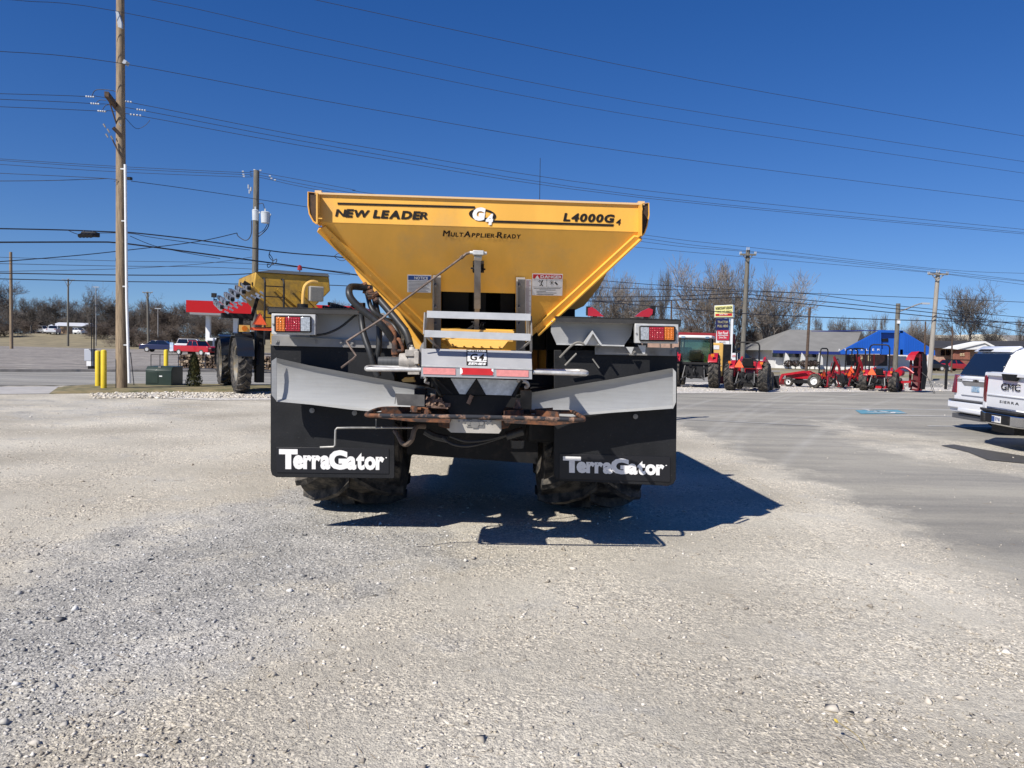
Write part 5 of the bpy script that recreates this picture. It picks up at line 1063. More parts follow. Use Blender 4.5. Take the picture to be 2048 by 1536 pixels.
# wires: (pixel polyline, distance at its two ends, radius, label)
WR = [
 ([(610, -8), (632, 0), (1395, 160), (2060, 274)], 22, 34, .008, 'topmost thin overhead wire crossing the upper right sky'),
 ([(-10, -32), (305, 0), (700, 88), (1280, 205), (2060, 325)], 22, 36, .008, 'second thin overhead wire from the top'),
 ([(-10, -2), (50, 2), (232, 22), (700, 121), (1280, 233), (2060, 348)], 22, 38, .008, 'thin overhead wire leaving the big pole near its top'),
 ([(-10, 102), (232, 125), (700, 211), (1280, 307), (2060, 404)], 22, 38, .009, 'thin overhead wire fixed by the side bracket of the big pole'),
 ([(-10, 187), (173, 193), (246, 202), (700, 289), (1280, 380), (2060, 460)], 24, 40, .009, 'upper of three crossarm wires'),
 ([(-10, 198), (183, 207), (275, 219), (700, 299), (1280, 391), (2060, 466)], 24, 40, .009, 'middle of three crossarm wires'),
 ([(-10, 213), (197, 222), (270, 230), (700, 307.5), (1280, 395), (2060, 469)], 24, 40, .009, 'lowest of three crossarm wires'),
 ([(-10, 317), (240, 333), (486, 345), (512, 344), (700, 378), (760, 390), (1290, 470), (1495, 494), (1875, 538), (2060, 547)], 40, 56, .012, 'top line from the transformer pole to the crossarm poles'),
 ([(-10, 320), (240, 337), (487, 349), (512, 349), (700, 385), (1290, 477), (1480, 500), (1876, 541), (2060, 563)], 40, 56, .012, 'second line from the transformer pole'),
 ([(-10, 328), (240, 344), (488, 354), (512, 353), (700, 391), (1290, 484), (1510, 505), (1870, 545), (2060, 564)], 40, 56, .012, 'third line from the transformer pole'),
 ([(1200, 487), (1290, 496), (1480, 513), (1860, 545), (1890, 548), (2060, 571)], 50, 57, .012, 'lowest crossarm line over the bare trees'),
 ([(-10, 346), (215, 357), (228, 363)], 23, 24, .008, 'short upper service wire ending at the big pole'),
 ([(-10, 362), (100, 361), (215, 357)], 23, 24, .010, 'short lower service wire ending at the big pole'),
 ([(262, 362), (400, 381), (615, 414)], 24, 33, .010, 'service wire from the big pole to behind the hopper'),
 ([(-10, 457), (130, 460), (228, 464), (262, 465), (395, 480), (560, 504), (668, 513), (712, 520), (760, 527)], 23.5, 30, .020, 'thick upper cable carrying the traffic signal'),
 ([(135, 460), (160, 469), (200, 466), (262, 467), (300, 474), (400, 488), (500, 500)], 23.6, 27, .010, 'thin cable looping under the thick upper cable'),
 ([(-10, 484.5), (190, 484), (228, 485), (275, 490), (500, 520), (715, 550), (760, 556)], 23.5, 30, .024, 'thickest black cable below the traffic signal'),
 ([(260, 472), (310, 492), (380, 507), (440, 517)], 24, 27, .010, 'slack drop cable right of the big pole'),
 ([(-10, 524), (130, 513), (230, 503), (390, 484), (474, 466)], 34, 42, .020, 'cable rising to the transformer pole'),
 ([(-10, 514), (240, 522), (500, 527), (700, 545)], 40, 48, .012, 'thin horizontal wire left of the transformer pole'),
 ([(-10, 527), (230, 532), (440, 535), (700, 550)], 40, 48, .014, 'thin wire passing just over the yellow applicator'),
 ([(-10, 543), (230, 538), (400, 528), (505, 514)], 36, 42, .012, 'faint wire rising toward the transformer pole'),
 ([(-10, 546), (240, 550), (430, 550), (507, 547)], 38, 42, .026, 'heavy lower cable meeting the transformer pole'),
 ([(-10, 557.5), (240, 563), (400, 565), (470, 568), (520, 566), (700, 572), (740, 577)], 38, 46, .022, 'lowest heavy cable behind the boom'),
 ([(1190, 560), (1330, 571), (1540, 583), (1900, 598), (2060, 605)], 60, 70, .022, 'upper thin cable in front of the right trees'),
 ([(1180, 575), (1480, 583), (1620, 588), (1800, 612), (2060, 636)], 55, 62, .022, 'thin cable above the lamp arm'),
 ([(1180, 594), (1330, 593), (1450, 588), (1480, 588), (1540, 593), (1870, 626), (2060, 653)], 50, 56, .026, 'upper black cable tied to the crossarm pole'),
 ([(1180, 602), (1300, 602), (1450, 596), (1486, 596), (1540, 601), (1870, 634), (1920, 641), (2060, 667)], 50, 56, .028, 'lower black cable tied to the crossarm pole'),
 ([(1170, 601), (1300, 612), (1420, 622), (1540, 630), (1800, 640), (2060, 645)], 42, 44, .024, 'black cable crossing the liquor sign'),
]
for P, d0, d1, r_, lab in WR:
    x0 = P[0][0]; x1 = P[-1][0]; pts = [at(x, y, d0+(d1-d0)*(x-x0)/(x1-x0)) for x, y in P]
    b = MB(); b.tube(pts, r_*1.05, 5, sm=5)
    for (p_, q_, on) in ((pts[0], pts[1], x0 < 0), (pts[-1], pts[-2], x1 > 2050)):
        if on: v_ = (p_-q_).normalized(); b.cyl(p_-v_*.02, p_+Vector((v_.x*45, v_.y*45, 1.5)), r_*1.04, n=5)
    pass
    o = b.build('overhead_wire', WIRE if r_ > .015 else WIREG, None); tag(o, lab, 'wire', 'overhead wires')
# horizontal traffic signal and slack storage loops
e = thing('traffic_signal', 'black horizontal traffic signal head hanging from the thick cable', 'traffic signal', at(177, 475, 23.9)); b = MB(); b.prism([at(161, 462.5, 23.8), at(192, 463.5, 23.8), at(192, 473, 23.8), at(161, 472, 23.8)], (0, .25, 0)); b.build('housing', BLD, e, world=True, bevel=.03)
b = MB()
for k in range(4): p = at(166+k*7, 469.5, 23.75); b.cyl(p, p-Vector((0, .18, .06)), .065, n=10)
b.each('visor', BLD, e, world=True)
b = MB(); b.bar(at(168, 464, 23.9), at(168, 460, 23.9), .03, .02); b.bar(at(186, 465, 23.9), at(186, 461, 23.9), .03, .02); b.each('hanger', WIREG, e, world=True)
b = MB(); b.tube([at(668, 513, 28.8), at(676, 507, 28.8), at(686, 508, 28.8), at(693, 514, 28.8), at(688, 521, 28.8), at(678, 520, 28.8), at(668, 513, 28.8)], .012, 6, sm=3); b.build('cable_loop', WIRE, None, tagv=('oval slack loop on the cable near the hopper edge', 'cable loop'))
b = MB(); b.tube([at(541, 501, 28), at(538, 512, 28), at(545, 521, 28), at(553, 518, 28), at(552, 525, 28), at(543, 530, 28), at(535, 528, 28), at(536, 535, 28), at(542, 531, 28), at(546, 520, 28), at(539, 508, 28)], .014, 6, sm=4); b.build('cable_loop', WIRE, None, tagv=('tangled slack cable coil hanging right of the transformer pole', 'cable loop'))
# ------------------------------------------------------------------ island furniture
for px, yt, yb, lab in ((196, 701, 777.5, 'yellow bollard standing left of its twin on the grass island'), (207.5, 699.5, 782, 'yellow bollard nearest the wooden pole, slightly closer than its twin'), (332, 699, 762, 'yellow bollard behind the green transformer cabinet')):
    g = gp(px, yb); top = at(px, yt, g.y).z; b = MB(); b.lathe([(.001, -.05), (.085, -.05), (.085, top-.05), (.072, top-.015), (.04, top), (.001, top)], (g.x, g.y, 0), UP, 18); o = b.build('bollard', BOLY, None, smooth=True); tag(o, lab, 'bollard', 'yellow bollards')
g = gp(315, 776); D = g.y; e = thing('transformer_cabinet', 'dark green metal transformer cabinet on the grass island', 'cabinet', (g.x, g.y, 0))
b = MB(); A = at(291, 776, D); B_ = at(343, 778, D); zt_ = at(315, 733, D).z; x0, x1 = A.x, B_.x; b.prism([(x0, D, .08), (x0, D, zt_-.12), (x0, D+.12, zt_), (x0, D+.9, zt_), (x0, D+.9, .08)], (x1-x0, 0, 0)); cb = b.build('body', DGRN, e, world=True, bevel=.015)
b = MB(); b.bb(x0-.06, x1+.12, D-.1, D+1.0, .0, .075); b.build('pad', CONC, e, world=True)
b = MB(); b.bb(x0+.02, x0+.42, D-.012, D, .16, zt_-.18); b.build('door', DGRN, cb, world=True, bevel=.004)
b = MB(); b.bb(x0+.46, x0+.56, D-.006, D-.001, .38, .42); b.bb(x0-.006, x0-.001, D+.3, D+.36, .3, .45); b.each('label_plate', WHT, cb, world=True)
b = MB(); b.box(((x0+x1)/2, D+.1, zt_-.02), (.09, .06, .05)); b.build('lock', STD, cb, world=True)
# arborvitae
g = gp(388, 778); D = g.y; top = at(388, 706, D).z; e = thing('arborvitae', 'small conical brownish green arborvitae shrub beside the green cabinet', 'shrub', (g.x, D, 0)); rr = random.Random(9)
b = MB()
for k in range(2600):
    t = rr.random()**.8; z = .04+t*(top-.06); rad = .33*(1-t)**.62*(.75+.35*math.sin(7*t+2)*.3+.25*rr.random())*(.65 if t < .06 else 1); a = rr.uniform(0, 6.283); r_ = rad*math.sqrt(rr.uniform(.35, 1)); p = Vector((math.cos(a)*r_, math.sin(a)*r_, z)); s_ = rr.uniform(.025, .055)
    n_ = Vector((math.cos(a), math.sin(a), 0)); t1 = Vector((-n_.y, n_.x, 0)); t2 = (UP*1.4+n_*rr.uniform(.1, .6)+t1*rr.uniform(-.5, .5)).normalized(); t1 = (t1*math.cos(.8*rr.gauss(0, 1))+n_*.5*rr.gauss(0, 1)).normalized()
    b.add([p-t1*s_*.4, p+t1*s_*.4, p+t2*s_*1.7], [(0, 1, 2)])
b.build('foliage', EVG, e); b = MB(); b.cyl((0, 0, -.03), (0, 0, top*.7), .03, .01, n=6); b.build('stem', BARK, e)
# control box on a stand with two pipes at the far kerb
g = gp(180, 741); D = g.y; e = thing('control_box', 'grey roadside control box with two thin masts at the far kerb', 'control box', (g.x, D, 0))
b = MB(); A = at(171.5, 698, D); B_ = at(187, 722, D); b.bb(A.x, B_.x, D-.15, D+.2, B_.z, A.z); b.build('box', mat('box_grey', (.42, .44, .48), .5), e, world=True, bevel=.02)
b = MB(); A = at(176, 722, D); B_ = at(187, 732, D); b.bb(A.x, B_.x, D-.14, D+.18, B_.z, A.z); b.build('lower_panel', WHT, e, world=True); b = MB(); A = at(177, 732, D); B_ = at(188, 741, D); b.bb(A.x+.02, B_.x-.02, D-.1, D+.15, 0, A.z); b.build('base', BLD, e, world=True)
b = MB(); b.cyl(at(183, 739, D-.2), at(183, 637, D-.2), .02, n=6); b.cyl(at(188, 738, D-.2), at(188, 635, D-.2), .028, n=6); b.bar(at(178, 699, D-.2), at(193, 699, D-.2), .03, .03); b.each('mast', BLD, e, world=True)
# firewood stack in wire racks
g0 = gp(357, 742); D = g0.y; rr = random.Random(12); xa = at(357, 742, D).x; xb = at(552, 742, D).x; zt_ = at(450, 712, D).z
e = thing('firewood_stack', 'long low stack of split firewood behind the arborvitae', 'firewood', ((xa+xb)/2, D+.5, 0)); b = MB(); c2 = MB()
z = .22
while z < zt_:
    x = xa+rr.uniform(0, .1)
    while x < xb:
        r_ = rr.uniform(.05, .10); p = Vector((x, D+rr.uniform(-.08, .08), z+rr.uniform(-.02, .02))); mb = b if rr.random() < .62 else c2; n_ = rr.choice((3, 5, 6, 8)); mb.cyl(p, p+Vector((0, .7, 0)), r_, n=n_); x += r_*2.05
    z += .145
b.build('logs', mat('split_wood_dark', (.17, .115, .075), .9, col2=(.035, .022, .015), thr=(.4, .62), vscale=6), e, world=True); c2.build('pale_logs', mat('split_wood_pale', (.40, .31, .21), .9, col2=(.14, .09, .06), thr=(.35, .6), vscale=7), e, world=True)
b = MB()
for px in (357, 410, 457, 506, 551): p = at(px, 735, D-.12); b.cyl((p.x, D-.12, 0), (p.x, D-.12, zt_+.05), .02, n=6)
b.bar((xa, D-.12, .16), (xb, D-.12, .16), .04, .04); b.build('rack', WIREG, e, world=True)
b = MB(); D2 = 44; A = at(302, 709, D2); B_ = at(320, 745, D2)
for px in (302, 320): p = at(px, 709, D2); b.cyl((p.x, D2, 0), p, .02, n=6)
b.cyl(at(302, 709, D2), at(355, 709, D2), .02, n=6); b.build('wire_rack', BLD, None, tagv=('empty thin metal rack frame left of the firewood', 'rack'))
# low walls / wood chips near the applicator wheels
b = MB(); rr = random.Random(4)
for k in range(60): p = gp(436+rr.random()*28, 772+rr.random()*10); b.box(p+UP*.05, (rr.uniform(.1, .35), rr.uniform(.03, .07), .03), rz=rr.uniform(0, 3), ry=rr.uniform(-.3, .3))
o = b.build('wood_debris', mat('pale_wood_chips', (.42, .29, .16), .9, var=.4), None); o['kind'] = 'stuff'; o['label'] = 'broken pale wood pieces by the applicator wheels'
# ------------------------------------------------------------------ buildings
BW = mat('white_stucco', (.74, .74, .72), .85, var=.08, vscale=.8); SHG = mat('grey_shingles', (.20, .195, .18), .9, var=.15, vscale=.6, bump=.3, bscale=6); BLUE = mat('blue_metal_siding', (.012, .10, .46), .42, var=.08, vscale=.4)
BRK = mat('red_brick', (.26, .10, .065), .9, var=.3, vscale=3, bump=.3, bscale=12); BRKP = mat('pinkish_brick', (.44, .29, .22), .9, var=.25, vscale=2); ROOFD = mat('dark_flat_roof', (.035, .034, .036), .85, var=.2, vscale=.6); BEI = mat('beige_roof_metal', (.50, .45, .36), .7, var=.12, vscale=.3)
def wp(x, y, d): return at(x, y, d)
D = 90; e = thing('blue_market', 'long low white shop with grey shingle roof and bright blue metal gable front', 'shop', (at(1700, 738, D).x, D, 0))
zE = at(1600, 702, D).z; zR = at(1700, 662, D+7).z; X = lambda px, d=D: at(px, 700, d).x
b = MB(); b.bb(X(1552), X(1866), D, D+13, 0, zE); b.build('wall', BW, e, world=True)
b = MB(); b.add([(X(1538), D-1, zE), (X(1700), D-1, zE), (X(1775), D+7, zR), (X(1620), D+7, zR), (X(1538), D+15, zE), (X(1775), D+15, zE)], [(0, 1, 2, 3), (3, 2, 5, 4), (0, 3, 4)])
b.bb(X(1538), X(1700), D-1.05, D-.95, zE-.30, zE+.02); rf = b.build('roof', SHG, e, world=True)
b = MB(); b.bb(X(1540), X(1690), D-1.12, D-1.06, zE-.32, zE+.02); b.bar(at(1622, 662.5, D+6.6), at(1762, 661, D+6.6), .25, .12, UP); b.build('eave_trim', mat('navy_trim', (.015, .03, .16), .5), rf, world=True)
b = MB(); zb_ = at(1750, 709, D-3).z; zs = at(1750, 699, D-3).z; DD = D-3
def BP(px, py, dy=0): p = at(px, py, DD); return Vector((p.x, DD+dy, p.z))
b.prism([BP(1680, 703), BP(1762, 660), BP(1763, 708), BP(1682, 708)], (0, .3, 0)); b.prism([BP(1806, 662), BP(1870, 701), BP(1870, 711), BP(1806, 710)], (0, .3, 0))
b.prism([BP(1762, 662, .5), BP(1806, 663, .5), BP(1806, 700, .5), BP(1762, 700, .5)], (0, .2, 0)); b.prism([BP(1800, 662), BP(1806, 662), BP(1806, 710), BP(1800, 710)], (0, .7, 0)); b.prism([BP(1762, 698), BP(1806, 699), BP(1806, 710), BP(1762, 709)], (0, .3, 0))
b.prism([BP(1762, 660), BP(1806, 661), BP(1806, 666), BP(1762, 665)], (0, .7, 0))
for k in range(22):
    px = 1690+k*3.4; yt = 703-(px-1680)*.52
    if px < 1760: b.bar(BP(px, yt+1, -.03), BP(px, 698, -.03), .05, .06)
for k in range(18):
    px = 1809+k*3.4; yt = 663+(px-1806)*.61
    if px < 1866: b.bar(BP(px, yt+1, -.03), BP(px, 704, -.03), .05, .06)
bf = b.build('blue_gable', BLUE, e, world=True)
b = MB(); b.prism([BP(1765, 677, .4), BP(1780, 676.5, .4), BP(1780, 683, .4), BP(1765, 683, .4)], (0, .1, 0)); b.build('gable_vent', BLD, bf, world=True)
b = MB()
for ch, px in zip('ATASALEM', (1678, 1690, 1701, 1712, 1723, 1734, 1746, 1756)): text(b, ch, BP(px-2, 701.5, -.06), BP(px+2, 701.5, -.06), BP(px-2, 697.3, -.06), Z0, bold=.02)
b.build('sign_letters', WDEC, bf, world=True)
b = MB()
for x0, x1 in ((1545, 1568), (1578, 1600), (1612, 1634)): b.prism([at(x0, 704, D-.05), at(x1, 704.5, D-.05), at(x1, 715, D-.05), at(x0, 714, D-.05)], (0, .04, 0))
b.each('window', GLS, e, world=True)
b = MB()
for x0 in (1570, 1602, 1637): b.prism([at(x0, 704, D-1.0), at(x0+4, 708, D-1.6), at(x0+9, 716, D-2.4), at(x0+9, 730, D-2.4), at(x0, 730, D-1)], (.15, 1.2, 0))
b.each('buttress', BW, e, world=True)
b = MB(); b.prism([at(1693, 708, D-.04), at(1775, 709, D-.04), at(1775, 732, D-.04), at(1693, 731, D-.04)], (0, .03, 0)); sf = b.build('shop_front', mat('shop_front_dark', (.035, .018, .018), .4, var=.6, vscale=2), e, world=True)
b = MB()
for x0 in (1702, 1720, 1736): b.prism([at(x0, 711, D-.08), at(x0+5, 711, D-.08), at(x0+5, 722, D-.08), at(x0, 722, D-.08)], (0, .02, 0))
b.each('poster', mat('faded_poster', (.48, .42, .26), .7, col2=(.20, .08, .06), thr=(.4, .5), vscale=3), sf, world=True)
b = MB()
for x0 in (1713, 1730, 1748): b.bar(at(x0, 708, D-.1), at(x0, 733, D-.1), .1, .05)
b.each('red_mullion', DRED, sf, world=True)
b = MB(); b.prism([at(1778, 710, D-.05), at(1796, 710, D-.05), at(1796, 733, D-.05), at(1778, 733, D-.05)], (0, .05, 0)); b.prism([at(1838, 710, D-.05), at(1866, 711, D-.05), at(1866, 722, D-.05), at(1838, 722, D-.05)], (0, .05, 0)); b.each('stone_panel', BRKP, e, world=True)
b = MB(); b.cyl(at(1857, 709, DD), at(1857, 738, DD), .12, n=8); b.build('porch_post', BW, e, world=True)
for px, lab in ((1577, 'round dark hedge ball furthest left by the white wall'), (1591, 'pair member hedge ball under the first shop window'), (1608, 'hedge ball right of the first fin wall'), (1620, 'hedge ball under the second shop window'), (1630, 'hedge ball furthest right by the white wall')):
    b = MB(); rr = random.Random(px); c = at(px, 727, D-3)
    for k in range(260): v = Vector((rr.gauss(0, 1), rr.gauss(0, 1), rr.gauss(0, 1))).normalized(); p = c+Vector((v.x*.5, v.y*.5, v.z*.38))*rr.uniform(.75, 1); t1 = v.cross(Vector((rr.random(), rr.random(), rr.random()))).normalized(); t2 = v.cross(t1); b.add([p-t1*.08, p+t1*.08, p+t2*.12+v*.04], [(0, 1, 2)])
    b.cyl((c.x, c.y, 0), (c.x, c.y, c.z), .05, n=6); b.build('hedge_ball', mat('hedge_dark', (.045, .028, .022), .9, var=.4, vscale=3), None, tagv=(lab, 'shrub', 'hedge balls by the white shop'))
# liquor store with red fascia behind the cab tractor
D = 96; e = thing('liquor_store', 'low store with a long dark red fascia behind the cab tractor', 'shop', (X(1395, D), D, 0)); b = MB(); A = at(1300, 664, D); b.prism([at(1290, 662.5, D), at(1462, 667, D), at(1462, 677.5, D), at(1290, 674, D)], (0, .5, 0)); b.prism([at(1462, 668, D), at(1470, 668, D+6), at(1470, 690, D+6), at(1462, 678, D)], (.1, .2, 0)); b.build('fascia', mat('faded_red_fascia', (.30, .022, .028), .6, var=.1, vscale=.4), e, world=True)
b = MB(); A = at(1295, 675, D+.3); B_ = at(1458, 678, D+.3); b.bb(A.x, B_.x, D+.4, D+12, 0, A.z); b.build('wall', BRKP, e, world=True); b = MB(); b.bb(at(1350, 690, D).x, at(1385, 690, D).x, D+.34, D+.42, .7, 2.2); b.each('window', GLS, e, world=True)
# sign pylon
D = 62; e = thing('sign_pylon', 'tall road sign pylon with yellow liquor sign above blue and red panels', 'sign', (X(1452, D), D, 0))
def SQ(x0, x1, y0, y1, dy=0, s_=-.05): return [at(x0, y0, D+dy), at(x1, y0+(x1-x0)*s_, D+dy), at(x1, y1+(x1-x0)*s_*.3, D+dy), at(x0, y1, D+dy)]
b = MB(); 
for px in (1434, 1461.5): p = at(px, 700, D+.2); b.bb(p.x-.09, p.x+.09, D+.1, D+.3, 0, at(px, 636, D).z)
b.each('post', WHT, e, world=True)
b = MB(); b.prism(SQ(1429, 1466, 611, 635), (.05, .05, 0)); b.prism(SQ(1429, 1466, 611, 635, .02), (.35, .8, 0)); ys_ = b.build('top_sign', WHT, e, world=True)
b = MB(); b.prism(SQ(1430, 1465, 612.2, 634, -.03), (0, .02, 0)); b.build('yellow_face', mat('sign_yellow', (.80, .76, .30), .5), ys_, world=True)
def ST(b, s, x0, x1, yb, yt, s_=-.05, l=-.06, **k): text(b, s, at(x0, yb, D+l), at(x1, yb+(x1-x0)*s_, D+l), at(x0, yt, D+l), Z0, **k)
b = MB(); ST(b, '91 DISCOUNT LIQUOR', 1431, 1464, 620.5, 614.5, -.07, bold=.03); ST(b, 'WINE AND SPIRITS', 1433, 1463, 625.0, 622, -.04, bold=.02); b.build('sign_letters', BDEC, ys_, world=True)
b = MB(); b.prism(SQ(1431, 1464, 627.8, 632, -.045, -.04), (0, .01, 0)); b.build('red_strip', RDEC, ys_, world=True); b = MB(); ST(b, 'DRIVE THRU', 1439, 1455, 630.8, 628, -.04, -.07, bold=.02); b.build('strip_letters', WDEC, ys_, world=True)
b = MB(); b.prism(SQ(1433, 1458, 637, 660, 0, .01), (0, .25, 0)); bs = b.build('middle_sign', mat('sign_navy', (.012, .015, .09), .4, var=.4), e, world=True)
b = MB(); ST(b, 'TRACTOR', 1435, 1456, 646.5, 641.5, 0, bold=.02); ST(b, 'PULL HERE', 1435, 1456, 654.5, 649.5, 0, bold=.02); b.build('sign_letters', mat('sign_dull_gold', (.42, .38, .22), .6), bs, world=True)
b = MB(); b.prism(SQ(1434.5, 1458, 660.5, 680.5, 0, .01), (0, .25, 0)); rs = b.build('lower_sign', mat('sign_red', (.52, .025, .05), .5), e, world=True)
b = MB(); ST(b, 'Fast Food', 1436, 1456, 669, 663, 0, bold=.03, shear=.05); ST(b, 'Drive Thru', 1438, 1453, 677, 673, 0, bold=.02, shear=.04); b.prism(SQ(1436, 1456, 670.6, 671.6, -.02, 0), (0, .01, 0)); b.build('sign_letters', WDEC, rs, world=True)
b = MB(); b.prism(SQ(1434.5, 1459, 681.5, 700, 0, .01), (0, .2, 0)); ls = b.build('letter_board', WHT, e, world=True); b = MB(); ST(b, 'N LOT', 1439, 1451, 686, 683, 0, bold=.02); b.build('sign_letters', BDEC, ls, world=True)
b = MB(); D = 60; b.prism(SQ(1462, 1475, 706, 724, 0, 0), (0, .1, 0)); b.bb(X(1463, D), X(1464.5, D), D, D+.1, 0, 1.2); b.bb(X(1472.5, D), X(1474, D), D, D+.1, 0, 1.2)
e = thing('small_sign', 'small white roadside sign standing left of the compact tractor', 'sign', (X(1468, D), D, 0)); b.build('panel', WHT, e, world=True); b = MB(); ST(b, 'OPEN', 1464, 1473, 714, 710, 0, bold=.02); b.build('sign_letters', RDEC, e, world=True)
# brick building with the number and the beige warehouse
D = 112; e = thing('brick_building', 'low brick building with dark roof, white entry gable and the number 155', 'building', (X(1960, D), D, 0)); b = MB(); b.bb(X(1870, D), X(2120, D), D, D+10, 0, at(1960, 697, D).z); b.build('wall', BRKP, e, world=True)
b = MB(); b.prism([at(1868, 683, D+4), at(2120, 683, D+4), at(2120, 697, D-1), at(1868, 696, D-1)], (0, .3, .1)); b.build('roof', ROOFD, e, world=True)
b = MB(); b.prism([at(1900, 697, D-3), at(1971, 682.5, D-3), at(1990, 692, D-3), at(1986, 694, D-3), at(1970, 686, D-3), at(1915, 699, D-3)], (0, 3, 0)); b.prism([at(1905, 699, D-2.8), at(1971, 685, D-2.8), at(1986, 694, D-2.8), at(1975, 699, D-2.8)], (0, 2, 0)); gb = b.build('entry_gable', BW, e, world=True)
b = MB(); b.prism([at(x, y, D-2.5) for x, y in ((1906, 711), (1909, 704), (1915, 700), (1925, 698.5), (1940, 698.5), (1940, 740), (1906, 738))], (0, .4, 0)); ar = b.build('brick_arch', BRK, e, world=True)
b = MB(); text(b, '155', at(1920, 712, D-2.6), at(1929, 712, D-2.6), at(1920, 706.5, D-2.6), Z0, bold=.02); b.build('house_number', mat('number_gold', (.60, .50, .30), .5), ar, world=True)
b = MB(); 
for x0, x1 in ((1882, 1890), (1892, 1899), (1900, 1905)): b.prism([at(x0, 700, D-.1), at(x1, 700, D-.1), at(x1, 711, D-.1), at(x0, 711, D-.1)], (0, .05, 0))
b.each('window', GLS, e, world=True)
D = 150; e = thing('beige_warehouse', 'long beige warehouse roof with a cream dome behind the brick building', 'building', (X(1930, D), D, 0)); b = MB(); b.prism([at(1818, 668, D), at(1945, 672, D), at(1945, 680, D), at(1818, 675, D)], (0, 12, 0)); b.prism([at(1818, 676, D+.4), at(2120, 684, D+.4), at(2120, 700, D+.4), at(1818, 700, D+.4)], (0, 12, 0)); b.build('wall', BEI, e, world=True)
b = MB(); b.prism([at(1818, 674, D-.1), at(1915, 676.5, D-.1), at(1915, 679, D-.1), at(1818, 677, D-.1)], (0, .2, 0)); b.build('dark_band', BRN, e, world=True)
b = MB(); b.prism([at(x, y, D-1) for x, y in ((1938, 682), (1952, 676), (1965, 670.5), (1978, 668), (1992, 668.5), (2002, 672), (2016, 682))], (0, 12, 0)); b.build('dome_roof', mat('cream_dome', (.66, .60, .46), .7), e, world=True)
b = MB(); b.prism([at(2000, 670, D), at(2120, 672, D), at(2120, 684, D), at(2014, 682, D)], (0, 10, 0)); b.build('grey_roof', mat('grey_metal_roof', (.30, .29, .28), .6), e, world=True)
# far left houses
for (x0, x1, yr, ye, yb, d, wm, rm, nm, lab) in ((98, 166, 644.5, 652, 668, 185, mat('sage_wall', (.25, .27, .26), .8), WHT, 'white_roof_house', 'low house with a bright white roof behind the forked tree'), (196, 234, 646, 654, 668, 190, mat('brown_wall', (.10, .045, .035), .8), ROOFD, 'brown_house', 'low dark brown house left of the big pole'), (62, 94, 644, 652, 664, 200, mat('dark_wall', (.06, .04, .035), .8), ROOFD, 'dark_house', 'low dark house behind the white pickup'), (-20, 30, 652, 655, 668, 180, mat('beige_fence', (.50, .42, .32), .8), BEI, 'beige_fence', 'pale board fence at the left picture edge'), (118, 147, 653, 655, 666, 172, mat('tan_fence', (.40, .26, .15), .8), mat('tan_fence', (.4, .26, .15), .8), 'tan_fence', 'tan board fence in front of the white roofed house')):
    g = at((x0+x1)/2, 660, d); zg = ghz(g.x, d); e = thing(nm, lab, 'house' if 'house' in nm else 'fence', (g.x, d, zg)); a = at(x0, 660, d).x; c = at(x1, 660, d).x; ze = at((x0+x1)/2, ye, d).z; zr = at((x0+x1)/2, yr, d).z
    b = MB(); b.bb(a+.3, c-.3, d, d+(8 if 'house' in nm else .2), zg-.2, ze); b.build('wall', wm, e, world=True); b = MB()
    if 'house' in nm: b.add([(a, d-.5, ze), (c, d-.5, ze), (c, d+4, zr), (a, d+4, zr), (a, d+8.5, ze), (c, d+8.5, ze)], [(0, 1, 2, 3), (3, 2, 5, 4), (0, 3, 4), (1, 5, 2)]); b.build('roof', rm, e, world=True)
    else: b.bb(a+.3, c-.3, d-.03, d+.23, ze, ze+.12); b.build('cap_rail', rm, e, world=True)
# fuel canopy
D = 92; e = thing('fuel_canopy', 'bright red fuel station canopy on pale columns behind the applicator', 'canopy', (X(520, D), D, 0)); zt_ = at(371, 600, D).z; zl = at(371, 624, D).z
b = MB(); A = at(372, 610, D); b.prism([(A.x, D, zl), (A.x, D, zt_), at(720, 613, D+8)-UP*.0, Vector((at(720, 613, D+8).x, D+8, zl))], (0, 9, 0)); b.build('fascia', mat('canopy_red', (.62, .012, .012), .4), e, world=True)
b = MB(); b.prism([(A.x+.4, D+.1, zl-.25), (A.x+.4, D+.1, zl-.01), Vector((at(718, 613, D+8).x, D+8.1, zl-.01)), Vector((at(718, 613, D+8).x, D+8.1, zl-.25))], (0, 8.8, 0)); b.build('soffit', mat('soffit_grey', (.35, .34, .33), .6), e, world=True)
for px, dd in ((415, 3), (470, 4), (620, 6)): p = at(px, 680, D+dd); b = MB(); b.bb(p.x-.25, p.x+.25, D+dd, D+dd+.5, 0, zl); b.build('column', WHT, e, world=True)
b = MB(); p = at(428, 599, D); b.box(p+UP*.5, (.5, .4, .5)); b.cyl(p, p+UP*.4, .05, n=6); b.build('flood_light', BLD, e, world=True)
D = 94; e = thing('kiosk', 'small dark red fuel kiosk under the canopy', 'kiosk', (X(445, D), D, 0)); b = MB(); b.bb(X(425, D), X(470, D), D+3, D+9, 0, at(440, 669, D).z); b.build('wall', DRED, e, world=True); b = MB(); b.bb(X(423, D), X(472, D), D+2.6, D+9.4, at(440, 669, D).z, at(440, 667, D).z); b.build('roof', ROOFD, e, world=True)
for px, d_, lab in ((422, 88, 'white fuel pump left of the narrow wheels'), (432, 88.5, 'white fuel pump close behind the narrow wheels')):
    g = at(px, 700, d_); e = thing('fuel_pump', lab, 'fuel pump', (g.x, d_, 0), 0, 'fuel pumps'); b = MB(); b.bb(-.35, .35, -.3, .3, 0, 1.9); b.build('cabinet', WHT, e, bevel=.04); b = MB(); b.bb(-.3, .3, -.34, -.29, 1.0, 1.6); b.build('display', BLD, e)
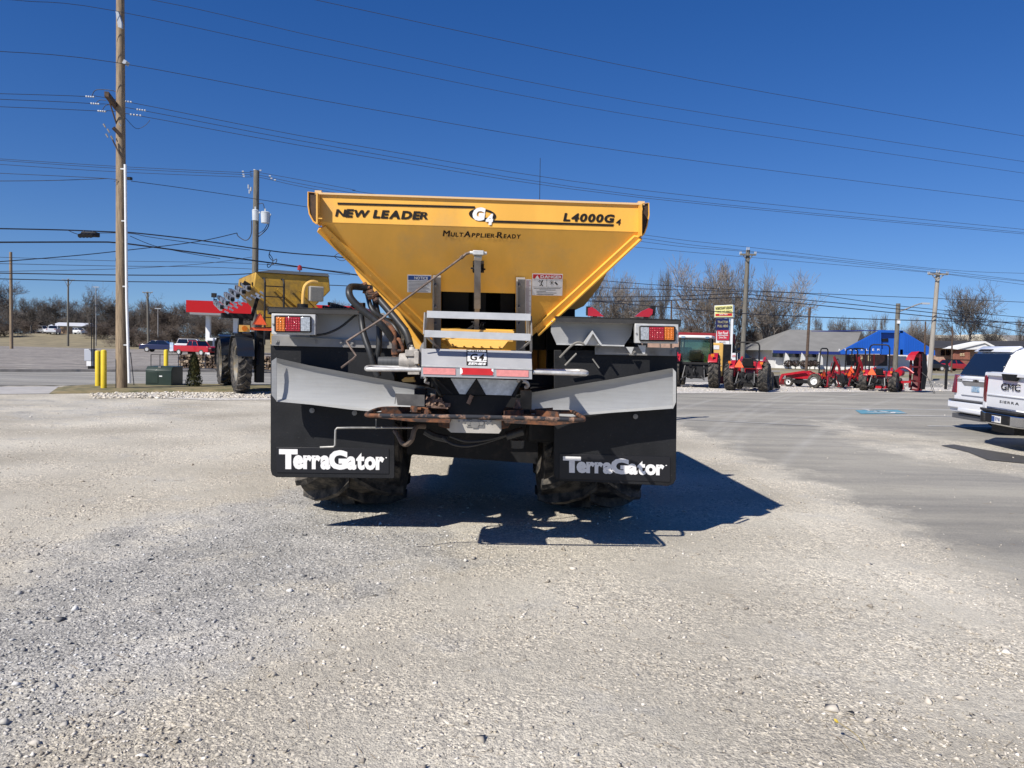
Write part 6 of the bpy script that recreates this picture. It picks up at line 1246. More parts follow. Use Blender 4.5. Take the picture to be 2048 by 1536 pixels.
D = 80; e = thing('banner_sign', 'blue and white upright banner beside the blue car', 'sign', (X(343, D), D, 0)); b = MB(); b.bb(X(339.5, D), X(346.5, D), D, D+.05, at(343, 702, D).z, at(343, 685, D).z); b.build('panel', mat('banner_blue', (.25, .42, .60), .6, col2=(.72, .74, .75), thr=(.4, .6), vscale=3), e, world=True); b = MB(); b.cyl((X(343, D), D+.08, 0), (X(343, D), D+.08, 1.6), .03, n=6); b.build('post', STD, e, world=True)
D = 100; e = thing('green_sign', 'small green sign board behind the red pickup', 'sign', (X(406, D), D, 0)); b = MB(); b.bb(X(400, D), X(412, D), D, D+.1, at(406, 687, D).z, at(406, 681, D).z); b.build('panel', mat('sign_green', (.12, .35, .14), .6), e, world=True); b = MB(); b.bb(X(405.5, D), X(406.5, D), D+.1, D+.15, 0, 1.4); b.build('post', STD, e, world=True)
# black iron post and rails by the street on the right
D = 38.5; e = thing('iron_gate_post', 'thin black iron corner frame beside the white vehicles', 'post', (X(1892, D), D, 0)); b = MB(); p = gp(1891, 779); b.bb(p.x-.05, p.x+.05, p.y-.05, p.y+.05, 0, at(1893, 718, p.y).z); zz = at(1893, 718, p.y).z; b.bar((p.x, p.y, zz-.03), (p.x+3, p.y+.3, zz-.03), .05, .05); b.build('frame', BLD, e, world=True)
# ------------------------------------------------------------------ tractors
def arc_fender(mb, c, R0, w, a0, a1, n=10, th=.03, x0=None):
    rows = []
    for i in range(n+1):
        a = R(a0+(a1-a0)*i/n); y = c[1]+math.cos(a)*R0; z = c[2]+math.sin(a)*R0; rows.append([(c[0]-w/2, y, z), (c[0]+w/2, y, z)])
    mb.sheet(rows, (0, 0, th))
def smv(parent, c, s=.36, rz=0):
    b = MB(); c = Vector(c); M3 = Matrix.Rotation(rz, 3, 'Z')
    P = [c+M3 @ Vector(v) for v in ((-s*.5, 0, 0), (s*.5, 0, 0), (0, 0, s*.87))]; b.prism(P, M3 @ Vector((0, .012, 0))); t = b.build('slow_vehicle_triangle', ORNG, parent)
    b = MB(); q = [c+M3 @ Vector((x*1.13, -.002, z*1.13-.025)) for x, z in ((-s*.5, 0), (s*.5, 0), (0, s*.87))]
    for i in range(3): b.bar(q[i], q[(i+1) % 3], .022, .008)
    b.build('reflective_border', DRED, t); return t
def tractor(lab, loc, rz, Rr=.62, Wr=.38, Rf=.36, Wf=.22, trk=1.45, wb=1.75, cab=False, rops=2.25, fend=REDP, turf=False, loader=None, hoe=False, rimm=None, ropsback=0.0, seat=True):
    e = thing('tractor', lab, 'tractor', loc, rz, 'tractors lined up on the white stone strip'); rm = rimm or GREYP; k = Rr/.62
    for s in (-1, 1):
        wheel(e, (s*trk/2, 0, Rr), (1, 0, 0), Rr, Wr, Rr*.52, rm, side=s, lugs=15 if turf else 18, lh=.030*k, slant=.34, th_=.050, crown=.02, seg=36, fwd=1)
        wheel(e, (s*(trk/2-.04), wb, Rf), (1, 0, 0), Rf, Wf, Rf*.55, rm, side=s, lugs=12, lh=.02, slant=.3, th_=.06, crown=.02, seg=28, fwd=1)
    hz_ = Rr*1.15; iw = trk-Wr-.06
    b = MB(); b.bb(-iw*.28, iw*.28, -.15, wb+.2, Rr*.55, hz_-.05); b.cyl((-trk/2, 0, Rr), (trk/2, 0, Rr), .10*k, n=10); b.cyl((-trk/2, wb, Rf), (trk/2, wb, Rf), .05, n=8)
    b.bb(-iw*.32, iw*.32, -.3*k, .1, Rr*.6, Rr*1.25); rr = random.Random(int(loc[0]*10))
    for i in range(14): x = rr.uniform(-iw*.4, iw*.4); z = rr.uniform(Rr*.45, Rr*1.35); b.box((x, -.32*k, z), (rr.uniform(.04, .12), .1, rr.uniform(.03, .12)), rz=rr.uniform(0, 1))
    b.build('transmission', BLD, e)
    b = MB()
    for s in (-1, 1): b.bar((s*iw*.22, -.25, Rr*.75), (s*iw*.42, -.75*k, Rr*.5), .05, .04); b.bar((s*iw*.40, -.55*k, Rr*.6), (s*iw*.34, -.3, Rr*1.35), .035, .035)
    b.bar((0, -.2, Rr*1.2), (0, -.55*k, Rr*1.0), .05, .05); b.build('three_point_hitch', mat('hitch_grey', (.10, .10, .10), .5, metal=.4), e)
    b = MB(); yh = wb+.55*k; ht = Rr*1.95
    b.prism([(-.24*k, .55*k, hz_), (-.24*k, yh, hz_), (-.24*k, yh+.05, ht*.82), (-.24*k, yh-.25, ht*.97), (-.24*k, .6*k, ht*1.04)], (.48*k, 0, 0)); b.build('hood', REDP, e, bevel=.05*k)
    b = MB(); b.bb(-.2*k, .2*k, yh+.05, yh+.08, hz_+.03, ht*.8); b.build('grille', BLD, e)
    for s in (-1, 1):
        b = MB(); arc_fender(b, (s*(trk/2-Wr*(.34 if not cab else .1)), 0, Rr), Rr*1.07, Wr*(.55 if not cab else .9), 40, 150, th=.02); b.bb(s*(iw/2+.02)-.02, s*(iw/2+.02)+.02, -Rr*.6, Rr*.75, hz_*.85, Rr*1.65) if not cab else None
        fb = b.build('rear_fender', fend, e, bevel=.01)
        b = MB(); b.box((s*(trk/2-.05), -Rr*.92, Rr*1.95), (.12*k, .05, .10*k)); b.cyl((s*(trk/2-.05), -Rr*.92, Rr*1.75), (s*(trk/2-.05), -Rr*.92, Rr*1.95), .015, n=6); b.build('fender_light', LAMB, fb)
    if seat:
        b = MB(); b.bb(-.24*k, .24*k, .0, .45*k, Rr*1.55, Rr*1.72); b.prism([(-.23*k, -.02, Rr*1.65), (.23*k, -.02, Rr*1.65), (.21*k, -.10, Rr*2.25), (-.21*k, -.10, Rr*2.25)], (0, .09, 0)); b.build('seat', BLD, e, bevel=.03)
        b = MB(); b.lathe([(.17*k, 0), (.185*k, .012), (.17*k, .024)], (0, .85*k, Rr*2.1), (0, -.5, .86), 18, closed=True); b.cyl((0, .85*k, Rr*2.1), (0, 1.0*k, Rr*1.6), .02, n=6); b.build('steering_wheel', BLD, e)
    smv(e, (-trk*.20 if not cab else -trk*.52, -.50*k if not cab else -Rr*1.15, Rr*1.62 if not cab else Rr*1.75), .40)
    if not cab:
        b = MB(); w2 = iw*.5; b.tube([(-w2, ropsback-.1, Rr*1.1), (-w2, ropsback-.15, rops-.15), (-w2+.05, ropsback-.15, rops-.04), (-w2+.15, ropsback-.15, rops), (w2-.15, ropsback-.15, rops), (w2-.05, ropsback-.15, rops-.04), (w2, ropsback-.15, rops-.15), (w2, ropsback-.1, Rr*1.1)], .033, 8); b.build('roll_bar', BLD, e, smooth=True)
    else:
        y0, y1 = -.35, 1.15; w2 = .72; zb_ = Rr*1.45; zt = rops
        b = MB(); b.prism([(-w2*1.05, y0-.08, zt-.14), (w2*1.05, y0-.08, zt-.14), (w2*1.05, y1+.2, zt-.14), (-w2*1.05, y1+.2, zt-.14)], (0, 0, .14)); rf_ = b.build('cab_roof', mat('roof_grey_white', (.60, .60, .58), .5), e, bevel=.05)
        b = MB()
        for s in (-1, 1): b.box((s*w2*.75, y0-.10, zt-.10), (.16, .05, .09))
        b.each('work_light', CHR, rf_)
        b = MB()
        for s in (-1, 1):
            b.bar((s*w2, y0, zb_), (s*w2*.96, y0, zt-.12), .07, .08); b.bar((s*w2, y1, zb_), (s*w2*.9, y1, zt-.12), .06, .07); b.bar((s*w2, .45, zb_*.9), (s*w2*.98, .45, zt-.12), .05, .05)
        b.bar((-w2, y0, zb_), (w2, y0, zb_), .08, .10); b.bar((-w2, y0, zt-.16), (w2, y0, zt-.16), .06, .06); b.bb(-w2, w2, y0+.05, y1, Rr*.9, zb_); cf = b.build('cab_frame', BLD, e)
        b = MB(); b.prism([(-w2+.05, y0-.01, zb_+.05), (w2-.05, y0-.01, zb_+.05), (w2-.07, y0-.01, zt-.2), (-w2+.07, y0-.01, zt-.2)], (0, .01, 0)); b.prism([(-w2+.05, y1, zb_+.05), (w2-.05, y1, zb_+.05), (w2-.07, y1, zt-.2), (-w2+.07, y1, zt-.2)], (0, .01, 0))
        if 'cab_tint' not in MATS:
            gm = bpy.data.materials.new('cab_tint'); gm.use_nodes = True; MATS['cab_tint'] = gm; n_ = gm.node_tree; tr = n_.nodes.new('ShaderNodeBsdfTransparent'); tr.inputs[0].default_value = (.55, .74, .72, 1); gl = n_.nodes.new('ShaderNodeBsdfGlossy'); gl.inputs['Roughness'].default_value = .05; mx_ = n_.nodes.new('ShaderNodeMixShader'); mx_.inputs[0].default_value = .08
            n_.links.new(tr.outputs[0], mx_.inputs[1]); n_.links.new(gl.outputs[0], mx_.inputs[2]); n_.links.new(mx_.outputs[0], n_.nodes['Material Output'].inputs[0])
        gm = MATS['cab_tint']
        b.each('cab_window', gm, cf)
    if loader:
        b = MB(); 
        for s in (-1, 1):
            x = s*.48*k; b.tube([(x, .75*k, Rr*.9), (x, .8*k, Rr*2.05), (x, 1.2*k, Rr*2.15)], .055*k, 4); b.prism([(x-.04, 1.0*k, Rr*2.1), (x-.04, 1.25*k, Rr*2.35), (x-.04, wb+.9*k, Rr*1.75), (x-.04, wb+1.25*k, Rr*.55), (x-.04, wb+1.1*k, Rr*.5), (x-.04, wb+.7*k, Rr*1.5)], (.08, 0, 0))
        b.each('loader_arm', REDP, e)
        b = MB(); yb_ = wb+1.2*k; b.prism([(-.85*k, yb_, .05), (-.85*k, yb_+.55*k, .03), (-.85*k, yb_+.6*k, .12), (-.85*k, yb_+.15*k, .2), (-.85*k, yb_+.1*k, .62*k), (-.85*k, yb_, .62*k)], (1.7*k, 0, 0)); b.build('bucket', BLD if loader == 'black' else REDP, e)
    if hoe:
        b = MB(); b.prism([(-.05, -.5, .55), (-.05, -.62, .6), (-.05, -.80, 1.25), (-.05, -.72, 1.62), (-.05, -.66, 1.58), (-.05, -.70, 1.25)], (.10, 0, 0)); b.prism([(-.04, -.72, 1.60), (-.04, -1.02, 1.05), (-.04, -1.05, .60), (-.04, -.98, .62), (-.04, -.92, 1.05), (-.04, -.66, 1.50)], (.08, 0, 0)); b.build('backhoe_boom', DRED, e)
        b = MB(); b.tube([(.03, -.55, .9), (.04, -.75, 1.2), (.05, -.85, 1.5), (.04, -1.0, 1.1)], .02, 6, sm=3); b.bar((-.12, -.6, .8), (-.12, -.78, 1.35), .05, .05); b.build('backhoe_cylinder', BLD, e)
        b = MB(); b.prism([(-.18, -1.3, .7), (-.18, -1.0, .72), (-.18, -.95, .45), (-.18, -1.15, .3), (-.18, -1.4, .4)], (.36, 0, 0)); b.build('backhoe_bucket', BLD, e, bevel=.02)
        b = MB()
        for s in (-1, 1): b.bar((s*.3, -.6, .75), (s*.55, -.7, .15), .06, .05); b.box((s*.57, -.7, .12), (.18, .18, .03)); b.bar((s*.2, -.6, .9), (s*.2, -.7, 1.3), .025, .025)
        b.each('stabilizer', DRED, e)
    return e
def wl_(px, y, dz=0): g = gp(px, y); return (g.x, g.y, 0)
p = at(1389, 770, 36); tractor('large red cab tractor parked right beside the mud flap of the spreader', (p.x, 36, 0), R(-19), Rr=.78, Wr=.46, Rf=.5, Wf=.3, trk=1.75, wb=2.2, cab=True, rops=2.42, fend=REDP)
p = at(1494, 780, 33.6); tractor('red tractor with tall black roll bar and black bucket left of the crossarm pole base', (p.x, 33.6, 0), R(-27), Rr=.64, Wr=.40, Rf=.42, Wf=.26, trk=1.42, wb=1.8, rops=2.12, loader='black')
p = at(1640, 772, 38.5); tractor('small red backhoe tractor facing left with white rimmed wheels', (p.x, 38.5, 0), R(38), Rr=.36, Wr=.26, Rf=.25, Wf=.18, trk=1.0, wb=1.45, rops=1.98, fend=REDP, loader='red', hoe=True, rimm=RIMW, turf=True)
p = at(1697, 773, 39.5); tractor('small red tractor with red bucket between the backhoe tractor and the loader tractor', (p.x, 39.5, 0), R(14), Rr=.38, Wr=.26, Rf=.25, Wf=.18, trk=1.0, wb=1.45, rops=2.0, fend=REDP, loader='red', hoe=True, rimm=RIMW, turf=True)
p = at(1757, 778, 36.6); tractor('red turf tyred tractor in front of the blue gable, rightmost of the row', (p.x, 36.6, 0), R(-36), Rr=.48, Wr=.36, Rf=.32, Wf=.24, trk=1.28, wb=1.6, rops=2.2, fend=REDP, loader='red', rimm=STD, turf=True)
p = at(1718, 772, 41.5); tractor('red compact tractor half hidden between the small backhoe tractors and the rightmost tractor', (p.x, 41.5, 0), R(-62), Rr=.46, Wr=.3, Rf=.3, Wf=.2, trk=1.2, wb=1.6, rops=2.05, fend=DRED, loader=None, rimm=RIMW)
# red folded mower standing upright
D = 36.5; g = at(1826, 783, D); e = thing('disc_mower', 'tall folded red mower deck standing upright at the right end of the tractors', 'mower', (g.x, D, 0), R(-48))
DK = mat('deck_dark_red', (.11, .006, .009), .45, var=.5, vscale=4)
b = MB(); rows = []
for i in range(11):
    a = R(-82+i*164/10); rows.append([(-.26+.06*math.cos(a), .15+.30*math.cos(a), 1.0+.92*math.sin(a)), (.05, .22+.36*math.cos(a), 1.0+.95*math.sin(a)), (.30, .15+.30*math.cos(a), 1.0+.92*math.sin(a))])
b.sheet(rows, (0, .05, 0)); b.bar((-.2, .12, .2), (-.2, .12, 1.8), .06, .10); b.bar((.2, .12, .2), (.2, .12, 1.8), .06, .08); b.bar((-.25, .12, .55), (.28, .12, .5), .08, .08); b.bar((-.25, .12, 1.2), (.28, .12, 1.2), .06, .08); b.build('deck', DK, e)
b = MB(); b.sheet([[(-.34, -.14, 1.52), (.02, -.14, 1.50)], [(-.30, -.02, 1.74), (.06, -.02, 1.76)], [(-.22, .12, 1.88), (.14, .12, 1.92)]], (0, .03, .02)); b.build('top_guard', REDP, e)
b = MB(); b.sheet([[(.30, .1, .15), (.36, .4, .15)], [(.34, .1, 1.0), (.42, .45, 1.0)], [(.28, .1, 1.85), (.34, .4, 1.8)]], (.02, 0, 0)); b.build('rubber_curtain', BLD, e)
b = MB(); b.tube([(-.75, -.35, .75), (-.55, -.35, 1.1), (-.25, -.3, 1.15), (.1, -.3, .9)], .05, 8, sm=3); b.cyl((-.55, -.4, .9), (-.55, -.1, .9), .18, n=14); b.bar((-.6, -.35, .45), (0, -.3, .5), .10, .10); b.build('hitch_arm', REDP, e)
b = MB(); tyre(b, (-.55, -.2, .24), (1, 0, 0), .24, .2, .12, lugs=10, lh=.02); b.build('gauge_wheel', TIRE, e); b = MB(); b.tube([(.35, 0, .95), (.75, -.1, .6), (.95, -.1, .15), (1.0, -.1, .02), (.9, -.1, .1), (.6, 0, .8)], .012, 6, sm=4); b.build('hydraulic_hose', HOSE, e)
# yellow upright machine cover and raised red arms behind the spreader
D = 38.5; g = at(1438, 770, D); e = thing('yellow_hood_panel', 'tall narrow yellow machine cover with black side between two tractors', 'machine', (g.x, D, 0)); z1 = at(1440, 686, D).z; a = at(1422, 700, D).x; c = at(1447, 700, D).x; f_ = at(1456, 700, D+.6).x
b = MB(); b.prism([(a, D, .25), (c, D, .25), (c, D, z1), (a+.1, D, z1), (a, D, z1-.1)], (0, .5, 0)); cv_ = b.build('cover', YELB, e, world=True, bevel=.05); b = MB(); b.prism([(c+.005, D+.03, .2), (c+.005, D+.5, .2), (c+.005, D+.5, z1-.05), (c+.005, D+.03, z1-.05)], (f_-c, 0, 0)); b.build('radiator_side', BLD, e, world=True)
b = MB(); b.bb(a+.12, a+.4, D-.02, D-.005, z1-.32, z1-.12); b.bar((a+.2, D-.02, 1.2), (c-.1, D-.02, 1.0), .06, .02); b.build('decal', WDEC, cv_, world=True); b = MB(); b.bb(a+.1, a+.16, D+.1, D+.3, 0, .3); b.bb(c-.16, c-.1, D+.1, D+.3, 0, .3); b.bb(a+.2, c+.1, D-.1, D+.4, .1, .45); b.build('stand', DRED, e, world=True)
D = 17.5; e = thing('raised_loader', 'pair of raised red loader arms just showing above the right black fender', 'loader', (at(1245, 700, D).x, D, 0))
b = MB(); b.prism([at(x, y, D) for x, y in ((1176, 632), (1176, 616), (1184, 614), (1192, 619), (1208, 633))], (0, .12, 0)); b.prism([at(x, y, D) for x, y in ((1270, 633), (1284, 622), (1298, 616), (1306, 619), (1305, 628), (1298, 634))], (0, .12, 0)); b.each('arm', REDP, e, world=True)
b = MB()
for px in (1190, 1292): p = at(px, 630, D+.06); b.bar((p.x, D+.06, 0), p, .10, .10)
p = at(1190, 660, D+.06); q = at(1292, 662, D+.06); b.bar(p, q, .12, .12); p = at(1300, 617, D+.1); b.box(p+Vector((.06, 0, -.05)), (.10, .14, .22)); b.box(at(1176, 622, D+.1), (.08, .14, .2)); b.bb(at(1180, 700, D).x, at(1300, 700, D).x, D-.3, D+.5, 0, .25); b.build('frame', BLD, e, world=True)
# ------------------------------------------------------------------ the second applicator on the left
AP = thing('boom_applicator', 'yellow floater applicator with folded silver boom and tall narrow wheels behind the left fender', 'applicator', (-7.2, 25.0, 0), R(28))
for s in (-1, 1):
    for y, Rr_ in ((0, .93), (3.5, .90)):
        wheel(AP, (s*1.5, y, Rr_), (1, 0, 0), Rr_, .42, Rr_*.60, mat('silver_rim', (.36, .35, .32), .5, metal=.3, var=.4, vscale=4, dirt=(.30, .22, .10), dthr=(.45, .6), dscale=2), side=s, lugs=20, lh=.045, slant=.24, th_=.036, crown=.03, seg=44)
        b = MB(); arc_fender(b, (s*1.5, y, Rr_), Rr_*1.035, .50, -8, 165, n=16, th=.02); b.bb(s*1.5-.26, s*1.5+.26, y-Rr_*.45, y+Rr_*.45, Rr_*1.93, Rr_*1.98)
        b.build('wheel_cover', mat('wet_black_plastic', (.012, .015, .02), .28, coat=.3), AP, smooth=True)
        b = MB(); b.bb(s*.95-.12, s*.95+.12, y-.2, y+.2, .35, 2.1); b.bar((s*.9, y, 1.0), (s*1.35, y, .95), .16, .2); b.bar((s*.9, y-.1, 1.9), (s*1.1, y-.5, .9), .08, .08); b.build('wheel_strut', BLD, AP)
b = MB()
for s in (-1, 1): b.bar((s*.5, -1.2, 1.85), (s*.5, 5.2, 1.85), .14, .28, UP)
for y in (-1.1, 0, 1.6, 3.5, 5): b.bar((-1.0, y, 1.85), (1.0, y, 1.85), .18, .22, UP)
rr = random.Random(8)
for k in range(26): b.box((rr.uniform(-.9, .9), rr.uniform(-1.2, -.5), rr.uniform(1.6, 2.5)), (rr.uniform(.06, .3), .15, rr.uniform(.05, .3)))
b.build('chassis', BLD, AP)
b = MB(); prof = [(-1.15, 3.80), (1.15, 3.80), (1.2, 3.35), (.45, 2.55), (-.45, 2.55), (-1.2, 3.35)]; b.prism([(x, -.35, z) for x, z in prof], (0, 3.3, 0)); hp_ = b.build('hopper', YEL2, AP, bevel=.03)
b = MB(); b.prism([(-1.15, -.42, 3.80), (1.15, -.42, 3.80), (1.1, -.42, 3.88), (-.6, -.42, 3.90)], (0, 3.5, 0)); b.build('tarp', mat('grey_tarp', (.12, .13, .14), .8), hp_)
b = MB()
for x0, z0, x1, z1_ in ((-.5, 3.3, .5, 2.5), (.2, 3.3, 1.0, 2.5), (-1, 3.0, -.2, 2.3)): b.bar((x0, -.45, z0), (x1, -.45, z1_), .07, .07)
b.bar((-1.1, -.42, 2.55), (1.1, -.42, 2.55), .1, .12, UP); b.bb(-.9, .9, -.7, 0, 2.1, 2.5); b.build('hopper_frame', YEL2, AP)
b = MB()
for x in (-.95, -.38): b.tube([(x, -.85, 1.55), (x, -.85, 3.45), (x, -.75, 3.58), (x, -.5, 3.6)], .032, 6)
for k in range(6): b.bar((-.95, -.85, 1.75+k*.32), (-.38, -.85, 1.75+k*.32), .05, .03)
b.build('ladder', BLD, AP)
b = MB(); b.bb(.38, .82, -1.0, -.75, 2.95, 3.42); sc_ = b.build('air_screen', mat('screen_frame', (.34, .32, .28), .6), AP, bevel=.02); b = MB(); b.bb(.42, .78, -1.012, -1.0, 2.99, 3.38); b.lathe([(.02, 0), (.16, -.012), (.165, 0)], (.6, -1.01, 3.18), (0, -1, 0), 20); b.build('screen_mesh', mat('screen_grey', (.16, .155, .14), .8, var=.2, vscale=30), sc_)
b = MB(); b.tube([(.20, -.9, 2.6), (.20, -.9, 3.1), (.26, -.9, 3.42), (.45, -.9, 3.56), (.65, -.85, 3.55)], .055, 8, sm=3); b.build('intake_duct', YELB, AP, smooth=True); b = MB(); b.cyl((.20, -.85, 2.2), (.20, -.85, 2.85), .17, n=16); b.build('air_cleaner', BLD, AP, smooth=True)
b = MB(); b.cyl((.22, -.3, 3.7), (.22, -.3, 3.95), .02, n=6); b.lathe([(.001, .17), (.06, .14), (.075, .05), (.075, 0), (.001, 0)], (.22, -.3, 3.95), UP, 12); b.build('beacon', mat('beacon_red', (.30, .02, .01), .3, coat=.5), AP)
smv(AP, (-1.18, -1.35, 2.15), .40)
b = MB(); b.bb(-1.5, -.45, -1.32, -1.28, 1.98, 2.06); b.build('warning_bar', ORNG, AP); b = MB(); b.box((-1.62, -1.35, 2.02), (.30, .06, .20)); b.box((-.6, -1.3, 1.75), (.5, .05, .35)); b.each('rear_panel', YELB, AP); b = MB(); b.cyl((-1.62, -1.38, 2.02), (-1.62, -1.42, 2.02), .08, n=14); b.build('turn_light', LAMB, AP)
b = MB(); b.bb(-2.1, -1.2, -.2, .1, 2.35, 2.5); b.bar((-1.6, 0, 1.2), (-1.5, 0, 2.5), .12, .12); b.bar((-1.2, .1, 2.3), (-.9, .1, 3.4), .1, .1); b.bar((-1.4, .3, 3.5), (-.8, .3, 3.2), .12, .12); b.build('boom_cradle', BLD, AP)
SILV = mat('boom_aluminium', (.55, .56, .58), .35, metal=.75, var=.35, vscale=9)
for s, nb, x0, x1, zz in ((-1, 7, -2.05, -1.0, 2.62), (1, 3, 1.55, 1.95, 2.45)):
    b = MB(); c2 = MB(); rr = random.Random(3+s)
    for i in range(nb):
        t = i/(nb-1); xa = x0+(x1-x0)*t; z0_ = zz-.05+.13*i; a = Vector((xa-.15, -.75+.1*i, z0_)); c = Vector((xa+.1, 2.9, z0_+.35)); b.bar(a, c, .07, .07, UP)
        for k in range(16): p = a.lerp(c, k/15); q = MB; (b if k % 3 else c2).box(p+Vector((rr.uniform(-.03, .03), 0, .08)), (.11, .10, .09), rx=.5)
    for i in range(9): t = i/8; b.box((x0+(x1-x0)*t, -.78, zz-.12+.62*min(1, t*1.4)*.8), (.13, .05, .05), ry=.5); b.box((x0+(x1-x0)*t-.03, -.78, zz+.02+.5*t), (.13, .05, .06), ry=.5)
    bo = b.build('boom', SILV if s < 0 else BLD, AP); c2.build('nozzle', BLD, bo)
# ------------------------------------------------------------------ cars
def frustum(mb, x0, y0, y1, z0, x1, y2, y3, z1):
    return mb.add([(-x0, y0, z0), (x0, y0, z0), (x0, y1, z0), (-x0, y1, z0), (-x1, y2, z1), (x1, y2, z1), (x1, y3, z1), (-x1, y3, z1)], [(3, 2, 1, 0), (4, 5, 6, 7), (0, 1, 5, 4), (1, 2, 6, 5), (2, 3, 7, 6), (3, 0, 4, 7)])
def car(name, lab, cat, loc, rz, m, L=4.6, W=1.8, H=1.45, belt=.95, cab=(.18, .78), roof=(.30, .62), tail=.95, nose=.75, Rw=.32, rimm=STW, gr=None, pickup=False):
    e = thing(name, lab, cat, loc, rz, gr); y0 = -L/2; b = MB()
    if pickup: prof = [(y0, .4), (y0, belt), (y0+L*.97, nose+.15), (y0+L, nose), (y0+L, .35)]
    else: prof = [(y0, .35), (y0-.02, .6), (y0+.05, tail), (y0+L*cab[0], belt+.02), (y0+L*cab[1], belt), (y0+L*.96, nose), (y0+L, nose-.15), (y0+L, .3)]
    b.prism([(-W/2, y, z) for y, z in prof], (W, 0, 0)); b.build('body', m, e, bevel=.07, seg=3)
    b = MB(); ya, yb = y0+L*cab[0], y0+L*cab[1]; yc, yd = y0+L*roof[0], y0+L*roof[1]; frustum(b, W/2-.06, ya, yb, belt-.03, W/2-.20, yc, yd, H-.03); g_ = b.build('window', GLS, e, bevel=.02)
    b = MB(); b.prism([(-W/2+.20, yc-.02, H-.05), (W/2-.20, yc-.02, H-.05), (W/2-.20, yd+.02, H-.05), (-W/2+.20, yd+.02, H-.05)], (0, 0, .05))
    for s in (-1, 1):
        for (p, q) in (((ya, belt-.02), (yc, H-.02)), ((yb, belt-.02), (yd, H-.02)), (((ya+yb)/2, belt-.02), ((yc+yd)/2, H-.02))): b.bar((s*(W/2-.055), p[0], p[1]), (s*(W/2-.195), q[0], q[1]), .05, .07)
    b.build('roof', m, e, bevel=.015)
    for yy in (y0+L*.19, y0+L*.81):
        for s in (-1, 1):
            b = MB(); b.cyl((s*(W/2-.20), yy, Rw), (s*(W/2+.005), yy, Rw), Rw, n=24); w_ = b.build('wheel', TIRE, e); b = MB(); b.cyl((s*(W/2-.03), yy, Rw), (s*(W/2+.012), yy, Rw), Rw*.62, n=18); b.build('rim', rimm, w_)
    for s in (-1, 1):
        b = MB(); b.box((s*(W/2-.20), y0+.01, tail-.12 if not pickup else belt-.15), (.3 if not pickup else .16, .06, .14 if not pickup else .25)); b.build('tail_light', LRED, e); b = MB(); b.box((s*(W/2-.24), y0+L-.01, nose-.06), (.32, .07, .14)); b.build('headlight', CHR, e)
    b = MB(); b.bb(-W/2+.05, W/2-.05, y0-.08, y0+.06, .34, .52); b.build('rear_bumper', STD if pickup else m, e, bevel=.02); b = MB(); b.bb(-W/2+.5, W/2-.5, y0+L-.02, y0+L+.02, .45, nose-.05); b.build('grille', BLD, e)
    if pickup: b = MB(); b.bb(-W/2+.1, W/2-.1, y0+.08, y0+L*cab[0]-.05, belt+.001, belt+.006); b.build('bed', BLD, e)
    return e
D = 97; car('parked_car', 'dark blue sedan seen from the side on the far lot', 'car', (at(323, 702, D).x, D, 0), R(-86), CARB, L=4.7)
D = 82; car('pickup_truck', 'red pickup truck behind the firewood stack', 'pickup', (at(392, 712, D).x, D, 0), R(-112), CARR, L=4.9, W=1.75, H=1.55, belt=1.02, cab=(.40, .72), roof=(.44, .64), nose=.85, pickup=True)
D = 104; car('parked_car', 'white car half hidden behind the red pickup', 'car', (at(384, 700, D).x, D, 0), R(-80), CARW, L=4.4, H=1.75, belt=1.1, cab=(.1, .8), roof=(.15, .65))
D = 164; g = at(107, 668, D); car('pickup_truck', 'white pickup seen from behind under the forked tree', 'pickup', (g.x, D, ghz(g.x, D)), R(20), CARW, L=5.2, W=1.9, H=1.85, belt=1.2, cab=(.38, .75), roof=(.42, .66), nose=1.05, pickup=True)
D = 182; g = at(154, 664, D); car('parked_car', 'small white car by the white roofed house', 'car', (g.x, D, ghz(g.x, D)), R(70), CARW)
D = 186; g = at(82, 662, D); car('parked_car', 'small pale van left of the white pickup', 'car', (g.x, D, ghz(g.x, D)), R(75), CARW, H=1.8, belt=1.1)
D = 98; car('parked_car', 'black car side on behind the red mower', 'car', (at(1853, 742, D).x, D, 0), R(-88), CARK, L=4.7)
D = 100; car('parked_car', 'dark red car in front of the brick arch', 'car', (at(1903, 742, D).x, D, 0), R(-70), CARR, L=4.4)
D = 96; car('parked_car', 'dark minivan parked below the shop window behind the hedge balls', 'car', (at(1478, 722, D).x, D, 0), R(-90), CARK, L=4.8, H=1.7, belt=1.05)
# white SUV, rear view
def lf(corner, W, phi):                           # root so that the rear-left corner stands at the given ground point
    rz = -R(90)-phi; rt = Vector((math.cos(rz), math.sin(rz), 0)); return Vector((corner[0], corner[1], 0))+rt*W/2, rz
loc, rz = lf((10.5, 18.5), 2.04, R(2.6)); S = thing('white_suv', 'white sport utility vehicle seen from behind, beyond the white pickup at the right edge', 'car', loc, rz)
W = 2.04
def slab(rows): b = MB(); b.grid(rows); return b
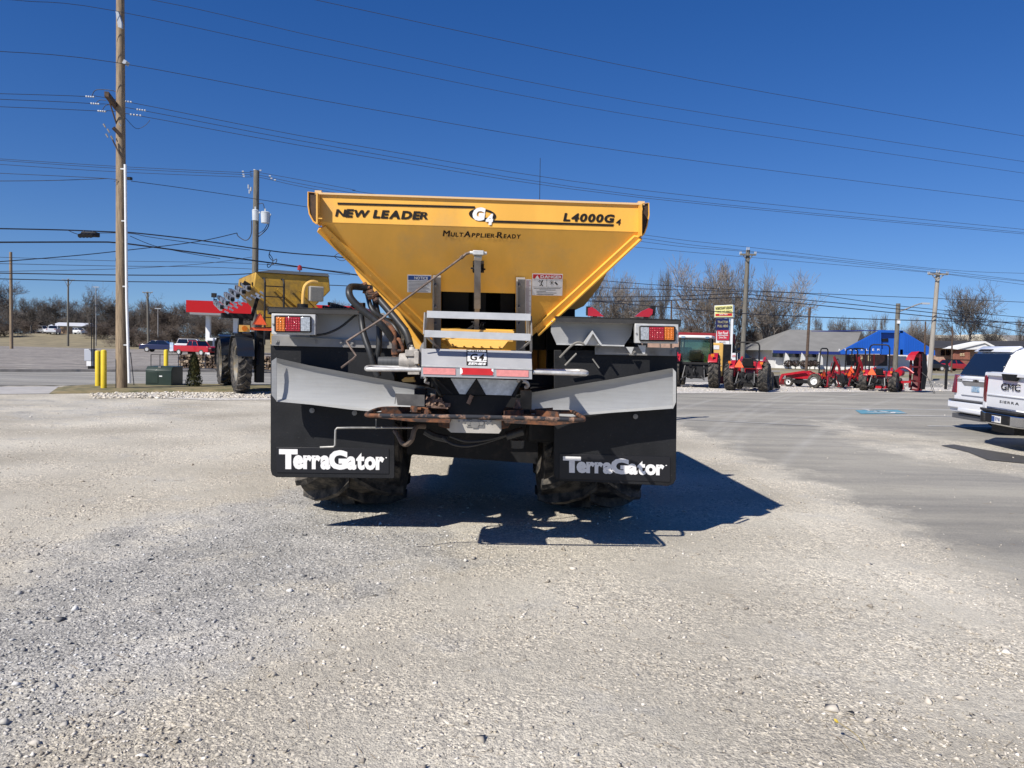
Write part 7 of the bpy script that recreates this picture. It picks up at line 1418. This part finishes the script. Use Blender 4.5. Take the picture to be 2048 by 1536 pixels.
# body shell: cross sections along the length, rounded corners
def shell(secs, close=True):
    b = MB(); rows = []
    for (y, hw, z0, zb, zt, tw) in secs:
        pts = [(-hw*.93, y, z0), (-hw, y, z0+.12), (-hw*1.0, y, (z0+zb)/2+.1), (-hw*.985, y, zb), (-tw*1.02, y, zt-.10), (-tw*.93, y, zt-.015), (-tw*.6, y, zt+.012), (tw*.6, y, zt+.012), (tw*.93, y, zt-.015), (tw*1.02, y, zt-.10), (hw*.985, y, zb), (hw, y, (z0+zb)/2+.1), (hw, y, z0+.12), (hw*.93, y, z0)]
        rows.append(pts)
    b.grid(rows); n = len(rows[0]); b.add(rows[0], [tuple(range(n))]); b.add(rows[-1], [tuple(range(n))[::-1]]); return b
b = shell([(.06, .95, .42, 1.18, 1.20, .93), (.10, 1.0, .40, 1.18, 1.24, .93), (.30, 1.015, .38, 1.20, 1.62, .82), (.46, 1.02, .38, 1.22, 1.84, .78), (.62, 1.02, .36, 1.22, 1.90, .77), (2.2, 1.02, .34, 1.20, 1.93, .77), (3.3, 1.02, .34, 1.16, 1.88, .75), (3.75, 1.02, .34, 1.14, 1.55, .80), (4.05, 1.0, .34, 1.12, 1.18, .85), (5.0, .96, .36, .98, 1.06, .80), (5.25, .85, .40, .85, .92, .70)])
bd = b.build('body', CARW, S, smooth=True)
b = MB(); b.prism([(-.80, .095, 1.265), (.80, .095, 1.265), (.70, .365, 1.765), (-.70, .365, 1.765)], (0, -.016, .008)); b.build('rear_window', GLS, S, bevel=.004)
b = MB()
for s in (-1, 1): b.prism([(s*.985, .75, 1.26), (s*.985, 3.3, 1.26), (s*.80, 3.15, 1.80), (s*.80, .85, 1.80)], (s*.012, 0, 0))
b.each('side_window', GLS, S)
b = MB(); b.prism([(-.72, .40, 1.80), (.72, .40, 1.80), (.72, .62, 1.93), (-.72, .62, 1.93)], (0, -.08, .02)); sp = b.build('spoiler', CARW, S, bevel=.02); b = MB(); b.prism([(-.50, .325, 1.832), (.0, .325, 1.832), (.0, .385, 1.868), (-.50, .385, 1.868)], (0, -.014, .008)); b.build('brake_light', BLD, sp)
b = MB(); b.prism([(-1.0, .02, .62), (1.0, .02, .62), (1.03, -.02, .50), (1.0, .0, .38), (-1.0, .0, .38), (-1.03, -.02, .50)], (0, .35, 0)); b.bb(-1.03, 1.03, -.06, .3, .48, .66); b.bb(-.55, .55, -.075, 0, .40, .52); bp = b.build('rear_bumper', CARW, S, bevel=.04, seg=3)
b = MB(); b.bb(-.95, .95, -.075, .10, .665, .70); b.bb(-.9, .9, .0, .3, .25, .36); b.build('bumper_step', GREYP, bp, bevel=.008)
b = MB(); b.bb(-.62, .62, .035, .06, .80, 1.10); b.bb(-.60, .60, .03, .06, 1.125, 1.17); lg = b.build('liftgate_panel', CARW, S, bevel=.015)
b = MB(); b.prism([(-.60, .025, 1.115), (.60, .025, 1.115), (.48, .025, 1.03), (-.48, .025, 1.03)], (0, .03, 0)); b.build('plate_recess', STD, lg); b = MB(); b.bb(-.16, .16, .022, .032, .90, 1.02); pl = b.build('licence_plate', mat('plate_blue', (.18, .32, .46), .5, col2=(.45, .55, .62), thr=(.4, .6), vscale=14), lg)
b = MB(); b.bb(-.15, -.05, .016, .034, 1.135, 1.165); b.bb(-.13, .0, .012, .03, 1.125, 1.155)
b = MB(); b.prism([(-.12, .022, 1.135), (-.05, .022, 1.135), (-.05, .022, 1.12), (.05, .022, 1.12), (.05, .022, 1.135), (.12, .022, 1.135), (.11, .022, 1.165), (.045, .022, 1.165), (.045, .022, 1.18), (-.045, .022, 1.18), (-.045, .022, 1.165), (-.11, .022, 1.165)], (0, .012, 0)); b.build('bow_emblem', mat('emblem_black', (.03, .025, .02), .4), lg)
for s in (-1, 1):
    b = MB(); b.prism([(s*1.015, .02, .84), (s*.84, .015, .84), (s*.86, .05, 1.25), (s*1.005, .07, 1.27)], (0, .20, 0)); b.build('tail_light', LTAIL, S, bevel=.01)
    for yy in (1.15, 4.15):
        b = MB(); b.lathe([(.23, -.13), (.38, -.12), (.40, -.08), (.40, .08), (.38, .12), (.23, .13)], (s*.87, yy, .40), (1, 0, 0), 28); w_ = b.build('wheel', TIRE, S, smooth=True); b = MB(); rim(b, (s*.87, yy, .40), (1, 0, 0), .245, .26, .3, s, 20, 6); b.build('rim', CHR, w_, smooth=True)
    b = MB(); b.box((s*1.12, 3.15, 1.22), (.22, .12, .18)); b.build('door_mirror', CARW, S, bevel=.03); b = MB(); b.bar((s*.72, .9, 1.955), (s*.70, 3.0, 1.945), .03, .04); b.build('roof_rail', BLD, S)
b = MB(); b.bb(-.9, .9, .5, 4.9, .24, .45); b.build('underbody', BLD, S)
# white pickup, rear view
loc, rz = lf((9.26, 15.2), 2.06, R(6.4)); S = thing('white_pickup', 'white pickup truck seen from behind at the right picture edge, nearest vehicle', 'pickup', loc, rz)
b = MB(); b.prism([(-1.03, .03, .50), (-1.03, .0, .72), (-1.03, .02, 1.40), (-1.03, 1.95, 1.42), (-1.03, 1.95, .45), (-1.03, 1.6, .42), (-1.03, 1.45, .75), (-1.03, .95, .75), (-1.03, .75, .42)], (.16, 0, 0)); b.prism([(.87, .03, .50), (.87, .0, .72), (.87, .02, 1.40), (.87, 1.95, 1.42), (.87, 1.95, .45), (.87, 1.6, .42), (.87, 1.45, .75), (.87, .95, .75), (.87, .75, .42)], (.16, 0, 0)); b.bb(-.88, .88, 1.88, 1.95, .5, 1.40); b.bb(-.88, .88, .05, 1.95, .55, .60)
b.build('bed', CARW, S, bevel=.03, seg=3)
b = MB(); b.prism([(-.84, -.012, .74), (.84, -.012, .74), (.84, -.012, 1.02), (.84, .006, 1.06), (.84, .0, 1.375), (.84, .05, 1.41), (-.84, .05, 1.41), (-.84, .0, 1.375), (-.84, .006, 1.06), (-.84, -.012, 1.02)], (0, .05, 0))
b.add([(-.84, -.012, .74), (.84, -.012, .74), (.84, -.012, 1.02), (-.84, -.012, 1.02)], [(0, 1, 2, 3)]); b.bb(-.80, .80, -.03, .02, .955, .985); b.bb(-.83, .83, -.035, .03, 1.33, 1.40); tg = b.build('tailgate', CARW, S, bevel=.01)
b = MB(); b.prism([(-.28, -.040, 1.385), (.28, -.040, 1.385), (.22, -.040, 1.26), (-.22, -.040, 1.26)], (0, .05, 0)); b.build('tailgate_handle', BLD, tg, bevel=.01)
b = MB(); text(b, 'GMC', (-.34, -.006, 1.08), (.34, -.006, 1.08), (-.34, -.004, 1.21), (0, 0, 0), bold=.018, gap=.10); text(b, 'SIERRA', (-.34, -.016, .835), (.34, -.016, .835), (-.34, -.016, .885), (0, 0, 0), bold=.02, gap=.2)
b.build('lettering', BLD, tg)
for s in (-1, 1):
    b = MB(); b.prism([(s*1.035, .01, .82), (s*.865, -.012, .82), (s*.875, -.012, 1.30), (s*.95, .0, 1.34), (s*1.035, .02, 1.32)], (0, .16, 0)); b.build('tail_light', LTAIL, S, bevel=.01)
b = MB(); b.prism([(-1.03, -.02, .66), (-.55, -.20, .66), (.55, -.20, .66), (1.03, -.02, .66), (1.03, .1, .66), (-1.03, .1, .66)], (0, 0, -.22)); bp = b.build('rear_bumper', CHR, S, bevel=.03, seg=3)
b = MB(); b.prism([(-1.04, -.03, .665), (-.55, -.205, .665), (.55, -.205, .665), (1.04, -.03, .665), (1.04, .1, .665), (-1.04, .1, .665)], (0, 0, .035)); b.prism([(-.78, -.14, .64), (-.55, -.225, .64), (-.45, -.225, .46), (-.66, -.19, .46)], (0, .05, 0)); b.bb(-.42, .42, -.215, -.1, .47, .64); b.bb(-.4, .4, -.1, .3, .30, .45); b.build('bumper_step', BLD, bp)
b = MB(); b.bb(-.155, .155, -.228, -.217, .49, .61); pl = b.build('licence_plate', WDEC, bp); b = MB(); text(b, '17761', (-.03, -.230, .52), (.14, -.230, .52), (-.03, -.230, .585), (0, 0, 0), bold=.03); b.bb(-.15, -.05, -.231, -.2285, .50, .60); b.build('plate_print', BLUD, pl)
b = shell([(1.97, .98, .45, 1.38, 1.42, .95), (2.02, 1.02, .42, 1.40, 1.72, .80), (2.15, 1.02, .40, 1.40, 1.90, .76), (2.6, 1.02, .40, 1.38, 1.94, .75), (3.6, 1.02, .40, 1.32, 1.92, .74), (4.2, 1.02, .40, 1.28, 1.50, .82), (4.5, 1.02, .40, 1.26, 1.32, .88), (5.6, 1.0, .42, 1.16, 1.24, .85), (5.8, .92, .45, .98, 1.08, .75)])
b.build('cab', CARW, S, smooth=True)
b = MB(); b.prism([(-.86, 1.955, 1.44), (.86, 1.955, 1.44), (.74, 2.03, 1.80), (-.74, 2.03, 1.80)], (0, -.02, .005)); b.build('rear_window', GLS, S); b = MB(); b.bb(-.25, .25, 2.10, 2.16, 1.90, 1.94); b.bb(-.6, -.56, 2.3, 2.4, 1.93, 1.97); b.build('brake_light', BLD, S)
b = MB()
for s in (-1, 1): b.prism([(s*.99, 2.35, 1.42), (s*.99, 4.1, 1.36), (s*.80, 3.6, 1.82), (s*.80, 2.45, 1.84)], (s*.014, 0, 0))
b.each('side_window', GLS, S)
for s in (-1, 1):
    for yy in (1.2, 4.95):
        b = MB(); b.lathe([(.25, -.13), (.39, -.13), (.415, -.08), (.415, .08), (.39, .13), (.25, .13)], (s*.88, yy, .415), (1, 0, 0), 28); w_ = b.build('wheel', TIRE, S, smooth=True); b = MB(); rim(b, (s*.88, yy, .415), (1, 0, 0), .265, .26, .3, s, 20, 6); b.build('rim', CHR, w_, smooth=True)
b = MB(); b.bb(-.5, .5, .2, 5.4, .35, .5); b.cyl((-.8, 1.2, .4), (.8, 1.2, .4), .08, n=10); b.build('underbody', BLD, S)
